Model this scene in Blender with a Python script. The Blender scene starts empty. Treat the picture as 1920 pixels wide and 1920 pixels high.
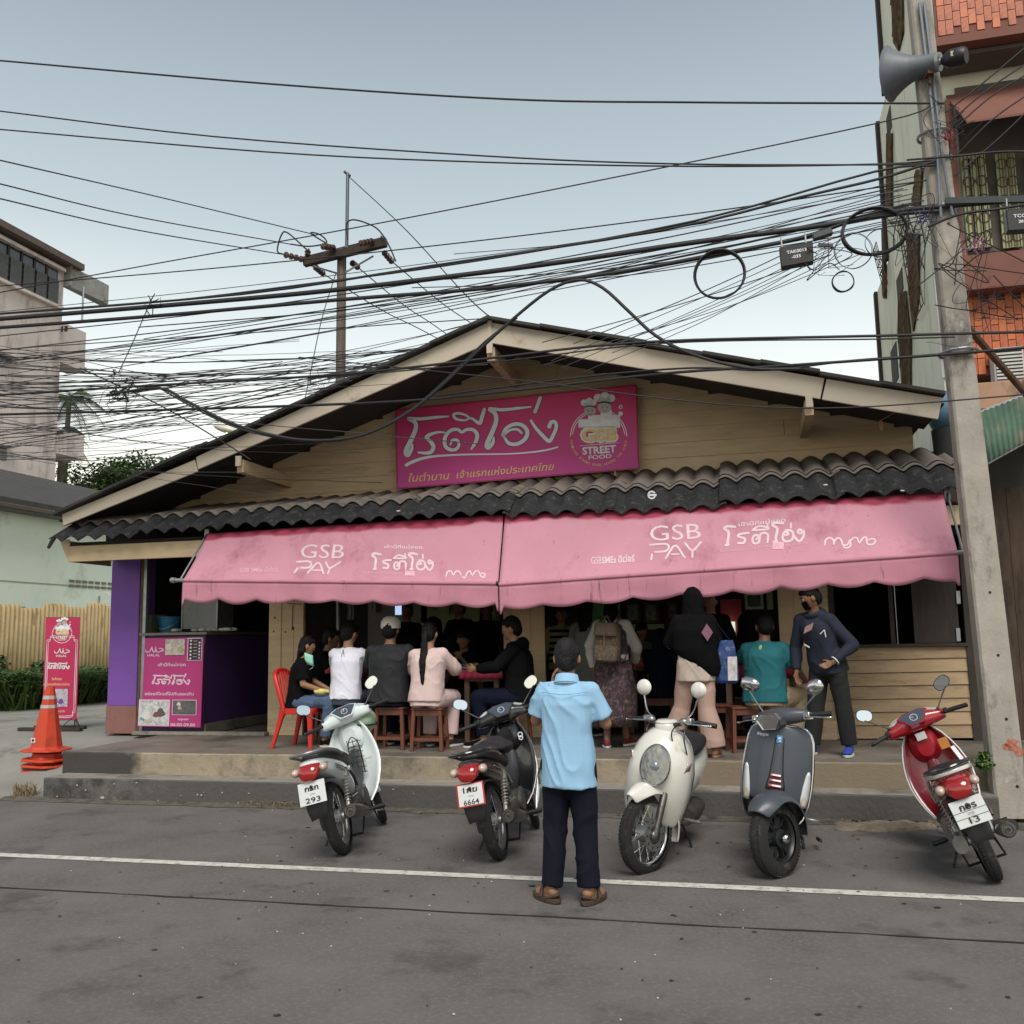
import bpy, math, random
from math import sin, cos, pi, radians as R
from mathutils import Vector as V, Matrix as MX, noise
random.seed(7)
S = bpy.context.scene; C = S.collection
# ---------------- camera ----------------
H_CAM = 1.65; FPX = 1800.0
cam = bpy.data.cameras.new('camera'); cam.sensor_width = 36; cam.lens = 36*FPX/1920; cam.clip_end = 900; cam.clip_start = .05
co = bpy.data.objects.new('camera', cam); C.objects.link(co); S.camera = co
CR = MX.Rotation(R(90+7.44), 4, 'X') @ MX.Rotation(-.0175, 4, 'Z')
co.matrix_world = MX.Translation((0, 0, H_CAM)) @ CR
# ---------------- sky ----------------
W = bpy.data.worlds.new('World'); S.world = W; W.use_nodes = True
nt = W.node_tree; nt.nodes.clear(); N = nt.nodes.new; L = nt.links.new
tc = N('ShaderNodeTexCoord'); sp = N('ShaderNodeSeparateXYZ'); L(tc.outputs['Generated'], sp.inputs[0])
rp = N('ShaderNodeValToRGB'); L(sp.outputs['Z'], rp.inputs[0])
cr = rp.color_ramp
stops = [(0, (.96, .88, .66)), (.13, (.98, .95, .78)), (.2, (.92, .94, .86)), (.29, (.74, .80, .79)), (.4, (.48, .56, .59)), (.58, (.285, .345, .395)), (1, (.18, .225, .285))]
for i, (p, c) in enumerate(stops):
    e = cr.elements[i] if i < 2 else cr.elements.new(p)
    e.position = p; e.color = (*c, 1)
sky = N('ShaderNodeTexSky'); sky.sky_type = 'NISHITA'; sky.sun_disc = False
sky.sun_elevation = R(51); sky.sun_rotation = R(180)
mul = N('ShaderNodeVectorMath'); mul.operation = 'SCALE'; mul.inputs['Scale'].default_value = .05; L(sky.outputs[0], mul.inputs[0])
mx = N('ShaderNodeMix'); mx.data_type = 'RGBA'; mx.inputs[0].default_value = .12
L(rp.outputs[0], mx.inputs[6]); L(mul.outputs[0], mx.inputs[7])
bg = N('ShaderNodeBackground'); bg.inputs[1].default_value = .61; L(mx.outputs[2], bg.inputs[0])
wo = N('ShaderNodeOutputWorld'); L(bg.outputs[0], wo.inputs[0])
# ---------------- sun (very soft, dawn) ----------------
sl = bpy.data.lights.new('sun', 'SUN'); sl.energy = 1.5; sl.angle = R(32); sl.color = (1, .95, .88)
so = bpy.data.objects.new('sun', sl); C.objects.link(so)
_d = V((.05, -.80, 1.0)).normalized(); so.rotation_euler = _d.to_track_quat('Z', 'Y').to_euler(); so.location = (0, 0, 30)
S.view_settings.view_transform = 'Standard'; S.view_settings.look = 'None'; S.view_settings.exposure = 1.12; S.view_settings.gamma = 1
S.view_settings.use_curve_mapping = False
S.render.engine = 'CYCLES'; S.cycles.max_bounces = 6; S.cycles.diffuse_bounces = 3; S.cycles.glossy_bounces = 3; S.cycles.transparent_max_bounces = 8

# ---------------- measuring helpers: rays from the street, facade frame (u right, v away, z up) ----------------
PHI = R(14); UX = V((cos(PHI), -sin(PHI), 0)); VX = V((sin(PHI), cos(PHI), 0)); ZX = V((0, 0, 1))
C0 = V((0, 0, H_CAM)); C3 = CR.to_3x3()
def ray(px, py): return C3 @ V(((px-960)/FPX, -(py-960)/FPX, -1))
def hit(px, py, p0, n):
    d = ray(px, py); return C0 + d*((p0-C0).dot(n)/d.dot(n))
def PP(px, py, v): return hit(px, py, VX*v, VX)
def GZ(px, py, z=0): return hit(px, py, V((0, 0, z)), ZX)
def PD(px, py, D): return hit(px, py, V((0, D, 0)), V((0, 1, 0)))
def F(u, v, z): return UX*u + VX*v + ZX*z
def uvz(p): return V((p.dot(UX), p.dot(VX), p.z))
def UZ(px, py, v): q = uvz(PP(px, py, v)); return q.x, q.z
FM = MX.Rotation(-PHI, 4, 'Z')

# ---------------- materials ----------------
MATS = {}
def mat(name, col, rough=.6, metal=0, var=.12, vs=6, bump=0, bs=60, dirt=None, coat=0, emit=None, stretch=None, alpha=1, spec=.5, trans=0, dirt2=None):
    if name in MATS: return MATS[name]
    m = bpy.data.materials.new(name); m.use_nodes = True; t = m.node_tree; b = t.nodes['Principled BSDF']
    n = t.nodes.new; l = t.links.new
    b.inputs['Roughness'].default_value = rough; b.inputs['Metallic'].default_value = metal
    b.inputs['Specular IOR Level'].default_value = spec
    if coat: b.inputs['Coat Weight'].default_value = coat; b.inputs['Coat Roughness'].default_value = .08
    if trans: b.inputs['Transmission Weight'].default_value = trans
    if alpha < 1: b.inputs['Alpha'].default_value = alpha
    if emit: b.inputs['Emission Color'].default_value = (*emit[0], 1); b.inputs['Emission Strength'].default_value = emit[1]
    b.inputs['Base Color'].default_value = (*col, 1)
    m.diffuse_color = (*col, 1)
    if var or bump or dirt:
        tcd = n('ShaderNodeTexCoord'); src = tcd.outputs['Object']
        if stretch:
            mp = n('ShaderNodeMapping'); mp.inputs['Scale'].default_value = stretch; mp.inputs['Rotation'].default_value = (0, 0, PHI); l(src, mp.inputs[0]); src = mp.outputs[0]
    cur = None
    if var:
        a = n('ShaderNodeTexNoise'); a.inputs['Scale'].default_value = vs; a.inputs['Detail'].default_value = 6; a.inputs['Roughness'].default_value = .65; l(src, a.inputs['Vector'])
        r_ = n('ShaderNodeMapRange'); r_.inputs[1].default_value = .3; r_.inputs[2].default_value = .7; r_.inputs[3].default_value = 1-var; r_.inputs[4].default_value = 1+var; l(a.outputs[0], r_.inputs[0])
        k = n('ShaderNodeMix'); k.data_type = 'RGBA'; k.blend_type = 'MULTIPLY'; k.inputs[0].default_value = 1; k.inputs[6].default_value = (*col, 1); l(r_.outputs[0], k.inputs[7])
        cur = k.outputs[2]
    for di, dd in enumerate((dirt, dirt2)):
        if not dd: continue
        dc, amt, dsc = dd[:3]
        a = n('ShaderNodeTexNoise'); a.inputs['Scale'].default_value = dsc; a.inputs['Detail'].default_value = 8; a.inputs['Roughness'].default_value = .72
        if len(dd) > 3:
            mp = n('ShaderNodeMapping'); mp.inputs['Scale'].default_value = dd[3]; mp.inputs['Location'].default_value = (di*7.3+1, 3, di*2); l(tcd.outputs['Object'], mp.inputs[0]); l(mp.outputs[0], a.inputs['Vector'])
        else: l(src, a.inputs['Vector'])
        r_ = n('ShaderNodeMapRange'); r_.inputs[1].default_value = .62-amt*.35; r_.inputs[2].default_value = .78-amt*.3; r_.interpolation_type = 'SMOOTHSTEP'; l(a.outputs[0], r_.inputs[0])
        k = n('ShaderNodeMix'); k.data_type = 'RGBA'; k.inputs[6].default_value = (*col, 1)
        if cur: l(cur, k.inputs[6])
        k.inputs[7].default_value = (*dc, 1); l(r_.outputs[0], k.inputs[0]); cur = k.outputs[2]
    if cur: l(cur, b.inputs['Base Color'])
    if bump:
        a = n('ShaderNodeTexNoise'); a.inputs['Scale'].default_value = bs; a.inputs['Detail'].default_value = 5; l(src, a.inputs['Vector'])
        q = n('ShaderNodeBump'); q.inputs['Strength'].default_value = bump; q.inputs['Distance'].default_value = .01; l(a.outputs[0], q.inputs['Height']); l(q.outputs[0], b.inputs['Normal'])
    MATS[name] = m; return m

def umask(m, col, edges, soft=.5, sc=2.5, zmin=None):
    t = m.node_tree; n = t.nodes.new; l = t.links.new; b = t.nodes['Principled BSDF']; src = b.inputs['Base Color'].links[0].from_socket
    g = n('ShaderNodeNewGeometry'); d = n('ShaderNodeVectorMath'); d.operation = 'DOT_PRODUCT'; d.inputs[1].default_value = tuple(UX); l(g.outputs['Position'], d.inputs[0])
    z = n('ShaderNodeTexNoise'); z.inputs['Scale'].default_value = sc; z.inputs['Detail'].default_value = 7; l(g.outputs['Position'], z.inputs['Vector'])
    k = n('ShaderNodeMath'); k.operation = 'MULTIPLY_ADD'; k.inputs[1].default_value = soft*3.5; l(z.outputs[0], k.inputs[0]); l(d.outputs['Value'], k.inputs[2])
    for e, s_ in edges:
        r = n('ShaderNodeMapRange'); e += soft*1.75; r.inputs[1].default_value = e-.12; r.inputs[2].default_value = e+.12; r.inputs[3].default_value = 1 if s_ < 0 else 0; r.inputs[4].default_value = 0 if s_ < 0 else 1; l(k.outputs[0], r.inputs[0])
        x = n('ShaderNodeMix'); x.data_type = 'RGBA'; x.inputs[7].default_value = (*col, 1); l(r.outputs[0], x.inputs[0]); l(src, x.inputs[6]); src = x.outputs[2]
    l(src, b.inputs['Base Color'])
# ---------------- mesh builder ----------------
class B:
    def __init__(s, T=None): s.v = []; s.f = []; s.T = T; s.mi = []; s.cm = 0
    def add(s, vs, fs):
        o = len(s.v); s.v += [V(p) for p in vs]; s.f += [tuple(i+o for i in f) for f in fs]; s.mi += [s.cm]*len(fs); return s
    def box(s, c, sz, M=None):
        M = M or MX.Identity(3); c = V(c)
        vs = [c + M @ V((x*sz[0]/2, y*sz[1]/2, z*sz[2]/2)) for x in (-1, 1) for y in (-1, 1) for z in (-1, 1)]
        return s.add(vs, [(0, 1, 3, 2), (4, 6, 7, 5), (0, 4, 5, 1), (2, 3, 7, 6), (0, 2, 6, 4), (1, 5, 7, 3)])
    def fb(s, u0, u1, v0, v1, z0, z1):   # box in the facade frame
        return s.add([F(u, v, z) for u in (u0, u1) for v in (v0, v1) for z in (z0, z1)], [(0, 1, 3, 2), (4, 6, 7, 5), (0, 4, 5, 1), (2, 3, 7, 6), (0, 2, 6, 4), (1, 5, 7, 3)])
    def prism(s, pts, vec):
        n = len(pts); vec = V(vec); pts = [V(p) for p in pts]
        s.add(pts+[p+vec for p in pts], [tuple(range(n))[::-1], tuple(range(n, 2*n))] + [(i, (i+1) % n, n+(i+1) % n, n+i) for i in range(n)]); return s
    def bar(s, a, b, w, h=None, up=(0, 0, 1)):
        a = V(a); b = V(b); h = h or w; d = (b-a).normalized(); up = V(up)
        if abs(d.dot(up)) > .97: up = V((1, 0, 0))
        x = d.cross(up).normalized(); y = x.cross(d)
        vs = [p + x*(i*w/2) + y*(j*h/2) for p in (a, b) for i, j in ((-1, -1), (1, -1), (1, 1), (-1, 1))]
        return s.add(vs, [(3, 2, 1, 0), (4, 5, 6, 7), (0, 1, 5, 4), (1, 2, 6, 5), (2, 3, 7, 6), (3, 0, 4, 7)])
    def tube(s, pts, r, n=8, cap=True, sy=1):
        pts = [V(p) for p in pts]; m = len(pts); rs = r if isinstance(r, (list, tuple)) else [r]*m
        t0 = (pts[1]-pts[0]).normalized(); a = V((0, 0, 1)) if abs(t0.z) < .9 else V((1, 0, 0))
        x = t0.cross(a).normalized(); vs = []
        for i, p in enumerate(pts):
            t = (pts[min(i+1, m-1)]-pts[max(i-1, 0)]).normalized()
            x = (x - t*x.dot(t)).normalized(); y = t.cross(x)
            vs += [p + x*(cos(2*pi*k/n)*rs[i]) + y*(sin(2*pi*k/n)*rs[i]*sy) for k in range(n)]
        fs = [(i*n+k, i*n+(k+1) % n, (i+1)*n+(k+1) % n, (i+1)*n+k) for i in range(m-1) for k in range(n)]
        if cap: fs += [tuple(range(n))[::-1], tuple(range((m-1)*n, m*n))]
        return s.add(vs, fs)
    def lathe(s, o, ax, prof, n=24, a0=0, a1=2*pi, sx=1):
        o = V(o); ax = V(ax).normalized(); a = V((0, 0, 1)) if abs(ax.z) < .9 else V((1, 0, 0))
        x = ax.cross(a).normalized(); y = ax.cross(x); full = abs(a1-a0-2*pi) < 1e-4; nn = n if full else n+1
        vs = [o + ax*h + (x*cos(a0+(a1-a0)*k/n)*sx + y*sin(a0+(a1-a0)*k/n))*r for r, h in prof for k in range(nn)]
        fs = [(i*nn+k, i*nn+(k+1) % nn, (i+1)*nn+(k+1) % nn, (i+1)*nn+k) for i in range(len(prof)-1) for k in range(n)]
        return s.add(vs, fs)
    def cyl(s, a, b, r, n=16, r2=None):
        return s.tube([a, b], [r, r if r2 is None else r2], n)
    def torus(s, o, ax, R_, r, n=32, m=8, sy=1):
        prof = [(R_ + r*cos(2*pi*i/m), r*sy*sin(2*pi*i/m)) for i in range(m+1)]
        return s.lathe(o, ax, prof, n)
    def loft(s, rings, cap=True, closed=True):
        n = len(rings[0]); o = []
        for r in rings: o += [V(p) for p in r]
        m = len(rings); kk = n if closed else n-1
        fs = [(i*n+k, i*n+(k+1) % n, (i+1)*n+(k+1) % n, (i+1)*n+k) for i in range(m-1) for k in range(kk)]
        if cap and closed: fs += [tuple(range(n))[::-1], tuple(range((m-1)*n, m*n))]
        return s.add(o, fs)
    def ell(s, c, r, M=None, nu=16, nv=10):
        c = V(c); M = M or MX.Identity(3); vs = [c + M @ V((0, 0, r[2]))]
        for j in range(1, nv):
            for i in range(nu):
                a = 2*pi*i/nu; b = pi*j/nv; vs.append(c + M @ V((r[0]*sin(b)*cos(a), r[1]*sin(b)*sin(a), r[2]*cos(b))))
        vs.append(c - M @ V((0, 0, r[2])))
        fs = [(0, 1+i, 1+(i+1) % nu) for i in range(nu)]
        fs += [(1+j*nu+i, 1+(j+1)*nu+i, 1+(j+1)*nu+(i+1) % nu, 1+j*nu+(i+1) % nu) for j in range(nv-2) for i in range(nu)]
        L_ = len(vs)-1; fs += [(L_, 1+(nv-2)*nu+(i+1) % nu, 1+(nv-2)*nu+i) for i in range(nu)]
        return s.add(vs, fs)
    def caps(s, a, b, ra, rb, n=10, sq=1, q=None):   # tapered capsule (sq flattens along q)
        a = V(a); b = V(b); d = b-a; L_ = max(d.length, 1e-4); d = d/L_
        up = V(q) if q is not None else (V((0, 0, 1)) if abs(d.z) < .9 else V((1, 0, 0)))
        x = d.cross(up).normalized(); y = x.cross(d); rings = []
        for t in (-85, -55, -25, 0): rings.append((a + d*(ra*sin(R(t))), ra*cos(R(t))))
        for t in (0, 25, 55, 85): rings.append((b + d*(rb*sin(R(t))), rb*cos(R(t))))
        return s.loft([[c + x*cos(2*pi*k/n)*r + y*sin(2*pi*k/n)*r*sq for k in range(n)] for c, r in rings])
    def grid(s, P):    # P rows of points
        n = len(P[0]); o = [p for r in P for p in r]
        return s.add(o, [(i*n+k, i*n+k+1, (i+1)*n+k+1, (i+1)*n+k) for i in range(len(P)-1) for k in range(n-1)])
    def mesh(s, name):
        me = bpy.data.meshes.new(name); vs = [s.T @ p for p in s.v] if s.T else s.v
        me.from_pydata([tuple(p) for p in vs], [], s.f)
        return me
    def build(s, name, m, parent=None, smooth=0, bevel=0, solid=0, sub=0, label=None, kind=None, segs=1, off=0):
        me = s.mesh(name); ms = m if isinstance(m, (list, tuple)) else [m]
        for q in ms: me.materials.append(q)
        if any(s.mi): me.polygons.foreach_set('material_index', s.mi)
        if smooth:
            me.polygons.foreach_set('use_smooth', [True]*len(me.polygons)); me.set_sharp_from_angle(angle=R(smooth))
        o = bpy.data.objects.new(name, me); C.objects.link(o)
        if parent: o.parent = parent
        if solid: k = o.modifiers.new('solid', 'SOLIDIFY'); k.thickness = solid; k.offset = off
        if bevel: k = o.modifiers.new('bevel', 'BEVEL'); k.width = bevel; k.segments = segs; k.limit_method = 'ANGLE'; k.angle_limit = R(35)
        if sub: k = o.modifiers.new('sub', 'SUBSURF'); k.levels = sub; k.render_levels = sub
        if label: o['label'] = label
        if kind: o['kind'] = kind
        return o
def tag(o, label, cat, group=None):
    o['label'] = label; o['category'] = cat
    if group: o['group'] = group
    return o
def thing(name, label, cat, group=None):
    o = bpy.data.objects.new(name, None); o.empty_display_size = .2; C.objects.link(o); return tag(o, label, cat, group)
def struct(b, name, m, **k):
    o = b.build(name, m, **k); o['kind'] = 'structure'; return o
def lerp(a, b, t): return a+(b-a)*t
def bez(pts, n=16):   # catmull-rom through points
    pts = [V(p) for p in pts]
    if len(pts) < 3: return [pts[0].lerp(pts[-1], i/n) for i in range(n+1)]
    q = [pts[0]*2-pts[1]] + pts + [pts[-1]*2-pts[-2]]; out = []; m = len(pts)-1; k = max(2, n//m)
    for i in range(m):
        a, b, c, d = q[i:i+4]
        for j in range(k):
            t = j/k; out.append(.5*((2*b)+(c-a)*t+(2*a-5*b+4*c-d)*t*t+(3*b-a-3*c+d)*t**3))
    out.append(pts[-1]); return out
# flat print on a plane: text and brush strokes given in photo pixels, laid on the real surface
_tc = {}
def text_mesh(s_, bold=0, ital=0):
    k = (s_, bold, ital)
    if k in _tc: return _tc[k]
    c = bpy.data.curves.new('t', 'FONT'); c.body = s_; c.size = 1; c.offset = bold; c.shear = ital; c.resolution_u = 3
    o = bpy.data.objects.new('t', c); C.objects.link(o); dg = bpy.context.evaluated_depsgraph_get()
    me = o.evaluated_get(dg).to_mesh(); vs = [(v.co.x, v.co.y) for v in me.vertices]; fs = [tuple(p.vertices) for p in me.polygons]
    o.evaluated_get(dg).to_mesh_clear(); bpy.data.objects.remove(o); bpy.data.curves.remove(c)
    _tc[k] = (vs, fs); return vs, fs
def print_text(b, s_, proj, p0, p1, h, up=None, bold=0, ital=0, arc=None):
    """text from p0 to p1 along the baseline, letters h high (all in the units proj takes)"""
    vs, fs = text_mesh(s_, bold, ital)
    if not vs: return
    x0 = min(p[0] for p in vs); x1 = max(p[0] for p in vs); cap_ = .7
    e = V((p1[0]-p0[0], p1[1]-p0[1])); up = V(up).normalized() if up else V((e.y, -e.x)).normalized()
    out = []
    for x, y in vs:
        t = (x-x0)/(x1-x0)
        q = V(p0) + e*t + up*(y/cap_*h); out.append(proj(q.x, q.y))
    b.add(out, fs)
def stroke(b, pts, w, proj, n=40, taper=True):
    P = bez([V((*p, 0)) for p in pts], n); m = len(P); ws = w if isinstance(w, (list, tuple)) else None
    Lr = []; 
    for i, p in enumerate(P):
        t = (P[min(i+1, m-1)]-P[max(i-1, 0)]); t = t.normalized() if t.length else V((1, 0, 0)); nrm = V((-t.y, t.x, 0)); s_ = i/(m-1)
        if ws: k = s_*(len(ws)-1); j = min(int(k), len(ws)-2); ww = lerp(ws[j], ws[j+1], k-j)
        else: ww = w
        if i in (0, m-1): ww *= .6
        Lr.append((proj(*(p+nrm*ww/2).xy), proj(*(p-nrm*ww/2).xy)))
    vs = [q for a in Lr for q in a]
    b.add(vs, [(2*i, 2*i+1, 2*i+3, 2*i+2) for i in range(m-1)])
    if not ws:
        for p in (P[0], P[-1]): disc(b, p.x, p.y, w/2*.98, proj)
def disc(b, x, y, r, proj, ry=None, n=14, a0=0):
    b.add([proj(x+r*cos(2*pi*k/n), y+(ry or r)*sin(2*pi*k/n)) for k in range(n)], [tuple(range(n))])
def ringp(b, x, y, r0, r1, proj, a0=0, a1=360, n=40):
    vs = []
    for k in range(n+1):
        a = R(lerp(a0, a1, k/n)); vs += [proj(x+r0*cos(a), y+r0*sin(a)), proj(x+r1*cos(a), y+r1*sin(a))]
    b.add(vs, [(2*k, 2*k+1, 2*k+3, 2*k+2) for k in range(n)])
def rectp(b, x0, y0, x1, y1, proj): b.add([proj(x0, y0), proj(x1, y0), proj(x1, y1), proj(x0, y1)], [(0, 1, 2, 3)])
def plane3(a, b_, c):
    n = (b_-a).cross(c-a).normalized()
    if n.dot(C0-a) < 0: n = -n
    return a, n
def quadmap(tl, tr, bl, br, off=0.0):    # unit coordinates (x right 0..1, y DOWN 0..1) to a panel
    n = (tr-tl).cross(bl-tl).normalized()
    if n.dot(C0-tl) < 0: n = -n
    return lambda x, y, o=off: tl.lerp(tr, x).lerp(bl.lerp(br, x), y) + n*o
# ================= materials =================
asph = mat('asphalt', (.142, .130, .122), .9, var=.2, vs=1.1, bump=.7, bs=160, dirt=((.185, .172, .16), .4, 34), dirt2=((.088, .08, .075), .3, 1.3), spec=.25)
conc = mat('concrete', (.26, .235, .20), .85, var=.2, vs=2.5, bump=.3, bs=50, dirt=((.12, .105, .09), .45, 1.6), spec=.3)
concf = mat('porch_floor', (.17, .145, .12), .6, var=.2, vs=1.8, bump=.15, bs=50, dirt=((.09, .08, .07), .45, 1.3), dirt2=((.22, .19, .16), .25, 2.5), spec=.4)
lane_m = mat('lane_concrete', (.24, .235, .21), .9, var=.16, vs=1.0, bump=.3, bs=40, dirt=((.12, .11, .09), .3, .8))
stepm = mat('step_face', (.31, .255, .18), .9, var=.2, vs=3, bump=.5, bs=35, dirt=((.14, .12, .09), .5, 1.3), dirt2=((.24, .20, .15), .4, 6))
curbm = mat('curb_face', (.105, .10, .092), .95, var=.35, vs=4, bump=.8, bs=25, dirt=((.045, .042, .04), .5, 2.6), dirt2=((.30, .29, .27), .06, 8))
soil = mat('soil', (.12, .10, .07), 1, var=.3, vs=1, bump=.6, bs=20)
white_l = mat('road_paint', (.58, .565, .50), .75, var=.18, vs=9, dirt=((.24, .23, .21), .38, 13))
tan = mat('tan_board', (.60, .45, .28), .75, var=.1, vs=2.2, bump=.12, bs=30, stretch=(1, 1, 6), dirt=((.44, .32, .20), .2, 1.7))
tan2 = mat('tan_board_weathered', (.55, .41, .26), .8, var=.16, vs=3, bump=.15, bs=30, stretch=(1, 1, 6), dirt=((.38, .28, .18), .3, 2.4))
cream = mat('cream_board', (.56, .485, .385), .65, var=.06, vs=1.5, bump=.06, bs=20, dirt=((.33, .27, .2), .15, 3))
darkw = mat('dark_wood', (.035, .026, .02), .8, var=.3, vs=4, bump=.3, bs=40, stretch=(6, 6, 1))
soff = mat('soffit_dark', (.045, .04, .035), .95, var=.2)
purple = mat('purple_paint', (.19, .075, .36), .65, var=.07, vs=1.5, dirt=((.11, .05, .2), .2, 2.5), bump=.08, bs=40)
purpd = mat('purple_counter', (.085, .04, .16), .55, var=.15, vs=2)
brick_p = mat('red_brown_plinth', (.26, .12, .10), .8, var=.15, vs=3, dirt=((.12, .07, .06), .3, 3))
tile_d = mat('tile_black', (.028, .028, .03), .85, var=.35, vs=5, bump=.7, bs=45, dirt=((.10, .095, .09), .28, 14), spec=.3)
tile_b = mat('tile_brown', (.19, .16, .14), .85, var=.2, vs=4, bump=.35, bs=45, dirt=((.07, .06, .05), .3, 4), spec=.3)
galv = mat('galvanised', (.35, .36, .37), .45, .8, var=.2, vs=10)
rusty = mat('rusty_metal', (.14, .08, .055), .8, .3, var=.35, vs=12, bump=.3)
blk = mat('black_plastic', (.012, .012, .013), .45, var=.1)
glassd = mat('dark_glass', (.02, .022, .025), .08, var=0, spec=.8)
inw = mat('inner_wall_green', (.40, .44, .20), .85, var=.2, vs=2, dirt=((.2, .2, .1), .3, 3))
inw2 = mat('inner_wall_grey', (.30, .28, .24), .85, var=.2, vs=2)
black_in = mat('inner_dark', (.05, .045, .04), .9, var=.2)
white = mat('white_print', (.72, .70, .74), .6, var=.05, vs=20)
# ================= ground =================
V_CURB, V_STEP, V_WALL, ZF, ZS = 9.08, 9.44, 11.4, .468, .24
VLINE = 6.70
def sheet(name, u0, u1, v0, v1, zf, m, nu=1, nv=1, kind='structure'):
    b = B(); b.grid([[F(lerp(u0, u1, i/nu), lerp(v0, v1, j/nv), zf(lerp(u0, u1, i/nu), lerp(v0, v1, j/nv))) for i in range(nu+1)] for j in range(nv+1)])
    o = b.build(name, m); o['kind'] = kind; return o
sheet('ground', -400, 400, -200, 600, lambda u, v: -.06, soil)
sheet('road', -80, 80, -30, 9.2, lambda u, v: 0, asph)
u_l1 = UZ(82, 1463, V_CURB)[0]; u_l2 = UZ(118, 1413, V_STEP)[0]; u_r1 = UZ(1872, 1490, V_CURB)[0]
def lane_z(u, v):
    t = max(0, min(1, (v-9.1)/2.6)); t = t*t*(3-2*t); return .003 + t*(ZF-.02)
b = B(); us = [-60, -30, -20, -14]+[lerp(-12, u_l2+.35, i/24) for i in range(25)]; vs_ = [9.06]+[lerp(9.1, 11.8, i/14) for i in range(15)]+[13.2, 16, 20, 30, 60]
b.grid([[F(u, v, lane_z(u, v)) for u in us] for v in vs_]); o = b.build('lane', lane_m, smooth=60); o['kind'] = 'structure'
sheet('verge', u_r1-.6, 60, 9.1, 60, lambda u, v: .01+.05*max(0, min(1, (v-9.1)/.6)), soil, 1, 6)
sheet('painted_line', -40, 40, VLINE-.056, VLINE+.056, lambda u, v: .004, white_l)
b = B(); P = []
for i in range(260):
    u = -9+i*.07; w = .010+.009*noise.noise(V((u*3, 0, 0))); vv = 5.82+.02*noise.noise(V((u*1.3, 5, 0)))+.008*noise.noise(V((u*9, 2, 0)))
    P.append([F(u, vv-w, .004), F(u, vv+w, .004)])
b.grid(P); o = b.build('road_seam', mat('seam_tar', (.022, .02, .019), .9, var=.2)); o['kind'] = 'structure'
# gutter strip with grit at the kerb foot
b = B(); P = []
for i in range(181):
    u = lerp(u_l1-.5, 4.6, i/180); w = .10+.10*abs(noise.noise(V((u*1.4, 0, 3))))+.05*noise.noise(V((u*6, 0, 8)))
    P.append([F(u, V_CURB-w, .004), F(u, V_CURB+.02, .03)])
b.grid(P); o = b.build('gutter', mat('gutter_grit', (.10, .09, .07), 1, var=.35, vs=8, bump=.9, bs=60, dirt=((.04, .035, .03), .4, 6))); o['kind'] = 'structure'
def stepblock(name, u0, u1, v0, v1, z0, z1, face, top):   # block with a worn, slightly uneven nosing
    b = B(); n = 420; rows = []
    for i in range(n+1):
        u = lerp(u0, u1, i/n); k = .008*noise.noise(V((u*2.3, z1*9, 0)))+.004*noise.noise(V((u*11, z1*9, 0))); c = .012+.008*noise.noise(V((u*5, 3, 1)))
        rows.append([F(u, v0+k, z0), F(u, v0+k, z1-c), F(u, v0+k+c, z1+k*.3), F(u, v1, z1)])
    b.grid(rows)
    b.mi = []
    for q in range(len(b.f)):
        u = lerp(u0, u1, (q//3)/n); b.mi.append(1 if q % 3 == 2 else 0)
    b.cm = 0; e0 = rows[0]; e1 = rows[-1]
    b.add([e0[0], e0[1], e0[2], e0[3], F(u0, v1, z0)], [(0, 1, 2, 3, 4)]); b.add([e1[0], e1[1], e1[2], e1[3], F(u1, v1, z0)], [(4, 3, 2, 1, 0)])
    o = b.build(name, [face, top, curbm]); o['kind'] = 'structure'; return o
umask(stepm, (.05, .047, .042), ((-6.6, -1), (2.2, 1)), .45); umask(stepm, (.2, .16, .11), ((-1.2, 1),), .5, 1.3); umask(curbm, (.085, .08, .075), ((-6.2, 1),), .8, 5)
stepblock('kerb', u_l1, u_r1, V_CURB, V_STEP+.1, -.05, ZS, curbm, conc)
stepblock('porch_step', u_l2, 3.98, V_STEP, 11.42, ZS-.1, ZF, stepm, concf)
sheet('shop_floor', u_l2+.6, 5.2, 11.41, 17.2, lambda u, v: ZF-.003, concf)
b = B(); b.fb(4.0, 4.75, 9.6, 11.6, 0, .62); struct(b, 'side_ledge', conc, bevel=.03)
r_ = random.Random(9); b = B()
for i in range(30):
    u = r_.uniform(u_l1+.1, -3.5) if i < 22 else r_.uniform(-3.5, 3.5); z = r_.uniform(.03, ZS-.03); s_ = r_.uniform(.004, .011)*(2.2 if i % 9 == 0 else 1); v = V_CURB-.012
    b.add([F(u+s_*cos(k*.9)*r_.uniform(.6, 1.5), v, z+s_*sin(k*.9)*r_.uniform(.4, 1)) for k in range(7)], [tuple(range(7))])
o = b.build('paint_chips', mat('chip_white', (.42, .41, .38), .9, var=.3, vs=40)); o['kind'] = 'stuff'; tag(o, 'pale chips of old paint scattered on the kerb face', 'paint chips')
# ================= shop building =================
shop = thing('shop_house', 'low tan timber shophouse with a wide gable, corrugated lean-to eave and a purple corner column', 'shop')
def part(b, name, m, par=None, **k): return b.build(name, m, par or shop, **k)
uL, uR = UZ(205, 1200, V_WALL)[0], UZ(1822, 1200, V_WALL)[0]
VG = 11.75; VB = 10.45
def pb(b, pts, v, t=.03):   # board traced on plane v, thickness t away from the street
    b.prism([PP(x, y, v) for x, y in pts], VX*t); return b
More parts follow.
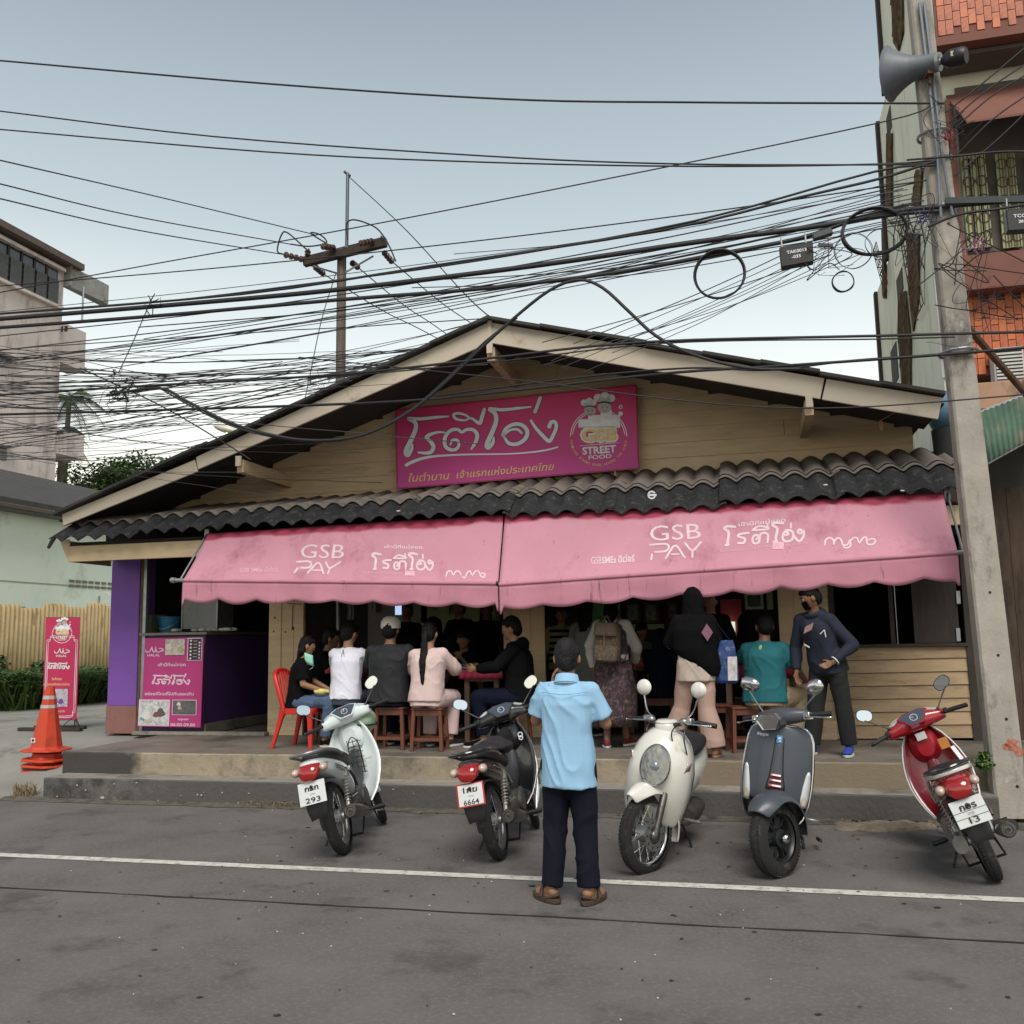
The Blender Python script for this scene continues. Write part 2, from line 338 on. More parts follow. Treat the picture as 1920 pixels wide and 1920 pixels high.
# barge boards
for pts in ([(116, 964), (365, 862), (370, 884), (118, 986)], [(367, 857), (916, 604), (917, 643), (371, 880)], [(919, 604), (1546, 709), (1538, 748), (920, 643)], [(1550, 710), (1767, 745), (1759, 786), (1541, 749)]):
    part(pb(B(), pts, VB), 'barge_board', cream, bevel=.004)
part(pb(B(), [(914, 600), (922, 600), (922, 648), (915, 648)], VB-.012, .02), 'ridge_strip', cream)
# main roof: two slopes of sheets laid over the barge boards
eL = uvz(PP(100, 966, 10.38)); ap = uvz(PP(917, 598, 10.38)); eR = uvz(PP(1773, 742, 10.38)); VBK = 18
roofm = mat('roof_sheet_dark', (.05, .047, .043), .85, var=.25, vs=3, bump=.3)
for a, c in ((eL, ap), (ap, eR)):
    n = 8
    for i in range(n):
        p = a.lerp(c, i/n); q = a.lerp(c, (i+1)/n); dz = .012*((i*7) % 3)
        b = B(); b.add([F(p.x, v, p.z+w+dz) for v in (10.36, VBK) for w in (0, .035)]+[F(q.x, v, q.z+w+dz) for v in (10.36, VBK) for w in (0, .035)], [(0, 1, 3, 2), (4, 6, 7, 5), (0, 4, 5, 1), (2, 3, 7, 6), (0, 2, 6, 4), (1, 5, 7, 3)])
        part(b, 'roof_sheet', roofm)
# soffit boards under the overhang and purlins with white caps
for a, c in ((eL, ap), (ap, eR)):
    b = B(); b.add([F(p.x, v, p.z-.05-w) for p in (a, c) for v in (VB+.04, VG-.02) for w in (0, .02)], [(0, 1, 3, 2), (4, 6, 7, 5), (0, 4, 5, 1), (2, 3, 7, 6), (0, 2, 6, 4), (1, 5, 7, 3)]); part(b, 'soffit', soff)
for px, py, w in ((918, 652, 9), (447, 864, 10), (1517, 752, 10)):
    c = PP(px, py, VB-.02); q = uvz(c)
    part(B().fb(q.x-.035, q.x+.035, VB-.03, VB, q.z-.065, q.z+.06), 'purlin_cap', cream)
    part(B().fb(q.x-.045, q.x+.045, VB+.032, VG+.1, q.z-.14, q.z+.02), 'purlin', tan2)
# gable siding: lapped boards, each its own piece
def roofz(u):
    a, c = (eL, ap) if u < ap.x else (ap, eR); return lerp(a.z, c.z, (u-a.x)/(c.x-a.x))-.09
zz = 3.42; row = 0; hb = .188
sg = [uvz(PP(*p, VG)) for p in ((742, 768), (1195, 722), (745, 915), (1198, 878))]
while zz < ap.z-.1:
    z1 = zz+hb; lo = eL.x+.3; hi = min(eR.x-.12, uR+.05)
    for _ in range(200):
        if roofz(lo) < zz+.03: lo += .05
    for _ in range(200):
        if roofz(hi) < zz+.03: hi -= .05
    if hi-lo < .3: break
    cuts = [lo]
    for j in ((-1.62+.02*(row % 3)) if row < 3 else (.45 if row % 2 else -2.3), 1.02 if row == 0 else (2.02 if row == 1 else (1.98 if row % 2 else 2.95))): 
        if lo+.4 < j < hi-.4: cuts.append(j)
    cuts.append(hi)
    for a, c in zip(cuts, cuts[1:]):
        b = B(); pts = []
        a2, c2 = a+.003, c-.003
        us = [a2]+([ap.x] if a2 < ap.x < c2 else [])+[c2]
        for e_, f_ in ((eL, ap), (ap, eR)):
            x_ = e_.x+(f_.x-e_.x)*((z1+.03)-e_.z)/(f_.z-e_.z)
            if a2+.02 < x_ < c2-.02: us.append(x_)
        us = sorted(us)
        top = [(u, min(z1+.02, roofz(u)+.08)) for u in us]
        n = len(us); vs = [F(u, VG-.016, zz+.006) for u in us]+[F(u, VG, z) for u, z in top]+[F(u, VG+.02, zz+.006) for u in us]+[F(u, VG+.022, z) for u, z in top]
        fs = []
        for i in range(n-1):
            fs += [(i, i+1, n+i+1, n+i), (2*n+i, 3*n+i, 3*n+i+1, 2*n+i+1), (i, 2*n+i, 2*n+i+1, i+1), (n+i, n+i+1, 3*n+i+1, 3*n+i)]
        fs += [(0, n, 3*n, 2*n), (n-1, 3*n-1, 4*n-1, 2*n-1)]
        b.add(vs, fs); part(b, 'siding_board', tan2 if (row*3+int(a*5)) % 4 == 0 else tan)
    zz = z1; row += 1
# lean-to eave of corrugated sheets
uT0 = UZ(100, 1000, 10.3)[0]; uT1 = UZ(1803, 900, 10.3)[0]; PER = .243
def corr(u0, u1, v0, z0, v1, z1, m, ph=0, lift=0):
    b = B(); n = max(4, int((u1-u0)/PER*12)); rows = []
    for (v, z) in ((v0, z0), ((v0+v1)/2, (z0+z1)/2), (v1, z1)):
        rows.append([F(lerp(u0, u1, i/n), v, z+lift+.033*(abs(cos(pi*(lerp(u0, u1, i/n)+ph)/PER))**1.1*2-1)) for i in range(n+1)])
    b.grid(rows); return b
def ez(u): return 3.01+.03*sin(u*.9)   # eave sags a little
ns = 9; w = (uT1-uT0)/ns; uA_ = UZ(560, 935, 11.72)[0]; uB_ = UZ(1743, 839, 11.72)[0]; zt0, zt1 = UZ(560, 938, 11.72)[1]+.0, UZ(1743, 842, 11.72)[1]+.0
for i in range(ns):
    a = uT0+i*w; dz = .012*((i*5) % 3)-.01; ZT = lerp(zt0, zt1, (a+w/2-uA_)/(uB_-uA_)); zc = lerp(ez(a), 3.60, .42)
    o = part(corr(a-.02, a+w+.06, 10.25, ez(a)+dz, 10.72, lerp(ez(a), ZT, .52)+dz, tile_d), 'corrugated_tile', tile_d, smooth=50, solid=.012)
    o = part(corr(a-.02, a+w+.06, 10.60, lerp(ez(a), ZT, .40)+.03+dz, 11.72, ZT+dz*.5, tile_b, lift=.0), 'corrugated_tile', tile_b, smooth=50, solid=.012)
b = B(); b.cyl(F(uT0+.02, 10.2, 2.86), F(uT0+.03, 10.28, 3.0), .02, 6, .03); part(b, 'tile_fragment', tile_d)
# white tile mark
# eave beam and ceiling
qa = uvz(PP(128, 1042, VB)); 
part(B().fb(qa.x, uR+.1, VB, VB+.05, 2.70, 2.90), 'eave_beam', tan, bevel=.004)
part(B().add([F(qa.x-.14, 10.45, 2.99), F(qa.x-.14, 11.3, 2.99), F(qa.x, 11.3, 2.70), F(qa.x, 10.45, 2.70), F(qa.x+.02, 10.45, 2.99), F(qa.x+.02, 11.3, 2.99)], [(0, 1, 2, 3), (0, 3, 4), (1, 5, 2)]), 'beam_end', tan)
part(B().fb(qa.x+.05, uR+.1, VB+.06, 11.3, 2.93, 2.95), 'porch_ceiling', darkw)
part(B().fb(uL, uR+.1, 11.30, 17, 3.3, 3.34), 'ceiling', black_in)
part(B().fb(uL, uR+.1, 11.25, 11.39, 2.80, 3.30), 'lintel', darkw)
# columns (traced widths)
def colm(px0, px1, py, m, name='column', z0=ZF, z1=2.86, v0=V_WALL, t=.16, par=None, **k):
    a = UZ(px0, py, v0)[0]; c = UZ(px1, py, v0)[0]; return part(B().fb(a, c, v0, v0+t, z0, z1), name, m, par, **k)
a = UZ(203, 1250, V_WALL)[0]; c = UZ(257, 1250, V_WALL)[0]
part(B().fb(a, c, V_WALL, V_WALL+.36, ZF+.36, 2.9), 'purple_column', purple, bevel=.006)
part(B().fb(a-.01, c+.01, V_WALL-.008, V_WALL+.37, ZF, ZF+.36), 'column_plinth', brick_p, bevel=.006)
colm(259, 264, 1250, rusty, 'door_post', t=.1); colm(264.5, 270, 1250, galv, 'shutter_rail', t=.06, v0=V_WALL-.02)
for x0, x1, m in ((503, 526, tan), (526.4, 550, tan), (550.4, 568, tan), (945, 961, tan2), (961.4, 996, tan), (996.4, 1022, tan), (1465, 1494, tan), (1494.4, 1530, tan), (1530.4, 1562, tan2)):
    t = .05+.012*(int(x0) % 3); colm(x0, x1, 1250, m, 'wall_board', t=t, v0=V_WALL-.012*(int(x0) % 2), bevel=.003)
for x0, x1 in ((503, 568), (945, 1022), (1465, 1562)):
    colm(x0+1, x1-1, 1250, darkw, 'post', t=.1, v0=V_WALL+.075)
    colm(x0, x1, 1250, tan2, 'skirting', z1=ZF+.2, v0=V_WALL-.03, t=.016, bevel=.003)
# nail stains, hasp and hinges on the folding boards
for px, py in ((515, 1158), (513, 1184), (535, 1185), (1492, 1190), (1476, 1240)):
    p = PP(px, py, V_WALL-.015); part(B().ell(p, (.012, .006, .012), nu=8, nv=5), 'nail', rusty)
b = B(); b.bar(PP(538, 1131, 11.27), PP(566, 1133, 11.27), .012); b.bar(PP(549, 1134, 11.27), PP(548, 1178, 11.27), .01); b.cyl(PP(549, 1176, 11.28), PP(549, 1180, 11.26), .016, 8); part(b, 'door_bolt', rusty)
tan3 = mat('tan_board_shaded', (.42, .30, .18), .8, var=.12, vs=2.2, bump=.12, bs=30, stretch=(1, 1, 6), dirt=((.30, .21, .13), .3, 1.7)); tan4 = mat('tan_board_shaded_worn', (.37, .265, .16), .8, var=.16, vs=3, bump=.15, bs=30, stretch=(1, 1, 6), dirt=((.26, .18, .11), .35, 2.2))  # same tan paint, darkened: shade on the lower wall put into the colour
# right wall below the window: lapped boards
wl, wr = UZ(1562, 1300, V_WALL)[0], UZ(1818, 1300, V_WALL)[0]
zt = uvz(PP(1700, 1213, V_WALL)).z; nb = 7
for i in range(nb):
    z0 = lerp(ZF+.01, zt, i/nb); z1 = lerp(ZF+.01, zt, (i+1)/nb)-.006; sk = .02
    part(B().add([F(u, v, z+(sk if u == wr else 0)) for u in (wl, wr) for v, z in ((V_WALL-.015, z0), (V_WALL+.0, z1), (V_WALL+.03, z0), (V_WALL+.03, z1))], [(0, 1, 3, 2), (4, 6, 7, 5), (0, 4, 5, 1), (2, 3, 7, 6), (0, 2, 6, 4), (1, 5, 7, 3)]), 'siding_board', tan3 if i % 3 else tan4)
part(B().fb(wl-.02, wr+.02, V_WALL-.05, V_WALL+.06, zt, zt+.035), 'window_sill', darkw, bevel=.004)
win = part(B().fb(wl, wl+.07, V_WALL, V_WALL+.06, zt+.035, 2.8), 'window_frame', darkw)
for px in (1668, 1712, 1806):
    u = UZ(px, 1150, V_WALL)[0]; part(B().fb(u, u+.045, V_WALL+.01, V_WALL+.06, zt+.037, 2.8), 'window_bar', darkw)
u0 = UZ(1720, 1150, V_WALL)[0]; part(B().fb(u0, wr-.05, V_WALL+.02, V_WALL+.05, zt+.04, 2.78), 'shutter_leaf', darkw)
for py in (1120, 1190): 
    p = uvz(PP(1797, py, V_WALL)); part(B().fb(p.x-.02, p.x+.02, V_WALL-.0, V_WALL+.018, p.z-.07, p.z+.07), 'hinge', galv)
part(B().fb(wr, wr+.09, V_WALL-.03, V_WALL+.15, .3, 2.9), 'corner_post', darkw)
# interior shell
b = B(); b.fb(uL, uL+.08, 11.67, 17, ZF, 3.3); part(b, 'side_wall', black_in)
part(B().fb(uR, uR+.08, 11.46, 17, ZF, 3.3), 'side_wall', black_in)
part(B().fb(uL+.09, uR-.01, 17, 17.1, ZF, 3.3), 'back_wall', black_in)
def ib(name, px0, py0, px1, py1, v, m, t=.04, par=None, **k):   # upright panel inside, from its corners in the photo
    a = uvz(PP(px0, py0, v)); c = uvz(PP(px1, py1, v)); return part(B().fb(a.x, c.x, v, v+t, c.z, a.z), name, m, par, **k)
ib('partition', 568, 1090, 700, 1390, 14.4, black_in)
ib('partition', 690, 1060, 790, 1290, 13.9, inw2)
ib('partition', 800, 1060, 938, 1250, 13.6, inw)
ib('partition', 1022, 1080, 1100, 1300, 14.0, black_in)
ib('partition', 1100, 1080, 1140, 1290, 13.6, mat('green_paint', (.14, .42, .16), .7, var=.15))
ib('partition', 1140, 1080, 1470, 1220, 14.2, mat('frame_wall', (.06, .04, .03), .7))
ib('shelf_board', 1150, 1172, 1245, 1180, 13.6, mat('pale_green', (.35, .5, .3), .7))
# grey post and hanging cloth inside
part(B().cyl(F(UZ(636, 1150, 12.4)[0], 12.4, ZF), F(UZ(633, 1150, 12.4)[0], 12.4, 2.9), .03, 10), 'steel_post', galv)
ib('window_pane', 1350, 1124, 1395, 1240, 13.2, mat('far_red', (.45, .06, .07), .7, var=.1), .02)
# ================= awnings =================
pinkf = mat('awning_faded', (.53, .24, .305), .85, var=.08, vs=1.2, bump=.12, bs=8, dirt=((.41, .165, .215), .3, 1.6, (1, 1, .35)), dirt2=((.10, .05, .055), .03, 7, (1.6, 1.6, .25)))
pinkd = mat('awning_unfaded', (.32, .035, .075), .85, var=.2, vs=5)
pinkv = mat('awning_valance', (.49, .205, .27), .85, var=.1, vs=2.5, bump=.15, bs=10, dirt=((.12, .05, .06), .12, 5, (2.2, 2.2, .3)))
def unfade(m):   # cloth that stayed under the tiles kept its dye: a band along the top edge with a wavy border
    m = m.copy(); m.name = 'awning_cloth'; t = m.node_tree; n = t.nodes.new; l = t.links.new; b = t.nodes['Principled BSDF']; src = b.inputs['Base Color'].links[0].from_socket
    a = n('ShaderNodeAttribute'); a.attribute_name = 'unfaded'; tcn = n('ShaderNodeTexCoord'); z = n('ShaderNodeTexNoise'); z.inputs['Scale'].default_value = 2.2; z.inputs['Detail'].default_value = 5; l(tcn.outputs['Object'], z.inputs['Vector'])
    k = n('ShaderNodeMath'); k.operation = 'MULTIPLY_ADD'; k.inputs[1].default_value = -.22; l(z.outputs[0], k.inputs[0]); l(a.outputs['Fac'], k.inputs[2]); r = n('ShaderNodeMapRange'); r.inputs[1].default_value = -.01; r.inputs[2].default_value = .035; l(k.outputs[0], r.inputs[0])
    x = n('ShaderNodeMix'); x.data_type = 'RGBA'; x.inputs[6].default_value = (.33, .04, .08, 1); l(r.outputs[0], x.inputs[0]); l(src, x.inputs[7]); l(x.outputs[2], b.inputs['Base Color']); return m
clothm = unfade(pinkf)
def canopy_pt(A, B_, Cc, D, n, s, q, seed):
    p = A.lerp(B_, s).lerp(Cc.lerp(D, s), q); L_ = (B_-A).length
    return p + n*(-.012*sin(pi*q)*(1+.4*sin(s*9+seed)) + .010*noise.noise(V((s*L_*1.1+seed, q*.8, 0)))+.006*noise.noise(V((s*L_*3.3, q*2.2, seed)))*(.4+(q < .3)*1.2))
def awning(label, tl, tr, bl, br, dv, seed, side_hi, vt, vb):
    t = thing('awning', label, 'awning', 'pink roll-out awnings over the shop front')
    A = PP(*tl, vt); B_ = PP(*tr, vt); Cc = PP(*bl, vb); D = PP(*br, vb)
    n = (B_-A).cross(Cc-A).normalized(); n = n if n.dot(C0-A) > 0 else -n
    NU, NV = 90, 26; rows = []
    for j in range(NV+1):
        r = []
        for i in range(NU+1):
            s, q = i/NU, j/NV
            r.append(canopy_pt(A, B_, Cc, D, n, s, q, seed))
        rows.append(r)
    b = B(); b.grid(rows); o = b.build('canopy', clothm, t, smooth=60, solid=.004)
    at = o.data.attributes.new('unfaded', 'FLOAT', 'POINT'); at.data.foreach_set('value', [j/NV for j in range(NV+1) for i in range(NU+1)])
    # valance
    b = B(); rows = []; NU = 220; L_ = (D-Cc).length; per = .47
    for j in range(7):
        r = []
        for i in range(NU+1):
            s = i/NU; p = Cc.lerp(D, s); x = s*L_; h = dv*(.88+.07*noise.noise(V((x*.8, seed, 0)))) + (.022+.012*noise.noise(V((x*.9, 7, seed))))*(abs(sin(pi*(x+.1*noise.noise(V((x*.6, 2, seed))))/per))*2-1)
            if i/NU > .995 or i < 2: h = dv+.03
            q = j/6
            r.append(p + V((0, 0, -h*q-.012)) - VX*(.012*q*sin(x*11+seed)+.015*noise.noise(V((x*2.1, q*2, seed)))*q + .004))
        rows.append(r)
    b.grid(rows); b.build('valance', pinkv, t, smooth=60, solid=.003)
    # front pipe in its hem, with protruding ends, and folding arms
    e = (D-Cc).normalized()
    b = B(); b.tube([Cc-e*.0, D+e*.0], .022, 10); b.build('hem', pinkv, t, smooth=50)
    return t, A, B_, Cc, D, e
aw1, A1, B1, C1, D1, e1 = awning('left pink awning, its loose right end hanging under the start of the right awning', (390, 1000), (944, 965), (343, 1088), (934, 1094), .25, 1.0, 0, 10.36, 9.82)
aw2, A2, B2, C2, D2, e2 = awning('right pink awning, the wider one, reaching to the leaning concrete pole', (947, 966), (1768, 924), (936, 1096), (1796, 1036), .27, 5.0, 0, 10.34, 9.78)
for t, Cc, D, e, A, Bq in ((aw1, C1, D1, e1, A1, B1), (aw2, C2, D2, e2, A2, B2)):
    for p, s in ((Cc, -1), (D, 1)):
        if t is aw2 and s < 0: continue
        b = B(); b.tube([p+e*s*-.02, p+e*s*.16], .024, 10); b.cyl(p+e*s*.10, p+e*s*.15, .034, 10); b.build('pipe_end', galv if s < 0 or t is aw2 else blk, t, smooth=40)
        top = (A if s < 0 else Bq); b = B(); b.tube([p+e*s*.05+VX*.02, top+e*s*.05+VX*.06], .012, 8); b.build('folding_arm', galv, t, smooth=40)
        b = B(); b.box(top+e*s*.05+VX*.08, (.06, .06, .12), FM.to_3x3()); b.build('bracket', galv, t)
def on_canopy(A, B_, Cc, D, seed, off):
    A0, n = plane3(A, B_, Cc)
    def f(x, y):
        p = hit(x, y, A0, n)
        for _ in range(3):   # invert the bilinear patch, then sit just above the wrinkled cloth
            q = max(0, min(1, (p-A).dot(Cc-A)/(Cc-A).length_squared)) if _ == 0 else q
            a, c = A.lerp(Cc, q), B_.lerp(D, q); s = (p-a).dot(c-a)/(c-a).length_squared
            t, u = A.lerp(B_, s), Cc.lerp(D, s); q = (p-t).dot(u-t)/(u-t).length_squared
        s0, q0 = canopy_pt(A, B_, Cc, D, n, s, q, seed), None
        return s0+n*off
    return f
pa1 = on_canopy(A1, B1, C1, D1, 1.0, .006); pa2 = on_canopy(A2, B2, C2, D2, 5.0, .006)
fade = mat('awning_print', (.70, .53, .58), .7, var=.1, vs=12); fade2 = mat('awning_print_worn', (.68, .38, .45), .8, var=.2, vs=30)
def zc(ox, oy, k, proj): return lambda x, y: proj(ox+x/k, oy+y/k)
b = B(); z3 = zc(920, 900, 2.043, pa2)
print_text(b, 'GSB', z3, (612, 237), (806, 228), 60)
b.build('lettering', fade, aw2); b = B()
for pts, w in (([(616, 311), (619, 290)], 8), ([(612, 252), (670, 249), (683, 262), (670, 278), (630, 281)], 8), ([(672, 306), (708, 256), (744, 304)], 8), ([(745, 246), (774, 276), (806, 243)], 8), ([(774, 276), (774, 303)], 8), ([(694, 291), (722, 290)], 6)): stroke(b, pts, w, z3, 24)
b.build('lettering', fade, aw2); b = B()
# shop name in round Thai letters
def roti(b, P, k=1.0, w=13):
    for pts, ww in (
        ([(52, 8), (20, 4), (8, 14), (26, 30), (22, 70), (24, 84), (14, 84)], 1), ([(108, 36), (72, 40), (66, 50), (92, 60), (88, 78), (66, 78)], .9),
        ([(140, 66), (150, 52), (132, 48), (124, 66), (130, 82), (150, 80), (156, 46), (176, 40), (188, 50), (186, 80)], .9), ([(124, 24), (150, 10), (184, 16), (186, 24), (124, 26)], .75), ([(186, 22), (186, 2)], .7),
        ([(250, 2), (218, -2), (206, 8), (226, 24), (220, 66), (224, 80), (212, 80)], 1), ([(256, 54), (272, 50), (262, 38), (252, 46), (248, 68), (262, 82), (286, 76), (292, 54), (284, 36), (262, 32)], .9), ([(282, 4), (282, 22)], .8), ([(330, 40), (318, 32), (310, 42), (322, 50), (334, 40), (334, 62), (318, 84), (300, 68), (296, 60)], .9)):
        stroke(b, pts, w*ww, P, 28)
roti(b, lambda x, y: z3(888+x*.93, 178+y*.93-x*.035), w=11)
b.build('lettering', fade, aw2); b = B()
print_text(b, 'เช้านี้ที่แม่สอด', z3, (950, 182), (1130, 165), 14, bold=.02)
print_text(b, 'GSB', z3, (386, 326), (426, 324), 28); print_text(b, 'SMEs ดีเว่อร์', z3, (428, 324), (553, 318), 26, bold=.03)
b.build('lettering', fade, aw2); b = B()
for pts in (([(1280, 262), (1284, 240), (1300, 232), (1314, 244), (1314, 262)]), ([(1314, 262), (1320, 240), (1336, 234), (1346, 250), (1348, 262), (1366, 262), (1376, 240)]), ([(1376, 240), (1378, 266), (1362, 276), (1352, 270)]), ([(1376, 250), (1388, 234), (1404, 234), (1412, 256), (1424, 236), (1438, 230), (1440, 250), (1446, 262), (1466, 260), (1474, 246), (1460, 236), (1444, 244)])): stroke(b, pts, 7, z3, 20)
b.build('lettering', fade, aw2)
b = B(); print_text(b, 'BY GSB', z3, (1440, 232), (1492, 228), 8); print_text(b, 'ไปด้วยกันทุกที่กับ MyMo', z3, (878, 286), (1076, 268), 11); print_text(b, 'by ออมสิน', z3, (1132, 264), (1216, 255), 11); rectp(b, 1080, 246, 1124, 276, z3)
b.build('worn_lettering', fade2, aw2)
b = B(); z2 = zc(320, 900, 3.0, pa1)
print_text(b, 'GSB', z2, (730, 428), (968, 424), 72, ital=.15)
b.build('lettering', fade, aw1); b = B()
for pts, w in (([(690, 508), (708, 484)], 10), ([(704, 450), (770, 447), (786, 460), (770, 479), (724, 482)], 10), ([(764, 508), (824, 452), (852, 507)], 10), ([(866, 448), (888, 477), (948, 444)], 10), ([(888, 477), (876, 507)], 10), ([(790, 492), (838, 491)], 7)): stroke(b, pts, w, z2, 24)
b.build('lettering', fade, aw1); b = B()
roti(b, lambda x, y: z2(1118+x*1.03, 392+y*1.0), w=12)
b.build('lettering', fade, aw1); b = B()
print_text(b, 'เช้านี้ที่แม่สอด', z2, (1196, 368), (1408, 366), 15, bold=.02)
for pts in (([(1536, 506), (1546, 482), (1566, 480), (1578, 500), (1592, 480), (1612, 484), (1622, 504)]), ([(1622, 504), (1640, 516), (1654, 490), (1672, 478), (1684, 502), (1700, 480), (1720, 480), (1732, 504), (1750, 512), (1754, 492), (1736, 490)])): stroke(b, pts, 8, z2, 20)
b.build('lettering', fade, aw1)
b = B(); print_text(b, 'GSB SMEs ดีเว่อร์', z2, (385, 508), (598, 506), 22, bold=.02); rectp(b, 1306, 482, 1360, 508, z2); print_text(b, 'ไปด้วยกันทุกที่', z2, (1070, 500), (1290, 500), 9); print_text(b, 'by ออมสิน', z2, (1380, 500), (1470, 498), 9); print_text(b, 'BY GSB', z2, (1720, 476), (1784, 474), 8)
b.build('worn_lettering', fade2, aw1)
# ================= signs =================
signpink = mat('sign_magenta', (.50, .022, .13), .5, var=.08, vs=1.2); signpur = mat('sign_purple_tint', (.42, .04, .22), .5, var=.1)
def signmat():   # printed gradient: redder top, more purple towards the foot
    m = signpink.copy(); m.name = 'sign_print'; t = m.node_tree; b = t.nodes['Principled BSDF']; tcn = t.nodes.new('ShaderNodeTexCoord'); s_ = t.nodes.new('ShaderNodeSeparateXYZ'); t.links.new(tcn.outputs['Generated'], s_.inputs[0])
    r = t.nodes.new('ShaderNodeValToRGB'); r.color_ramp.elements[0].color = (.56, .06, .30, 1); r.color_ramp.elements[1].color = (.66, .03, .14, 1); t.links.new(s_.outputs['Z'], r.inputs[0]); t.links.new(r.outputs[0], b.inputs['Base Color']); return m
VS = 11.62
sign = thing('shop_sign', 'wide magenta banner sign with big white Thai brush lettering hung on the gable boards', 'sign')
b = B(); cs = [PP(*p, VS) for p in ((742, 769), (1193, 722), (1198, 878), (745, 916))]; b.prism(cs, VX*.03); b.build('panel', signmat(), sign, bevel=.003)
b = B(); 
for i in range(4): b.bar(cs[i]-VX*.004, cs[(i+1) % 4]-VX*.004, .014, .02)
b.build('edge_trim', mat('sign_edge', (.30, .03, .08), .5), sign)
zs = zc(720, 700, 3.84, lambda x, y: PP(x, y, VS-.006)); zs2 = zc(720, 700, 3.84, lambda x, y: PP(x, y, VS-.009)); zs3 = zc(720, 700, 3.84, lambda x, y: PP(x, y, VS-.012))
W1 = [([(462, 310), (380, 316), (260, 328), (175, 325), (222, 352), (228, 400), (195, 480), (158, 560), (172, 588), (200, 545), (205, 515)], [12, 22, 24, 24, 30, 32, 34, 36, 34, 24, 14]),
 ([(458, 428), (390, 424), (330, 442), (306, 462), (336, 492), (356, 530), (338, 566), (300, 574), (250, 570)], [8, 18, 26, 28, 28, 30, 28, 24, 16]),
 ([(478, 512), (492, 482), (524, 480), (540, 510), (522, 544), (478, 550), (440, 520), (440, 460), (480, 412), (530, 404), (560, 424), (592, 406), (640, 406), (670, 440), (662, 490), (630, 542)], [14, 20, 22, 22, 24, 26, 28, 28, 26, 24, 22, 24, 26, 30, 28, 18]),
 ([(625, 328), (585, 300), (535, 288), (500, 298), (520, 328), (580, 338), (625, 322), (655, 340), (690, 360), (704, 320), (722, 262)], [14, 18, 20, 20, 20, 16, 14, 22, 26, 28, 26]),
 ([(1054, 242), (960, 252), (850, 262), (758, 256), (800, 290), (806, 350), (776, 430), (742, 510), (752, 534), (784, 500), (790, 462)], [12, 22, 24, 26, 30, 32, 34, 36, 34, 26, 14]),
 ([(990, 428), (960, 404), (910, 408), (868, 436), (856, 446), (880, 396), (940, 366), (1000, 376), (1032, 420), (1014, 474), (960, 508), (900, 504), (866, 460)], [18, 20, 18, 22, 26, 26, 26, 28, 30, 30, 28, 26, 20]),
 ([(1124, 178), (1088, 276)], [26, 24, 26]), ([(1058, 340), (1090, 390), (1140, 446), (1188, 488), (1216, 450), (1240, 390), (1232, 352), (1204, 352), (1190, 382)], [18, 24, 28, 28, 26, 26, 26, 28, 30])]
b = B()
for pts, w in W1: stroke(b, pts, [k+8 for k in w], zs, 60)
b.build('lettering_outline', mat('sign_outline', (.16, .02, .08), .5), sign)
b = B()
for pts, w in W1: stroke(b, pts, w, zs2, 60); disc(b, *pts[0], w[0]*.5, zs2); disc(b, *pts[-1], w[-1]*.5, zs2)
stroke(b, [(152, 666), (200, 640), (280, 612), (400, 594), (620, 584), (900, 580), (1080, 566), (1180, 550), (1256, 530)], [22, 24, 20, 16, 12, 10, 12, 14, 10], zs2, 60)
b.build('lettering', mat('sign_white', (.80, .82, .88), .5, var=.04), sign)
b = B(); gold = mat('sign_gold', (.80, .56, .22), .5, var=.05)
print_text(b, 'ในตำนาน', zs2, (178, 782), (474, 762), 52, ital=.25, bold=.006); print_text(b, 'เจ้าแรกแห่งประเทศไทย', zs2, (522, 756), (1228, 694), 48, ital=.25, bold=.006)
def arc_text(b, s_, cx, cy, r, a0, a1, h, P):   # letters standing on the outside of a lower arc, read left to right
    n = len(s_)
    for i, ch in enumerate(s_):
        if ch == ' ': continue
        a = R(lerp(a0, a1, (i+.5)/n)); x = cx+r*cos(a); y = cy+r*sin(a); tx, ty = sin(a), -cos(a); wch = h*.75
        print_text(b, ch, P, (x-tx*wch/2, y-ty*wch/2), (x+tx*wch/2, y+ty*wch/2), h, up=(-cos(a), -sin(a)), bold=.02)
arc_text(b, 'THAILAND STREET FOOD AROUND THE WORLD', 1545, 462, 206, 176, 6, 17, zs2)
b.build('gold_lettering', gold, sign)
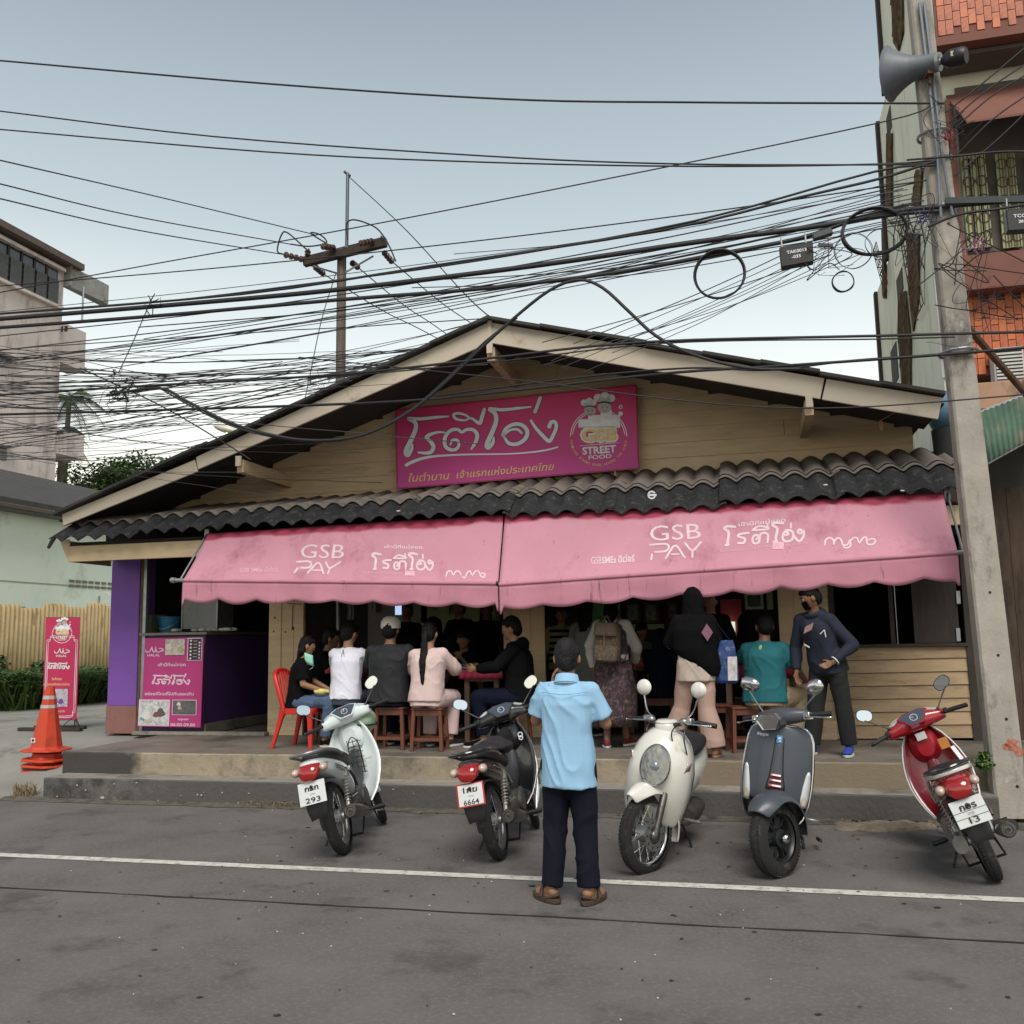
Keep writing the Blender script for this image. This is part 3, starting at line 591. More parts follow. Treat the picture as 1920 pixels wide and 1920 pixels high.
def logo(b0, b1, b2, P, P2, P3, cx, cy, k=1.0):
    """round street-food emblem: two cooks in tall hats over three big letters"""
    q = lambda x, y: P((cx+(x-1545)*k), cy+(y-440)*k); q2 = lambda x, y: P2((cx+(x-1545)*k), cy+(y-440)*k); q3 = lambda x, y: P3((cx+(x-1545)*k), cy+(y-440)*k)
    ringp(b0, 1545, 462, 200, 206, q, 182, 250); ringp(b0, 1545, 462, 186, 192, q, 186, 246); ringp(b0, 1545, 462, 200, 206, q, 290, 358); ringp(b0, 1545, 462, 186, 192, q, 294, 354)
    for x, y, r in ((1440, 212, 24), (1478, 200, 24), (1508, 210, 22), (1540, 176, 30), (1590, 168, 34), (1636, 178, 28)): disc(b0, x, y, r, q)
    rectp(b0, 1438, 214, 1512, 240, q); rectp(b0, 1540, 180, 1632, 212, q)
    for x0, x1, y0, y1 in ((1400, 1470, 330, 390), (1470, 1700, 300, 392), (1560, 1640, 262, 330)): rectp(b0, x0, y0, x1, y1, q)
    disc(b0, 1704, 290, 16, q); ringp(b0, 1704, 242, 8, 14, q)
    for x, y, rx, ry in ((1484, 268, 44, 40), (1588, 244, 50, 46)): disc(b1, x, y, rx, q2, ry)
    for x, y in ((1470, 268), (1500, 268), (1572, 244), (1606, 244)): disc(b2, x, y, 5, q3)
    stroke(b2, [(1540, 214), (1588, 206), (1636, 216)], 14, q3, 8); stroke(b2, [(1444, 242), (1484, 234), (1522, 246)], 10, q3, 8); stroke(b2, [(1470, 290), (1484, 296), (1498, 290)], 4, q3, 6); stroke(b2, [(1576, 266), (1590, 272), (1604, 266)], 4, q3, 6)
    print_text(b0, 'GSB', q, (1412, 492), (1690, 484), 98, bold=.085)
    print_text(b0, 'STREET', q2, (1430, 584), (1672, 566), 50, bold=.03); print_text(b0, 'FOOD', q2, (1474, 620), (1638, 608), 28, bold=.02)
    stroke(b0, [(1412, 522), (1690, 498)], 4, q2, 4)
    return q3
b0, b1, b2 = B(), B(), B(); q3 = logo(b0, b1, b2, zs, zs2, zs3, 1545, 440)
b0.build('emblem_white', mat('emblem_white', (.82, .82, .85), .5), sign); b1.build('emblem_face', mat('emblem_skin', (.52, .44, .42), .5), sign); b2.build('emblem_dark', mat('emblem_dark', (.10, .06, .06), .5), sign)
b = B(); print_text(b, 'GSB', q3, (1424, 488), (1680, 480), 84, bold=.035); b.build('emblem_gold', gold, sign)
# ---- counter with its menu board ----
ctr = thing('purple_counter', 'dark purple serving counter in the left shop opening behind the magenta board', 'counter')
ca = UZ(266, 1250, 11.42)[0]; cb = UZ(384, 1250, 11.42)[0]; zt_ = uvz(PP(320, 1186, 11.42)).z
B().fb(ca, cb, 11.42, 14.6, ZF+.02, zt_-.04).build('cabinet', purpd, ctr, bevel=.005)
B().fb(ca-.02, cb+.05, 11.36, 14.65, zt_-.038, zt_).build('counter_top', mat('counter_stone', (.16, .14, .12), .4, var=.2, vs=20), ctr, bevel=.004)
B().fb(cb+.002, cb+.03, 11.43, 14.58, ZF+.001, ZF+.13).build('plinth', conc, ctr)
B().fb(ca, UZ(500, 1370, 11.3)[0], 11.24, 11.36, ZF, ZF+.045).build('sill', conc, shop, bevel=.006)
mb = thing('menu_board', 'magenta menu board with photos and opening hours leaning on the counter front', 'sign')
tl, tr, bl, br = PP(272, 1197, 11.3), PP(382, 1195, 11.3), PP(264, 1362, 11.24), PP(376, 1364, 11.24)
b = B(); b.prism([tl, tr, br, bl], VX*.02); b.build('panel', mat('menu_magenta', (.42, .03, .17), .5, var=.07, vs=3), mb)
qm = quadmap(tl, tr, bl, br); q0 = lambda x, y: qm((x-165)/535, (y-885)/850, .004); q1 = lambda x, y: qm((x-165)/535, (y-885)/850, .007)
wp = mat('menu_print', (.70, .52, .62), .6)
def halal(b, P, ox, oy, k):
    for pts in ([(0, 40), (10, 60), (40, 55), (60, 10)], [(60, 10), (70, 50), (88, 60), (96, 20)], [(96, 10), (104, 56), (124, 62), (150, 52), (172, 44), (150, 28), (128, 24)]): stroke(b, [(ox+x*k, oy+y*k) for x, y in pts], 9*k, P, 16)
    print_text(b, 'HALAL', P, (ox+20*k, oy+104*k), (ox+138*k, oy+104*k), 24*k, bold=.02)
def roti2(b, P, ox, oy, k, w):   # brush lettering again, at another size
    for pts, ww in W1: stroke(b, [(ox+(x-140)*k, oy+(y-170)*k+(x-140)*k*.12) for x, y in pts], w, P, 30)
b = B(); halal(b, q0, 176, 960, .98); print_text(b, 'เช้านี้ที่แม่สอด', q0, (296, 1158), (548, 1158), 28, bold=.02); roti2(b, q0, 248, 1195, .31, 13); print_text(b, 'อร่อยที่ไหนก็ไปกับออมสิน', q0, (188, 1436), (630, 1436), 26, bold=.02)
print_text(b, 'open', q0, (498, 1670), (592, 1670), 22, bold=.02); print_text(b, '06.00-09.00', q0, (434, 1726), (652, 1726), 28, bold=.02)
for x0, y0, x1, y1 in ((140, 1478, 420, 1728), (442, 1478, 660, 1622), (558, 888, 690, 1106)): rectp(b, x0, y0, x1, y1, q0)
b.build('lettering', wp, mb)
def photo(name, P, x0, y0, x1, y1, cols, par, seed=1, bgc=(.3, .3, .3)):
    rnd = random.Random(seed); b = B(); rectp(b, x0, y0, x1, y1, P); w, h = x1-x0, y1-y0
    ms = [mat('photo_bg_%d' % seed, bgc, .5, var=.5, vs=25)]
    for i, c in enumerate(cols):
        ms.append(mat('photo_%d_%d' % (seed, i), c, .5, var=.2)); b.cm = i+1
        x = x0+w*rnd.uniform(.15, .85); y = y0+h*rnd.uniform(.2, .8); r = min(w, h)*rnd.uniform(.10, .2)
        PZ = lambda a, d, k=i: P(a, d, ) 
        vs = [P(min(max(x+r*(1+.3*sin(3*t*2*pi/12))*cos(2*pi*t/12), x0), x1), min(max(y+r*1.1*sin(2*pi*t/12), y0), y1)) for t in range(12)]
        nrm = (P(x0+w, y0)-P(x0, y0)).cross(P(x0, y0+h)-P(x0, y0)).normalized(); nrm = nrm if nrm.dot(C0-vs[0]) > 0 else -nrm
        b.add([p+nrm*.0006*(i+1) for p in vs], [tuple(range(12))])
    return b.build(name, ms, par)
photo('photo_print', q1, 150, 1486, 410, 1720, [(.5, .5, .5), (.25, .07, .05), (.1, .3, .25), (.45, .4, .36), (.12, .08, .07), (.6, .6, .58)], mb, 3, (.5, .5, .5))
photo('photo_print', q1, 448, 1484, 654, 1616, [(.2, .05, .04), (.4, .38, .36), (.12, .1, .1), (.4, .3, .25), (.5, .5, .46)], mb, 4, (.10, .10, .10))
photo('photo_print', q1, 358, 898, 534, 1050, [(.5, .45, .3), (.35, .35, .2), (.6, .55, .5)], mb, 5, (.45, .42, .36))
b = B(); rectp(b, 566, 896, 684, 1100, q1); b.build('price_list', mat('list_black', (.02, .02, .025), .5), mb)
b = B(); q2m = lambda x, y: qm((x-165)/535, (y-885)/850, .010)
for i in range(6):
    disc(b, 590, 915+i*34, 10, q2m); disc(b, 668, 935+i*29, 9, q2m); rectp(b, 612, 918+i*30, 648, 922+i*30, q2m)
b.build('price_dots', wp, mb)
# ---- standing banner in the lane ----
VN = 12.0
bn = thing('standing_banner', 'tall narrow magenta banner on a black stand beside the stacked cones', 'banner')
tl, tr, bl, br = PP(86, 1158, VN), PP(150, 1158, VN), PP(79, 1350, VN), PP(143, 1350, VN)
b = B(); b.prism([tl, tr, br, bl], VX*.006); b.build('panel', mat('banner_red', (.50, .02, .09), .5, var=.08, vs=3), bn)
qb = quadmap(tl, tr, bl, br); qn = lambda x, y, o=.004: qb((x-272)/212, (y-822)/620, o); qn2 = lambda x, y: qn(x, y, .007); qn3 = lambda x, y: qn(x, y, .010)
def zshear(f): return f
b = B(); halal(b, qn, 335, 1005, .55); roti2(b, qn, 295, 1080, .122, 7)
for o_ in (0, 9):
    P = [(285+o_, 960+o_), (305, 955+o_), (310, 935+o_), (345, 935+o_)]; stroke(b, P, 3.5, qn, 12)
    P = [(475-o_, 960+o_), (455, 955+o_), (450, 935+o_), (420, 935+o_)]; stroke(b, P, 3.5, qn, 12)
    for x in (285+o_, 475-o_): stroke(b, [(x, 960+o_), (x, 1395-o_)], 3.5, qn, 4)
    stroke(b, [(285+o_, 1395-o_), (300, 1400-o_), (310, 1425-o_), (450, 1425-o_), (460, 1400-o_), (475-o_, 1395-o_)], 3.5, qn, 20)
b.build('lettering', white, bn)
b0, b1, b2 = B(), B(), B(); q3 = logo(b0, b1, b2, qn, qn2, qn3, 378, 910, .30); ringp(b0, 1545, 462, 196, 206, lambda x, y: qn(378+(x-1545)*.30, 910+(y-440)*.30), 0, 180)
b0.build('emblem_white', mat('emblem_white', (.82, .82, .85), .5), bn); b1.build('emblem_face', mat('emblem_skin', (.52, .44, .42), .5), bn); b2.build('emblem_dark', mat('emblem_dark', (.1, .06, .06), .5), bn)
b = B(); print_text(b, 'GSB', q3, (1424, 488), (1680, 480), 84, bold=.035); print_text(b, 'ในตำนาน', qn, (325, 1202), (385, 1202), 14, bold=.02); print_text(b, 'เจ้าแรกแห่งประเทศไทย', qn, (275, 1234), (436, 1234), 13, bold=.02); print_text(b, 'เปิดบริการทุกวัน', qn, (318, 1394), (412, 1394), 10, bold=.02); b.build('gold_lettering', gold, bn)
photo('photo_print', qn2, 288, 1256, 428, 1362, [(.15, .06, .3), (.5, .5, .5), (.25, .12, .1), (.5, .45, .45)], bn, 6, (.45, .42, .5))
b = B(); zfl = lane_z(-8, 12.0)
top = PP(118, 1162, VN+.05); ft = uvz(PP(138, 1404, VN+.03)); post = F(ft.x, VN+.03, zfl)
b.tube([post+ZX*.02, F(ft.x, VN+.03, uvz(top).z)], .008, 6)
hub = F(ft.x, VN+.03, zfl+.2)
for du, dv_ in ((-.16, -.1), (.16, -.1), (0, .15)): b.tube([hub, F(ft.x+du, VN+dv_, zfl+.015)], .007, 6)
b.tube([PP(86, 1158, VN+.02), PP(150, 1158, VN+.02)], .006, 6); b.tube([PP(79, 1350, VN+.02), PP(143, 1350, VN+.02)], .006, 6)
b.build('stand', blk, bn, smooth=40)
b = B(); b.fb(ft.x-.75, ft.x+.28, 11.78, 11.86, zfl+.0, zfl+.05); b.fb(ft.x-.75, ft.x+.1, 12.1, 12.17, zfl+.0, zfl+.05); b.build('base_bar', mat('base_wood', (.04, .035, .03), .9), bn, bevel=.006)
# ================= right neighbours =================
def PU(px, py, u): return hit(px, py, UX*u, UX)
grn = mat('pale_green_wall', (.78, .77, .64), .85, var=.08, vs=.8, bump=.05, dirt=((.46, .47, .34), .28, 1.2, (1, 1, .18)), dirt2=((.10, .10, .07), .08, 2.2, (1.5, 1.5, .12)))
brk = mat('glazed_brick', (.44, .105, .035), .45, var=.3, vs=3, bump=.2, bs=30, dirt=((.13, .035, .02), .35, 2))
brk2 = mat('glazed_brick_orange', (.50, .13, .04), .45, var=.25, vs=3, bump=.2, bs=30)
redb = mat('red_brown_paint', (.19, .075, .055), .8, var=.15, vs=1.5, dirt=((.08, .04, .035), .35, 1.5))
greyc = mat('soffit_grey', (.115, .098, .085), .9, var=.15, vs=1.5)
peach = mat('peach_ledge', (.42, .25, .16), .85, var=.12, vs=2, dirt=((.07, .055, .045), .4, 2.5, (1, 1, .4)))
winG = mat('window_frame_green', (.38, .44, .24), .7, var=.08)
UB = 2.62
rb = thing('brick_apartment_building', 'tall apartment block with red-brown glazed brick balconies and a stained pale green side wall', 'building')
c0 = uvz(PU(1772, 735, UB)); c1 = uvz(PU(1652, 730, UB)); VF = c0.y
f0, f1 = uvz(PU(1652, 730, UB)), uvz(PU(1663, -60, UB)); k_ = (16-f1.z)/(f1.z-f0.z); f1 = f1+(f1-f0)*k_; fb0 = f0-(f1-f0)*(f0.z/(f1.z-f0.z))
zs_ = [0, 5.6, 8.2, 10.8, 16]   # the rear steps back a little at each upper floor
for i_ in range(4):
    zc_ = min(max((zs_[i_]+zs_[i_+1])/2, 4.5), 11); ve = lerp(f0.y, f1.y, (zc_-f0.z)/(f1.z-f0.z)); B().fb(UB, UB+7, VF, ve, zs_[i_], zs_[i_+1]-.001).build('wall', grn, rb); B().fb(UB-.06, UB+.02, ve-.06, ve+.1, zs_[i_], zs_[i_+1]).build('edge_trim', darkw, rb)

b = B(); q = uvz(PU(1737, 0, UB)); b.fb(UB-.03, UB+.16, VF-.03, VF-.004, 5.0, 16); b.build('corner_strip', mat('white_strip', (.5, .5, .48), .7), rb)
# narrow recesses in the side wall with woven cane screens
cane = mat('cane_screen', (.17, .12, .075), .9, var=.45, vs=9, bump=1.0, bs=24)
def side(px0, px1, py0, py1, m, name, t=.03, out=.03):
    a = uvz(PU(px0, (py0+py1)/2, UB)); c = uvz(PU(px1, (py0+py1)/2, UB)); z1 = uvz(PU((px0+px1)/2, py0, UB)).z; z0 = uvz(PU((px0+px1)/2, py1, UB)).z
    return a.y, c.y, z0, z1, part(B().fb(UB-out, UB-out+t, c.y, a.y, z0, z1), name, m, rb)
for pts in ([(1668, -40), (1690, -40), (1692, 60), (1684, 96), (1674, 80)], [(1661, 250), (1671, 250), (1672, 398), (1660, 398)], [(1699, 436), (1722, 440), (1721, 560), (1711, 622), (1704, 560)], [(1685, 546), (1697, 546), (1707, 640), (1706, 724), (1690, 724), (1682, 620)], [(1652, 430), (1660, 430), (1660, 560), (1655, 560)], [(1716, 318), (1728, 318), (1723, 388), (1708, 386)]):
    P_ = [PU(x, y, UB-.03) for x, y in pts]; part(B().prism(P_, UX*.025), 'cane_screen', mat('cane_back', (.085, .06, .04), .9, var=.5, vs=8, bump=1, bs=25), rb)
    xs = [p[0] for p in pts]; ys = [p[1] for p in pts]; b = B()
    for k in range(7):
        x_ = lerp(min(xs)+2.5, max(xs)-2.5, k/6); col = []
        for j in range(12):
            y_ = lerp(min(ys)+2, max(ys)-2-8*abs(noise.noise(V((k*2.3, xs[0], 0)))), j/11); n_ = len(pts); ins = 0
            for q_ in range(n_):
                (xa, ya), (xb, yb) = pts[q_], pts[(q_+1) % n_]
                if (ya > y_) != (yb > y_) and x_ < xa+(y_-ya)*(xb-xa)/(yb-ya): ins ^= 1
            if ins: col.append(PU(x_+1.2*noise.noise(V((j*.7, k*3, 2))), y_, UB-.045-.012*(k % 2)))
        if len(col) > 2: b.tube(col, .014, 5)
    if b.v: b.build('cane', cane, rb, smooth=60)
for x0, x1, y0, y1 in ((1663, 1672, 205, 255), (1682, 1694, 510, 556), (1672, 1684, 645, 722), (1656, 1662, 360, 420)): side(x0, x1, y0, y1, darkw, 'side_opening', .02, .012)
for x0, x1, y0, y1, n in ((1712, 1731, 420, 625, 9), (1661, 1669, 470, 560, 5)):   # wire cages
    a = uvz(PU(x0, y0, UB)); c = uvz(PU(x1, y0, UB)); z1 = a.z; z0 = uvz(PU(x0, y1, UB)).z; b = B()
    for k in range(n+1):
        z = lerp(z0, z1, k/n); w_ = lerp(.35, 1, k/n)
        b.bar(F(UB-.22*w_, a.y, z), F(UB-.22*w_, c.y, z), .012); b.bar(F(UB-.02, a.y, z), F(UB-.22*w_, a.y, z), .012)
    for k in range(5): v = lerp(a.y, c.y, k/4); b.bar(F(UB-.08, v, z0), F(UB-.22, v, z1), .010)
    b.build('wire_cage', rusty, rb)
def fx(name, px0, py0, px1, py1, v, m, t=.1, par=rb, u1=None, z0=None, z1=None, **k):
    a = uvz(PP(px0, py0, v)); c = uvz(PP(px1, py1, v)); return part(B().fb(a.x, c.x if u1 is None else u1, v, v+t, c.z if z0 is None else z0, a.z if z1 is None else z1), name, m, par, **k)
VA = VF-.02; UE = UB+4.2; VBc = 12.9
def zat(py, v, px=1830): return uvz(PP(px, py, v)).z
# top balcony: brick parapet on a slab
zb0, zb1 = zat(72, VBc), zat(72, VBc)+2.2
ub = UZ(1752, 60, VBc)[0]
part(B().fb(ub, UE, VBc, VF-.03, zb0-.02, zb0+.1), 'balcony_slab', redb, rb)
part(B().fb(ub+.02, UE, VBc+.03, VBc+.12, zb0+.1, zb1), 'parapet', redb, rb)
part(B().fb(ub-.012, ub+.018, VBc+.05, VF-.04, zb0+.1, zb1), 'parapet_side', mat('white_strip', (.5, .5, .48), .7), rb)
bm = B().box((0, 0, 0), (.088, .02, .205)); 
meb = bm.mesh('brick'); meb2 = bm.mesh('brick'); meb.materials.append(brk); meb2.materials.append(brk2)
def bricks(u0, u1, z0, z1, v, par, rot=False):
    w_, h_ = (.095, .215); j = 0; z = z0+h_/2
    while z < z1:
        u = u0+w_/2+(0 if j % 2 else w_/2)*0
        while u < u1:
            dz = (random.random()-.5)*.0+(.5*h_ if int(round((u-u0)/w_)) % 2 else 0)
            if z+dz < z1-.05:
                o = bpy.data.objects.new('brick', meb if random.random() < .6 else meb2); C.objects.link(o); o.parent = par
                o.matrix_world = MX.Translation(F(u, v-.003-.004*random.random(), z+dz)) @ FM; 
            u += w_
        z += h_; j += 1
bricks(ub+.05, UZ(1925, 20, VBc)[0], zb0+.12, zat(-30, VBc), VBc+.028, rb)
# slab soffit and sloping red canopy under it
part(B().fb(ub+.1, UE, VBc+.2, VF-.03, zat(86, VBc+.2)-.1, zb0-.03), 'balcony_beam', greyc, rb)
b = B(); zA, zB_ = zat(175, VF-.05), zat(232, 12.8); uA = UZ(1775, 200, VF-.05)[0]
b.prism([F(uA, VF-.05, zA), F(UE, VF-.05, zA+.05), F(UE, 12.75, zB_+.05), F(uA+.05, 12.75, zB_)], V((0, 0, .03))); b.build('window_canopy', redb, rb)
fx('back_wall', 1790, 165, 1920, 735, VF-.03, greyc, .02, u1=UE)
# windows with green frames and curled grilles
WV = VF-.12
for x0, x1 in ((1800, 1862), (1866, 1918), (1922, 1980)):
    a = uvz(PP(x0, 290, WV)); c = uvz(PP(x1, 462, WV)); w = part(B().fb(a.x, c.x, WV+.03, WV+.05, c.z, a.z), 'window', glassd, rb)
    b = B(); 
    for uu in (a.x, c.x-.09, (a.x+c.x)/2-.04): b.fb(uu, uu+.085, WV-.01, WV+.028, c.z, a.z)
    b.fb(a.x+.086, c.x-.092, WV-.005, WV+.028, a.z-.07, a.z); b.fb(a.x+.086, c.x-.092, WV-.005, WV+.028, c.z, c.z+.07); b.build('window_frame', winG, w)
    b = B()
    for k in range(5):
        for s_ in (0, 1):
            cu = lerp(a.x+.13, c.x-.13, s_); cu = lerp(a.x, c.x, .25+.5*s_); cz = lerp(c.z+.15, a.z-.15, k/4)
            b.torus(F(cu, WV-.02, cz), VX, .07, .007, 14, 4)
    for k in range(6): uu = lerp(a.x+.03, c.x-.03, k/5); b.bar(F(uu, WV-.03, c.z), F(uu, WV-.03, a.z), .010)
    b.build('window_grille', rusty, w)
fx('post', 1786, 185, 1796, 480, WV-.1, redb, .1); fx('post', 1776, 190, 1784, 480, WV-.05, winG, .05)
# middle ledge, brick apron, lower ledge
a = uvz(PP(1802, 480, 12.9)); c = uvz(PP(1802, 545, 12.9)); part(B().fb(a.x, UE, 12.9, VF-.04, c.z, a.z), 'ledge', redb, rb)
z0 = zat(705, 13.2); z1 = zat(548, 13.2); u0 = UZ(1808, 600, 13.2)[0]
part(B().fb(u0, UE, 13.22, VF-.04, z0, z1), 'parapet', redb, rb); bricks(u0+.02, UZ(1925, 600, 13.2)[0], z0+.01, z1-.02, 13.2, rb)
a = uvz(PP(1832, 718, 12.5)); c = uvz(PP(1832, 768, 12.5)); part(B().fb(a.x, UE, 12.5, VF-.05, c.z, a.z), 'peach_ledge', peach, rb, bevel=.01)
ac = thing('air_conditioner', 'white louvred air conditioner box above the peach ledge', 'air conditioner')
a = uvz(PP(1862, 652, 12.9)); c = uvz(PP(1925, 716, 12.9)); B().fb(a.x, c.x, 12.92, 13.15, a.z-.02-.42, a.z).build('case', mat('ac_white', (.5, .5, .47), .5), ac, bevel=.01)
b = B()
for k in range(9): z = lerp(a.z-.40, a.z-.04, k/8); b.fb(a.x+.02, c.x-.02, 12.90, 12.915, z-.012, z+.012)
b.build('louvre', mat('ac_white', (.5, .5, .47), .5), ac); B().fb(a.x+.02, c.x-.02, 12.916, 12.92, a.z-.42, a.z-.02).build('grille_gap', blk, ac)
# timber-fronted shop under it, with the green corrugated canopy
nb_ = thing('timber_shopfront', 'dark brown boarded shopfront behind the leaning concrete pole', 'shopfront')
brw = mat('brown_boards', (.065, .042, .028), .9, var=.25, vs=3, bump=.25, bs=30, stretch=(6, 6, 1), dirt=((.03, .02, .015), .4, 1.6))
u = uR+.12; i = 0
while u < 7:
    w_ = .17+.03*((i*7) % 3); B().fb(u, u+w_-.006, 11.5+.008*(i % 3), 11.56, .3, 1.15 if 0 else 3.2).build('board', brw, nb_); u += w_; i += 1
B().fb(uR+.12, 7, 11.58, 12.4, 3.0, 3.85).build('dark_loft', black_in, nb_)
B().fb(uR+.05, 7, 11.40, 11.49, .15, .35).build('sill_beam', darkw, nb_)
B().fb(uR+.9, 7, 11.3, 11.45, 3.05, 3.2).build('lintel', darkw, nb_)
B().fb(uR+1.02, uR+1.06, 11.3, 11.38, 1.7, 2.9).build('pipe_frame', galv, nb_)
can = thing('corrugated_canopy', 'faded green corrugated sheet canopy to the right of the concrete pole', 'canopy')
cang = mat('canopy_green', (.06, .12, .08), .7, var=.25, vs=2, dirt=((.17, .15, .10), .45, 2, (1, 1, .4)))
k0, k1 = PP(1826, 778, 11.4), PP(1990, 715, 11.4); k2, k3 = PP(1842, 872, 10.9), PP(1990, 790, 10.9)
b = B(); rows = []
for j in range(3):
    rows.append([k0.lerp(k1, i/60).lerp(k2.lerp(k3, i/60), j/2) + VX*(.02*cos(i*1.6))+ZX*(.012*cos(i*1.6)) for i in range(61)])
b.grid(rows); b.build('sheet', cang, can, smooth=60, solid=.004); b = B(); b.bar(k0+VX*.05, k1+VX*.05, .05); b.bar(k2+VX*.06, k3+VX*.06, .04); b.bar(k2+VX*.06, k2+VX*.6-ZX*.1, .04); b.build('frame', galv, can)
bk = thing('water_tank', 'blue drum-like tank end tucked between the roof and the concrete pole', 'tank')
B().ell(PP(1779, 775, 11.6), (.22, .3, .26)).build('drum', mat('tank_blue', (.12, .22, .30), .6), bk, smooth=80)
p = PP(1781, 806, 11.5); B().cyl(p-ZX*1.2, p, .14, 14, .2).build('downpipe_hood', mat('dark_tarp', (.02, .022, .024), .7), bk, smooth=40)
# ================= left neighbours =================
UFN = -15.5
fence = thing('corrugated_fence', 'straw yellow corrugated metal fence along the side lane', 'fence')
yel = mat('yellow_sheet', (.42, .31, .155), .7, var=.12, vs=2, dirt=((.18, .12, .05), .3, 2.5, (3, 3, .6)), dirt2=((.55, .52, .45), .0, 5, (4, 4, .8)))
vs0 = uvz(PU(-60, 1200, UFN)).y; v1_ = uvz(PU(230, 1200, UFN)).y; n = 7
for i in range(n):
    a, c = lerp(vs0, v1_, i/n), lerp(vs0, v1_, (i+1)/n); zt2 = 2.42+.09*((i*3) % 2)+.03*i; rows = []
    for z in (.38, zt2): rows.append([F(UFN+.018*cos(lerp(a, c, k/64)*2*pi/.13), lerp(a, c, k/64), z) for k in range(65)])
    b = B(); b.grid(rows); b.build('fence_sheet', yel, fence, smooth=60, solid=.004)
gh = thing('pale_green_house', 'low pale green house with a dark roof edge behind the yellow fence', 'house')
pgr = mat('mint_wall', (.74, .82, .70), .85, var=.05, vs=.6, dirt=((.56, .62, .5), .2, .8))
UH = -18.2; a = uvz(PU(-80, 1000, UH)).y; c = a+15
zr = uvz(PU(60, 950, UH)).z
B().fb(UH-6, UH, a-6, c, 0, zr-.15).build('wall', pgr, gh)
b = B(); b.fb(UH+.003, UH+.012, a, c, zr-2.0, zr-1.97); b.build('wall_joint', mat('joint', (.3, .34, .25), .9), gh)
b = B(); b.prism([F(UH-3.5, a-6, zr+1.5), F(UH+.55, a-6, zr-.12), F(UH+.55, a-6, zr+.02), F(UH-3.5, a-6, zr+1.66)], VX*(c-a+6.4)); b.build('roof', roofm, gh)
B().fb(UH+.50, UH+.56, a-6, c+.4, zr-.22, zr-.125).build('roof_fascia', mat('fascia_brown', (.09, .07, .05), .8), gh)
B().fb(UH+.01, UH+.5, a-6, c+.3, zr-.24, zr-.2).build('eave_soffit', mat('eave_grey', (.12, .125, .12), .8), gh)
zv = uvz(PU(165, 1100, UH)).z
for i in range(7):
    for j in (0, 1):
        v = uvz(PU(134+i*12, 1100, UH)).y; B().fb(UH+.004, UH+.02, v-.10, v+.10, zv-.04+j*.13, zv+.03+j*.13).build('vent_slot', glassd, gh)
q = uvz(PU(20, 1137, UH)); B().fb(UH+.004, UH+.03, a, uvz(PU(46, 1150, UH)).y, q.z-.9, q.z).build('window', glassd, gh)
lean = thing('small_lean_to', 'small curved sheet awning above the fence, beside the purple column', 'awning')
b = B(); p0, p1 = PU(162, 1104, -17), PU(203, 1112, -17)
b.grid([[p0.lerp(p1, t/6)+UX*(s*.5)-ZX*(.55*(s/3)**1.6) for t in range(7)] for s in range(4)]); b.build('sheet', mat('white_sheet', (.42, .42, .38), .7, var=.2), lean, smooth=60, solid=.01)
b = B(); b.bar(p0+UX*.4-ZX*.2, p0+UX*.2-ZX*2.6, .05); b.build('leg', galv, lean)
# old concrete apartment block on the far left
UA = -27; far = uvz(PU(118, 560, UA)).y
oa = thing('old_apartment_block', 'weathered pinkish white concrete block with barred top windows and corner balconies at the far left', 'building')
oldc = mat('weathered_plaster', (.60, .52, .49), .9, var=.12, vs=.5, bump=.1, dirt=((.33, .27, .26), .36, .9, (1, 1, .35)), dirt2=((.10, .095, .09), .16, 1.6, (1, 1, .3)))
zt3 = uvz(PU(60, 455, UA)).z
B().fb(UA-8, UA, far-14, far, 0, zt3-.3).build('wall', oldc, oa)
b = B(); b.prism([F(UA-8, far-14, zt3-.28), F(UA+.5, far-14, zt3-.28), F(UA+.5, far-14, zt3-.02), F(UA-8, far-14, zt3+.1)], VX*14.6); b.build('roof_slab', mat('roof_edge', (.12, .085, .075), .85, var=.2), oa)
def su(px, py): q = uvz(PU(px, py, UA)); return q.y, q.z
zw1 = su(60, 505)[1]; zw0 = su(60, 570)[1]; zmid = su(60, 520)[1]; zlo = su(60, 568)[1]
vA, vB_ = su(-40, 450)[0], su(107, 525)[0]
zW1 = su(107, 505)[1]+.5; zW1 = su(50, 478)[1]; zWm = su(50, 500)[1]; zW0 = su(50, 548)[1]
B().fb(UA+.004, UA+.03, vA, vB_, zW0, zW1).build('window_recess', darkw, oa)
nW = 6
for i in range(nW):
    a, c = lerp(vA, vB_, i/nW), lerp(vA, vB_, (i+1)/nW)
    w = B().fb(UA+.035, UA+.05, a+.08, c-.08, zWm+.05, zW1-.08).build('window', mat('old_pane', (.06, .075, .09), .15, var=.2), oa)
    b = B(); b.fb(UA+.05, UA+.09, a-.04, a+.06, zW0, zW1); b.fb(UA+.05, UA+.09, a+.061, c-.041, zWm-.04, zWm+.04); b.build('window_frame', darkw, w)
    b = B()
    for k in range(11): v = lerp(a+.1, c-.08, k/10); b.bar(F(UA+.14, v, zW0+.03), F(UA+.14, v, zWm), .03)
    for k in range(5): z = lerp(zW0+.05, zWm-.03, k/4); b.bar(F(UA+.14, a+.05, z), F(UA+.14, c-.05, z), .03)
    b.build('window_grille', mat('grille_grey', (.10, .105, .105), .7, var=.2), oa)
B().fb(UA, UA+.22, vA, vB_+.2, zW0-.12, zW0).build('ledge', oldc, oa); B().fb(UA, UA+.25, vA, vB_+.2, zW1, zW1+.12).build('ledge', oldc, oa)
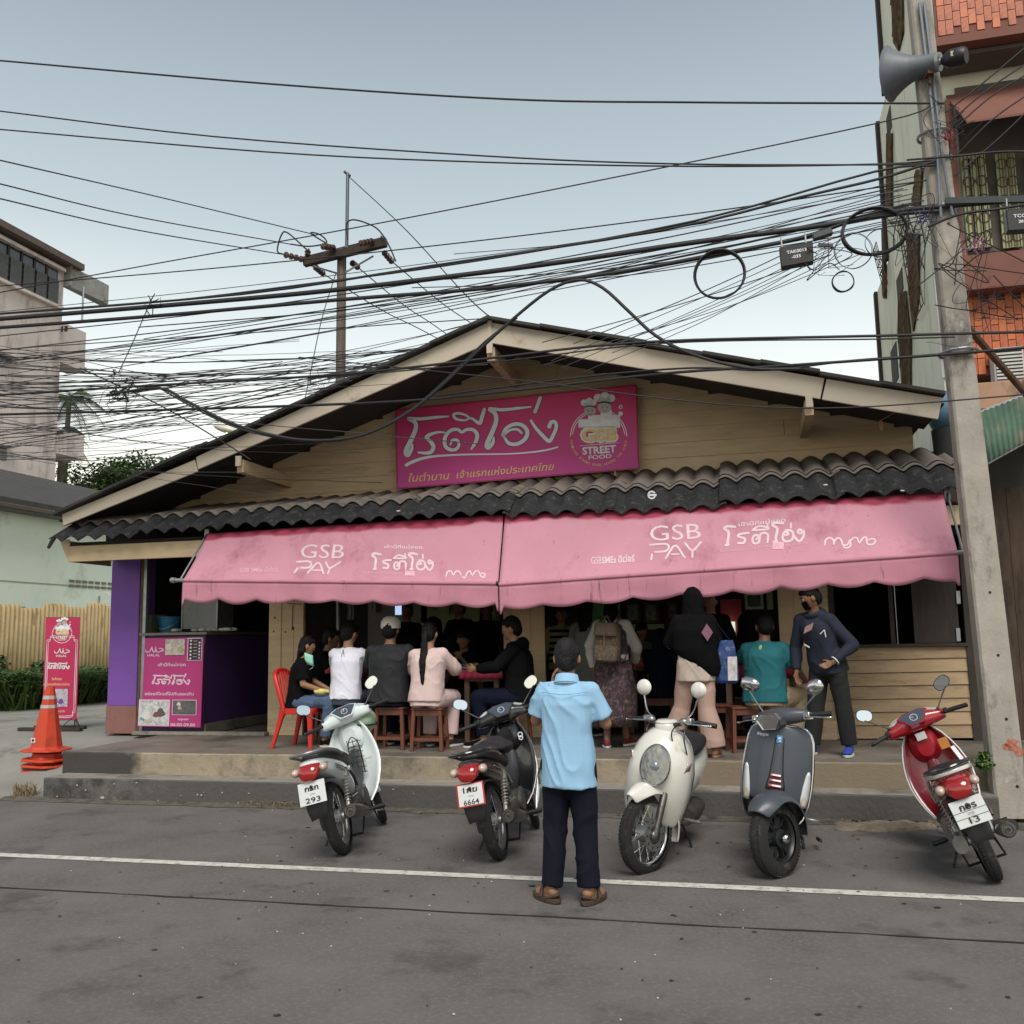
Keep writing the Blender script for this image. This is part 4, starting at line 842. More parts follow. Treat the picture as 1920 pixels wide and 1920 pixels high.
# curved canopy at the far corner
a0 = uvz(PP(122, 512, 1)).z
vq = far+.05
def sz(py, v=far, px=130): return uvz(hit(px, py, VX*v, VX)).z
zc1, zc0 = sz(498), sz(535); ux1 = uvz(PP(198, 550, far+2.2)).x
b = B(); pts = [(UA-.1, far+.02), (UA+.4, far+.0), (lerp(UA, ux1, .55), far+.15), (lerp(UA, ux1, .85), far+.7), (ux1, far+1.4), (ux1, far+2.4), (UA-.1, far+2.4)]
b.prism([F(u, v, zc0) for u, v in pts], ZX*(zc1-zc0)); b.build('corner_canopy', mat('canopy_grey', (.30, .30, .28), .8, var=.15, dirt=((.08, .08, .08), .3, 3)), oa)
def bal(name, px1, y0, y1, m=oldc):
    z1, z0 = sz(y0), sz(y1); u1 = uvz(PP(px1, (y0+y1)/2, far+1.6)).x
    b = B(); b.fb(UA-1, u1, far+.01, far+.12, z0+.2, z1); b.fb(u1-.12, u1, far+.121, far+1.6, z0+.2, z1); b.fb(UA-1, u1+.05, far+.01, far+1.65, z0, z0+.199); b.build(name, m, oa)
    for k in range(3):
        uu = lerp(UA+.15, u1-.3, k/2.5); B().fb(uu, uu+.14, far-.02, far+.005, lerp(z0, z1, .72), lerp(z0, z1, .86)).build('balcony_gap', darkw, oa)
bal('balcony', 161, 600, 676); bal('balcony', 158, 800, 848)
b = B(); b.cyl(F(uvz(PP(158, 600, far+.3)).x-.1, far+.3, sz(600)), F(uvz(PP(158, 600, far+.3)).x-.1, far+.3, zc0), .04, 6); b.build('canopy_post', galv, oa)
for x0, x1, y0, y1 in ((-30, 22, 640, 658), (-30, 12, 815, 840)):
    va, z1 = su(x0, y0); vb, z0 = su(x1, y1); w = B().fb(UA+.004, UA+.03, va, vb, z0-.5, z1-.3).build('window', glassd, oa)
    B().fb(UA+.004, UA+.35, va, vb+.15, z1-.28, z1-.15).build('window_hood', oldc, oa)
bs = thing('balustrade_terrace', 'white concrete balustrade on a flat roof below the green tree', 'balustrade')
VBL = 30; a = uvz(PP(108, 925, VBL)); c = uvz(PP(176, 940, VBL)); 
B().fb(a.x, c.x+1.5, VBL, VBL+3, 0, a.z-.75).build('wall', oldc, bs); B().fb(a.x, c.x+1.5, VBL-.05, VBL+.1, a.z-.12, a.z).build('rail', oldc, bs); B().fb(a.x, c.x+1.5, VBL-.05, VBL+.1, a.z-.75, a.z-.62).build('rail', oldc, bs)
bl_ = None
for i in range(10):
    u = a.x+.12+i*.27
    if bl_ is None: bl_ = B().lathe((0, 0, 0), ZX, [(0, -.25), (.06, -.25), (.04, -.15), (.085, -.02), (.04, .12), (.06, .25), (0, .25)], 8).build('baluster', oldc, bs, smooth=50); bl_.location = F(u, VBL+.02, a.z-.37)
    else: o = bl_.copy(); C.objects.link(o); o.location = F(u, VBL+.02, a.z-.37)
# ================= vegetation =================
leafm = [mat('leaf_dark', (.036, .070, .018), .6, var=.4, vs=4), mat('leaf_mid', (.05, .10, .018), .6, var=.35, vs=4), mat('leaf_bright', (.10, .17, .03), .6, var=.3, vs=4)]
bark = mat('bark', (.12, .095, .07), .95, var=.3, vs=6, bump=.6, bs=20)
def leaves(par, c, r, n, size, seed, name='crown', clumps=14, ms=None):
    rnd = random.Random(seed); b = B(); cl = []
    for i in range(clumps):
        d = V((rnd.gauss(0, 1), rnd.gauss(0, 1), rnd.gauss(0, .8))).normalized(); k = rnd.uniform(.45, .95); cl.append((V((d.x*r[0]*k, d.y*r[1]*k, d.z*r[2]*k)), rnd.uniform(.22, .42)))
    for i in range(n):
        cc, cr_ = rnd.choice(cl); d = V((rnd.gauss(0, 1), rnd.gauss(0, 1), rnd.gauss(0, 1))).normalized()*(rnd.random()**.4)
        p = V(c)+cc+V((d.x*r[0]*cr_, d.y*r[1]*cr_, d.z*r[2]*cr_)); s_ = size*rnd.uniform(.6, 1.4)
        x = V((rnd.gauss(0, 1), rnd.gauss(0, 1), rnd.gauss(0, .5))).normalized(); y = x.orthogonal().normalized(); y.rotate(MX.Rotation(rnd.uniform(0, 6.28), 3, x))
        b.cm = min(2, max(0, int(rnd.gauss(.9+ (d.z*.7), .6)))); b.add([p-x*s_, p+y*s_*.45, p+x*s_, p-y*s_*.45], [(0, 1, 2, 3)])
    return b.build(name, ms or leafm, par)
t1 = thing('leafy_tree', 'rounded bright green leafy tree behind the shop roof at the left', 'tree')
tc_ = PP(222, 915, 40); leaves(t1, tc_, (3.1, 2.2, 1.9), 12000, .11, 5, clumps=36)
B().tube([F(uvz(tc_).x, 40, 0), tc_-ZX*1.5, tc_+V((.5, 0, .4))], [.3, .2, .08], 8).build('trunk', bark, t1, smooth=60)
b = B()
for k in range(9): a_ = k*.7; b.tube([tc_-ZX*1.5, tc_+V((1.6*cos(a_), 1.2*sin(a_), -.2+.5*(k % 3)))], [.09, .02], 5)
b.build('branch', bark, t1)
def palm(label, px, py, v, rr, seed, nfr=15, pytr=None):
    rnd = random.Random(seed); t = thing('palm_tree', label, 'tree', 'palm trees behind the old apartment block'); c = PP(px, py, v); q = uvz(c)
    B().tube([F(q.x+.2, v, 0), F(q.x-.15, v, q.z*.5), c], [.2, .15, .12], 8).build('trunk', bark, t, smooth=60)
    for i in range(nfr):
        az = i*2.4+rnd.uniform(-.3, .3); el = rnd.uniform(-.5, .8); d = V((cos(az)*cos(el), sin(az)*cos(el), sin(el))); L_ = rr*rnd.uniform(.8, 1.1); b = B()
        pts = [c+d*L_*s - ZX*(L_*.75*s*s) for s in [k/10 for k in range(11)]]; b.tube(pts, [.03*(1-.08*k) for k in range(11)], 4)
        side_ = d.cross(ZX).normalized()
        for k in range(1, 30):
            s = k/30; j = s*10; p = pts[int(j)].lerp(pts[min(10, int(j)+1)], j-int(j)); tn = (pts[min(10, int(j)+1)]-pts[int(j)]).normalized(); ln = rr*.28*sin(pi*min(1, s+.12))+.1
            for sg_ in (-1, 1):
                e = p+side_*sg_*ln*.7+tn*ln*.5-ZX*ln*.55; b.add([p-tn*.02, p+tn*.03, e], [(0, 1, 2)])
        b.build('frond', leafm[0] if i % 3 else leafm[1], t)
palm('tall palm with drooping fronds, its trunk curving up beside the old block', 118, 812, 36, 1.5, 3)
palm('higher palm whose feathery fronds show between the balconies of the old block', 130, 745, 39, 2.1, 8)
def blades(name, kind_label, u0, u1, v0, v1, n, h, ms, seed, zf=lambda u, v: 0, spread=.3, w=.008):
    rnd = random.Random(seed); b = B()
    for i in range(n):
        u, v = rnd.uniform(u0, u1), rnd.uniform(v0, v1); p = F(u, v, zf(u, v)); a = rnd.uniform(0, 6.28); hh = h*rnd.uniform(.4, 1.1); d = V((cos(a), sin(a), 0)); s = d.cross(ZX)
        l1 = p+d*hh*spread*.4+ZX*hh*.6; l2 = p+d*hh*spread*1.3+ZX*hh*(.95-spread*.4); b.cm = rnd.randrange(len(ms))
        b.add([p-s*w, p+s*w, l1+s*w, l1-s*w, l2], [(0, 1, 2, 3), (3, 2, 4)])
    o = b.build(name, ms); o['kind'] = 'stuff'; tag(o, kind_label, 'plants'); return o
blades('tall_grass', 'dense tall green grass at the foot of the yellow fence', -15.4, -13.4, vs0-1, uvz(PU(70, 1300, UFN)).y+1.2, 7000, 1.15, [leafm[1], leafm[1], leafm[0], leafm[2]], 4, lambda u, v: .42, .95, .017)
blades('low_weeds', 'low weeds between the banner and the purple column', -15.3, -14.2, uvz(PU(140, 1300, UFN)).y, uvz(PU(215, 1300, UFN)).y, 2600, .55, leafm[:2], 5, lambda u, v: .42, .6, .016)
tz = PU(12, 1262, -14.6)
sh = thing('leafy_bush', 'leafy bush among the grass at the left edge', 'bush'); leaves(sh, tz-ZX*.1, (.9, .9, .75), 1500, .07, 9, clumps=10, name='foliage', ms=[leafm[0], leafm[0], leafm[1]])
tz = PU(168, 1275, -14.9); sh = thing('leafy_bush', 'small bush behind the standing banner', 'bush'); leaves(sh, tz, (.4, .6, .4), 500, .06, 19, clumps=6, name='foliage', ms=[leafm[0], leafm[1], leafm[1]])
pl = thing('weed_plant', 'bright green broad-leaved weed at the foot of the concrete pole', 'plant'); leaves(pl, PP(1852, 1432, 9.25), (.13, .1, .1), 260, .035, 12, clumps=7, name='foliage', ms=[leafm[1], leafm[2], leafm[1]])
straw = mat('straw', (.26, .19, .10), 1, var=.3, vs=9); 
q = uvz(GZ(1690, 1535)); blades('dry_grass', 'dry straw grass and dead leaves in the gutter near the red scooter', q.x-.35, q.x+.45, q.y-.12, q.y+.12, 420, .16, [straw], 6, spread=1.1, w=.003)
q = uvz(GZ(48, 1493)); blades('dry_grass', 'tuft of dry straw grass below the stacked cones', q.x-.12, q.x+.12, q.y-.1, q.y+.1, 160, .22, [straw], 7, spread=.5, w=.003)
q = uvz(GZ(550, 1500)); blades('dry_grass', 'small dry tuft at the kerb behind the white scooter', q.x-.3, q.x+.3, V_CURB-.05, V_CURB, 120, .1, [straw], 8, spread=.9, w=.003)
rnd = random.Random(3); leafl = mat('dead_leaf', (.17, .11, .06), .9, var=.3)
b = B()
for i in range(150):
    if i < 70: q = uvz(GZ(1690, 1540)); u, v = rnd.gauss(q.x, .35), rnd.gauss(q.y, .1)
    else: u, v = rnd.uniform(-5, 4), V_CURB-abs(rnd.gauss(0, .12))
    p = F(u, min(v, V_CURB-.02), .008+.03*rnd.random()); s_ = rnd.uniform(.01, .035); a = rnd.uniform(0, 6.28); x = V((cos(a), sin(a), rnd.uniform(-.4, .4)))*s_; y = V((-sin(a), cos(a), rnd.uniform(-.4, .4)))*s_*.6
    b.add([p-x, p-y, p+x, p+y], [(0, 1, 2, 3)])
o = b.build('leaf_litter', leafl); o['kind'] = 'stuff'; tag(o, 'scattered dead leaves and grit along the gutter', 'leaves')
dbr = mat('road_debris', (.03, .026, .022), 1); b = B()
for i in range(260):
    u, v = rnd.uniform(-5, 5), rnd.uniform(2.6, 8.7); s_ = rnd.uniform(.004, .018)*(2 if rnd.random() < .06 else 1); c = F(u, v, .003)
    b.add([c+V((cos(k*1.05+i)*s_*rnd.uniform(.5, 1.6), sin(k*1.05+i)*s_*rnd.uniform(.4, .9), .004 if k % 2 else .001)) for k in range(6)]+[c+ZX*.007], [(k, (k+1) % 6, 6) for k in range(6)])
o = b.build('road_specks', dbr); o['kind'] = 'stuff'; tag(o, 'dark specks of grit and droppings on the asphalt', 'debris')
b = B()
for i in range(90):
    u, v = rnd.uniform(-5, 5), rnd.uniform(2.6, 8.9); s_ = rnd.uniform(.003, .008); c = F(u, v, .003); b.ell(c+ZX*.003, (s_, s_*.8, .004), nu=5, nv=3)
o = b.build('pale_grit', mat('pale_grit', (.5, .48, .44), .9)); o['kind'] = 'stuff'; tag(o, 'pale bits of grit on the asphalt', 'debris')
bag = thing('crumpled_bag', 'crumpled grey plastic bag lying at the kerb near the red scooter', 'plastic bag'); b = B(); b.ell((0, 0, 0), (.10, .06, .055), nu=14, nv=9)
b.v = [p*(1+.45*noise.noise(p*28)) for p in b.v]; g_ = GZ(1626, 1538); b.v = [p+g_+ZX*.05 for p in b.v]; b.build('film', mat('bag_grey', (.25, .23, .22), .5, var=.2), bag)
rub = thing('kerb_rubble', 'flat broken slab of earth and concrete below the crumpled bag', 'rubble'); b = B(); b.ell(GZ(1660, 1552)+ZX*.0, (.45, .16, .05), nu=20, nv=8); b.v = [p+V((0, 0, .03*noise.noise(p*9)))+V((.05*noise.noise(p*7), .04*noise.noise(p*8+V((3, 0, 0))), 0)) for p in b.v]; b.build('slab', mat('earth', (.19, .15, .11), 1, var=.35, vs=9, bump=1, bs=40), rub)
# ================= poles =================
polec = mat('pole_concrete', (.36, .325, .28), .9, var=.14, vs=3, bump=.3, bs=40, dirt=((.13, .12, .11), .35, 2.2, (1, 1, .45)), dirt2=((.5, .47, .42), .15, 4))
cp = thing('concrete_utility_pole', 'leaning square concrete utility pole with bolt holes at the right', 'utility pole')
VP = 9.35
pb_, pt_ = PP(1894, 1530, VP), PP(1704, -160, VP)
axp = (pt_-pb_).normalized(); xq = (UX-axp*UX.dot(axp)).normalized(); yq = axp.cross(xq)
def pole_at(py): t = (py-1530)/(-160-1530); return PP(lerp(1894, 1704, t), py, VP)
b = B(); rings = []
for t, w_ in ((0, .262), (.35, .24), (.7, .205), (1, .175)):
    c = pb_.lerp(pt_, t); h_ = w_/2; k = .02; rings.append([c+xq*x+yq*y for x, y in ((-h_+k, -h_), (h_-k, -h_), (h_, -h_+k), (h_, h_-k), (h_-k, h_), (-h_+k, h_), (-h_, h_-k), (-h_, -h_+k))])
b.loft(rings); b.build('shaft', polec, cp)
for px, py in ((1766, 540), (1774, 428), (1781, 548), (1807, 772), (1821, 884), (1835, 998), (1850, 1112), (1865, 1228), (1880, 1346), (1900, 1470), (1738, 98), (1752, 262)):
    p = hit(px, py, pole_at(py)-yq.normalized()*0, yq); nn = yq if yq.dot(C0-p) > 0 else -yq
    t = (py-1530)/(-160-1530); w_ = lerp(.264, .175, t)/2+.002; b = B(); b.cyl(p+nn*(w_-.004), p+nn*(w_+.0015), .013, 10); b.build('bolt_hole', blk, cp)
nnp = yq if yq.dot(C0-pb_) > 0 else -yq
b = B()
for x, y, r in ((1852, 1392, 13), (1866, 1406, 9), (1842, 1396, 7)):
    p = hit(x+45, y+4, pole_at(1400)+nnp*.132, nnp); b.add([p+(xq*cos(k)*r*(1+.4*sin(k*5+x))+axp*sin(k)*r)*.004 for k in [i*.5236 for i in range(12)]], [tuple(range(12))])
b.build('paint_smear', mat('red_smear', (.42, .15, .10), .9, var=.4, vs=40), cp)
for py, r in ((255, .145), (305, .148), (395, .15), (662, .165)): b = B(); c = pole_at(py); b.torus(c, axp, r, .014, 16, 6); b.build('band', galv, cp)
b = B(); b.bar(pole_at(392)+nnp*.17, PP(1990, 372, VP-.17), .04, .06); b.build('cable_bracket', mat('bracket_dark', (.035, .04, .045), .6, .3), cp)
b = B(); b.tube([PP(1785, 580, VP+.2), PP(1925, 740, VP+1.2)], .035, 8); b.build('stay_pipe', rusty, cp)
for dx in (1, -1):
    b = B(); b.tube([pole_at(20)+nnp*.13+xq*.02*dx, pole_at(300)+nnp*.16+xq*(.02*dx), pole_at(420)+nnp*.16+xq*.05*dx], .014, 6); b.build('conduit', mat('conduit_grey', (.16, .19, .22), .5), cp, smooth=60)
# horn loudspeaker
hs = thing('horn_loudspeaker', 'large grey horn loudspeaker clamped high on the concrete pole, facing left', 'loudspeaker')
m0 = PP(1668, 139, 9.32); th = PP(1757, 117, 9.12); ax = (m0-th); Lh = ax.length; ax.normalize()
b = B(); b.lathe(th, ax, [(.085, 0), (.088, .03), (.092, Lh*.2), (.105, Lh*.38), (.13, Lh*.58), (.17, Lh*.75), (.212, Lh*.9), (.248, Lh*.98), (.26, Lh), (.257, Lh+.004), (.24, Lh*.97), (.16, Lh*.72), (.1, Lh*.4), (.05, Lh*.2)], 36); b.build('bell', mat('horn_grey', (.13, .145, .165), .5, var=.12, vs=3, dirt=((.08, .08, .085), .3, 4)), hs, smooth=50)
b = B(); b.cyl(th-ax*.05, th+ax*.005, .03, 12); b.cyl(th-ax*.03, th-ax*.0, .085, 20); b.build('throat', galv, hs, smooth=40)
b = B(); b.lathe(th-ax*.26, ax, [(0, 0), (.07, 0), (.085, .03), (.085, .14), (.055, .19), (.03, .22)], 20); b.build('driver', blk, hs, smooth=40)
b = B(); p = th-ax*.13+nnp*.086; b.box(p, (.05, .01, .05), FM.to_3x3()); b.build('sticker', mat('label_tan', (.4, .32, .24), .6), hs)
b = B(); b.tube([th+ax*.08-ZX*.09, th+ax*.08-ZX*.2, pole_at(150)+nnp*.14], .016, 8); b.box(th+ax*.08-ZX*.1, (.06, .1, .03)); b.build('clamp', rusty, hs)
# back pole with cross-arm
VK = 21.5
bp = thing('wooden_utility_pole', 'weathered wooden utility pole with a double cross-arm and brown insulators behind the roof', 'utility pole')
wd = mat('weathered_wood', (.13, .105, .085), .95, var=.4, vs=3, bump=.8, bs=12, stretch=(7, 7, .5))
pt = PP(641, 468, VK); q = uvz(pt)
B().tube([F(q.x-.03, VK, 0), F(q.x-.02, VK, q.z*.6), pt], [.14, .125, .115], 10).build('shaft', wd, bp, smooth=60)
B().tube([PP(650, 470, VK-.14), PP(652, 325, VK-.14)], .045, 8).build('top_mast', mat('mast_steel', (.14, .16, .18), .4, .7), bp, smooth=50)
b = B(); b.tube([PP(646, 322, VK-.14), PP(656, 330, VK-.14)], .04, 6); b.build('mast_cap', blk, bp)
iron = mat('brown_porcelain', (.075, .035, .03), .3, var=.2, coat=.3); woodd = mat('crossarm_wood', (.045, .033, .026), .95, var=.3, vs=5, bump=.7, bs=15)
for dv in (-.22, .16): b = B(); b.bar(PP(570, 493+(-.22-dv)*8, VK+dv), PP(724, 455+(-.22-dv)*8, VK+dv), .16, .20); b.build('cross_arm', woodd, bp, bevel=.01)
def insul(x0, y0, x1, y1, v0, v1, n=4, r=.085):
    a, c = PP(x0, y0, v0), PP(x1, y1, v1); d = c-a; b = B()
    for i in range(n):
        p = a+d*((i+.5)/n); b.lathe(p, d, [(.02, -.05), (r*.7, -.04), (r, -.005), (r*.95, .02), (.03, .03), (.02, .06)], 12)
    b.cyl(a, c, .02, 6); b.build('insulator_string', iron, bp, smooth=50)
insul(569, 487, 532, 477, VK-.25, VK-.9); insul(628, 465, 603, 462, VK-.3, VK-.7); insul(700, 452, 674, 457, VK-.3, VK-.7)
insul(590, 500, 607, 514, VK+.3, VK+.8); insul(659, 492, 672, 502, VK+.3, VK+.8, 3); insul(719, 472, 736, 492, VK+.3, VK+.8)
for x, y in ((577, 474), (717, 450)):
    b = B(); b.lathe(PP(x, y, VK-.2), ZX, [(.05, -.1), (.085, -.06), (.06, -.02), (.085, .02), (.06, .06), (.05, .1), (0, .1)], 12); b.build('pin_insulator', iron, bp, smooth=50)
b = B(); b.tube([PP(583, 498, VK), PP(640, 515, VK)], .025, 5); b.tube([PP(700, 480, VK), PP(645, 512, VK)], .025, 5); b.build('arm_brace', galv, bp)
# ================= cables =================
cab = mat('cable_black', (.012, .012, .014), .6, var=0); cab2 = mat('cable_grey', (.045, .045, .048), .6, var=0)
def cable(label, pts, v=9.2, r=.012, v1=None, m=cab, grp='overhead cables across the street front', n=28, name='overhead_cable', jit=0):
    k = len(pts)-1; P = []
    for i, (x, y) in enumerate(pts): P.append(PP(x, y, v if v1 is None else lerp(v, v1, (x-pts[0][0])/(pts[-1][0]-pts[0][0]+1e-6))))
    Q = bez(P, max(n, 4*k))
    if jit: Q = [p+V((0, 0, jit*noise.noise(V((i*.7, pts[0][1], 0))))) for i, p in enumerate(Q)]
    o = B().tube(Q, r, 5, cap=False).build(name, m, smooth=80); tag(o, label, 'cable', grp); return o
L_ = [
 ('topmost cable, running from the upper left edge to the horn loudspeaker pole', [(-20, 112), (500, 157), (950, 186), (1300, 192), (1770, 194)], .011),
 ('second cable from the top, meeting the third near the right pole', [(-20, 206), (400, 256), (900, 292), (1250, 307), (1640, 309), (1760, 305)], .009),
 ('third cable from the top, just under the second', [(-20, 241), (500, 285), (900, 304), (1300, 312), (1640, 308), (1760, 300)], .009),
 ('thin cable rising from the old block past the top of the wooden pole', [(-20, 552), (300, 493), (650, 430), (1100, 343), (1650, 230), (1760, 190)], .007),
 ('thickest black cable bundle sweeping up to the bracket on the concrete pole', [(-20, 600), (300, 574), (620, 545), (1000, 499), (1300, 455), (1480, 432), (1590, 415), (1700, 394), (1940, 372)], .028),
 ('second thick cable bundle that carries the large coil and the black splice box', [(-20, 616), (300, 592), (640, 562), (900, 542), (1150, 512), (1340, 478), (1500, 447), (1600, 414), (1700, 400), (1760, 396)], .022),
 ('cable running just above the thickest bundle', [(-20, 590), (300, 566), (560, 535), (900, 488), (1300, 415), (1640, 322), (1760, 310)], .012),
 ('paired cable under the upper bundle, meeting the pole by the bracket', [(-20, 590), (450, 552), (800, 500), (1240, 432), (1500, 370), (1650, 335), (1760, 300)], .014),
 ('taut cable that crosses the gable and ends on the right pole band', [(-20, 742), (300, 722), (640, 702), (900, 674), (1200, 642), (1640, 630), (1945, 622)], .014),
 ('thin twin running just below the taut gable cable', [(560, 712), (900, 682), (1240, 644), (1640, 636), (1790, 632)], .008),
 ('low cable across the sign top that ends on the right pole band', [(-20, 778), (400, 766), (760, 752), (1000, 728), (1250, 700), (1500, 684), (1780, 664), (1945, 650)], .015),
 ('lower twin cable joining the right pole band from below', [(820, 742), (1100, 706), (1300, 690), (1440, 694), (1600, 676), (1780, 664)], .011),
 ('thin cable sagging across the right half of the gable to the pole', [(560, 670), (900, 705), (1050, 722), (1250, 748), (1450, 764), (1640, 762), (1945, 738)], .007),
 ('cable dipping from the splice cluster over the barge board and up the gable', [(215, 738), (300, 728), (350, 752), (430, 792), (520, 818), (600, 826), (680, 816), (760, 778), (830, 722), (900, 655), (960, 600), (1030, 545), (1085, 525), (1130, 540), (1180, 585), (1230, 630), (1300, 665), (1400, 690), (1500, 692)], .017),
 ('companion cable following the dip below the left barge board', [(290, 722), (370, 768), (450, 804), (540, 824), (620, 828), (690, 812), (770, 768), (840, 708), (910, 640), (970, 596)], .010),
 ('thin cable leaving the wooden pole mast towards the gable', [(655, 332), (760, 430), (880, 560), (960, 625)], .006),
]
for lab, pts, r in L_: cable(lab, pts, 9.0 if 'gable' in lab and 'mast' not in lab else (VK-.14 if 'mast' in lab else 9.2), r*(2 if 'mast' in lab else 1), v1=15 if 'mast' in lab else None)
fz = [((-20, 296), (300, 370), (590, 440)), ((-20, 340), (250, 405), (545, 458)), ((-20, 368), (250, 430), (530, 477))]
for i, (pts, w_) in enumerate(zip(fz, ('upper', 'middle', 'lowest'))): cable('%s of three cables running from the upper left to the wooden pole cross-arm' % w_, pts, 12, .013, VK-.7, grp='line cables to the wooden pole')
for i, (a, c, w_) in enumerate((((607, 514), (830, 640), 'leftmost'), ((673, 503), (845, 632), 'middle'), ((737, 492), (930, 640), 'rightmost'))): cable('%s of three cables dropping from the wooden pole behind the roof' % w_, [a, ((a[0]+c[0])/2, (a[1]+c[1])/2+6), c, (c[0]*2.2-a[0]*1.2, c[1]*2.2-a[1]*1.2)], VK+.8, .016, VK+19, grp='line cables to the wooden pole')
for w_, pts in (('left jumper loop', [(532, 477), (520, 470), (528, 440), (540, 437), (577, 470)]), ('middle jumper loop', [(545, 458), (580, 462), (612, 455), (600, 440), (583, 438), (628, 466)]), ('right jumper loop', [(652, 450), (650, 420), (665, 412), (700, 424), (717, 440), (730, 462), (742, 490)])): cable(w_+' on the wooden pole cross-arm', pts, VK-.4, .02, grp='jumper loops on the wooden pole')
cable('stay wire hanging from the wooden pole down to its strain insulator', [(630, 512), (603, 600), (580, 710), (570, 755)], VK-.3, .012, grp='')
b = B(); b.lathe(PP(580, 716, VK-.3), ZX, [(0, -.1), (.05, -.09), (.05, -.02), (.04, 0), (.05, .02), (.05, .09), (0, .1)], 10); tag(b.build('strain_insulator', galv, smooth=50), 'small grey strain insulator on the stay wire left of the wooden pole', 'insulator')
rnd = random.Random(11)
# fan of thin drop wires converging on the concrete pole
for i in range(16):
    y1 = 330+i*6+rnd.uniform(-8, 8); x1 = rnd.uniform(1690, 1750); x0 = -20 if i % 3 else rnd.uniform(250, 900); t = (x1-x0)/1700; y0 = y1+t*rnd.uniform(170, 420)
    xm = (x0+x1)/2; sag = rnd.uniform(8, 40)
    cable('thin drop wire in the fan converging on the right concrete pole', [(x0, y0), (lerp(x0, x1, .25), lerp(y0, y1, .25)+sag*.75), (xm, (y0+y1)/2+sag), (lerp(x0, x1, .75), lerp(y0, y1, .75)+sag*.75), (x1, y1)], 9.3+rnd.uniform(-.1, .5), rnd.choice((.0045, .0055, .007)), m=rnd.choice((cab, cab2)), grp='fan of thin drop wires', name='drop_wire')
for i in range(9):
    x0, y0 = 1000+i*22+rnd.uniform(-30, 30), 700-rnd.uniform(0, 60); x1, y1 = 1560+rnd.uniform(-20, 60), 455+rnd.uniform(-20, 40)
    cable('short thin drop wire slanting down from the coils to the gable', [(x0, y0), ((x0+x1)/2, (y0+y1)/2+rnd.uniform(4, 16)), (x1, y1)], 9.4, rnd.choice((.004, .0055)), m=cab2, grp='short drop wires', name='drop_wire')
# tangle over the left roofs
for i in range(74):
    y0 = rnd.uniform(640, 870); x1 = rnd.choice((rnd.uniform(300, 520), rnd.uniform(520, 760), rnd.uniform(620, 950))); sl_ = rnd.gauss(0, .05)+(.10 if rnd.random() < .25 else 0); 
    y1 = y0+sl_*x1
    lim = 603+.455*(916-x1)-6; y1 = min(y1, lim) if rnd.random() < .8 else y1
    sag = rnd.uniform(-4, 22)
    cable('thin black wire in the tangle over the left roofs', [(-25, y0), (x1*.3, lerp(y0, y1, .3)+sag), (x1*.65, lerp(y0, y1, .65)+sag*rnd.uniform(.5, 1.1)), (x1, y1)], rnd.uniform(9.2, 9.8), rnd.choice((.003, .004, .005, .006)), m=rnd.choice((cab, cab2, cab2)), grp='tangle of thin wires over the left roofs', name='tangle_wire', n=20, jit=.012)
cable('line of thin wire slanting down to the left barge board', [(150, 690), (300, 760), (420, 830), (470, 862)], 9.6, .008)
cable('slack wire from the bundle splice down to the hanging clamp', [(278, 575), (250, 640), (222, 700)], 9.2, .006)
# clamps and splice clutter
for (x, y, s_), lab in (((287, 572, .05), 'black clamp on the thick bundle at the left'), ((222, 740, .10), 'dark splice cluster hanging in the wire tangle'), ((216, 698, .04), 'small cross clamp above the splice cluster')):
    b = B(); c = PP(x, y, 9.15)
    for k in range(9): d = V((rnd.gauss(0, 1), rnd.gauss(0, .4), rnd.gauss(0, 1)))*s_*.6; b.caps(c+d, c+d+V((rnd.gauss(0, 1), 0, rnd.gauss(0, 1)))*s_*.7, s_*.14, s_*.1, 6)
    for k in range(5): a_ = rnd.uniform(0, 6.28); b.tube(bez([c, c+V((cos(a_), 0, sin(a_)))*s_*1.6, c+V((cos(a_+.8), 0, sin(a_+.8)))*s_*2.4], 8), .003, 4)
    tag(b.build('cable_clamp', cab, smooth=50), lab, 'clamp')
# coils
def coil(lab, x, y, r, rr, n=4, sq=1, v=9.15):
    c = PP(x, y, v); b = B(); k = 10.2/1800
    for i in range(n):
        a = random.uniform(.96, 1.04); b.tube([c+UX*(r*k*a*cos(t))+ZX*(r*k*a*sq*sin(t))+VX*(.012*i+.01*sin(3*t+i)) for t in [2*pi*j/40 for j in range(41)]], rr, 5, cap=False)
    tag(b.build('cable_coil', cab, smooth=70), lab, 'cable coil')
coil('large round cable coil hanging left of the black splice box', 1349, 513, 42, .010, 4)
coil('widest cable coil, hung under the bundle beside the green wall', 1640, 432, 50, .010, 4, .78)
coil('small thin coil hanging below the splice box wires', 1581, 527, 17, .005, 3)
for w_, x, y, rx in (('left', 1600, 470, 30), ('right', 1650, 455, 24)): coil('faint %s loop of slack drop wire near the small coil' % w_, x, y, rx, .003, 2)
def loose(x, y, s_, n, seed, lab, v=9.1):
    r_ = random.Random(seed); b = B(); c = PP(x, y, v)
    for i in range(n):
        P = [c+V((r_.gauss(0, s_), r_.gauss(0, s_*.3), r_.gauss(0, s_*1.1))) for _ in range(4)]; b.tube(bez(P, 24), r_.choice((.002, .003, .005)), 4, cap=False)
    o = b.build('wire_tangle', cab, smooth=70); o['kind'] = 'stuff'; tag(o, lab, 'wires')
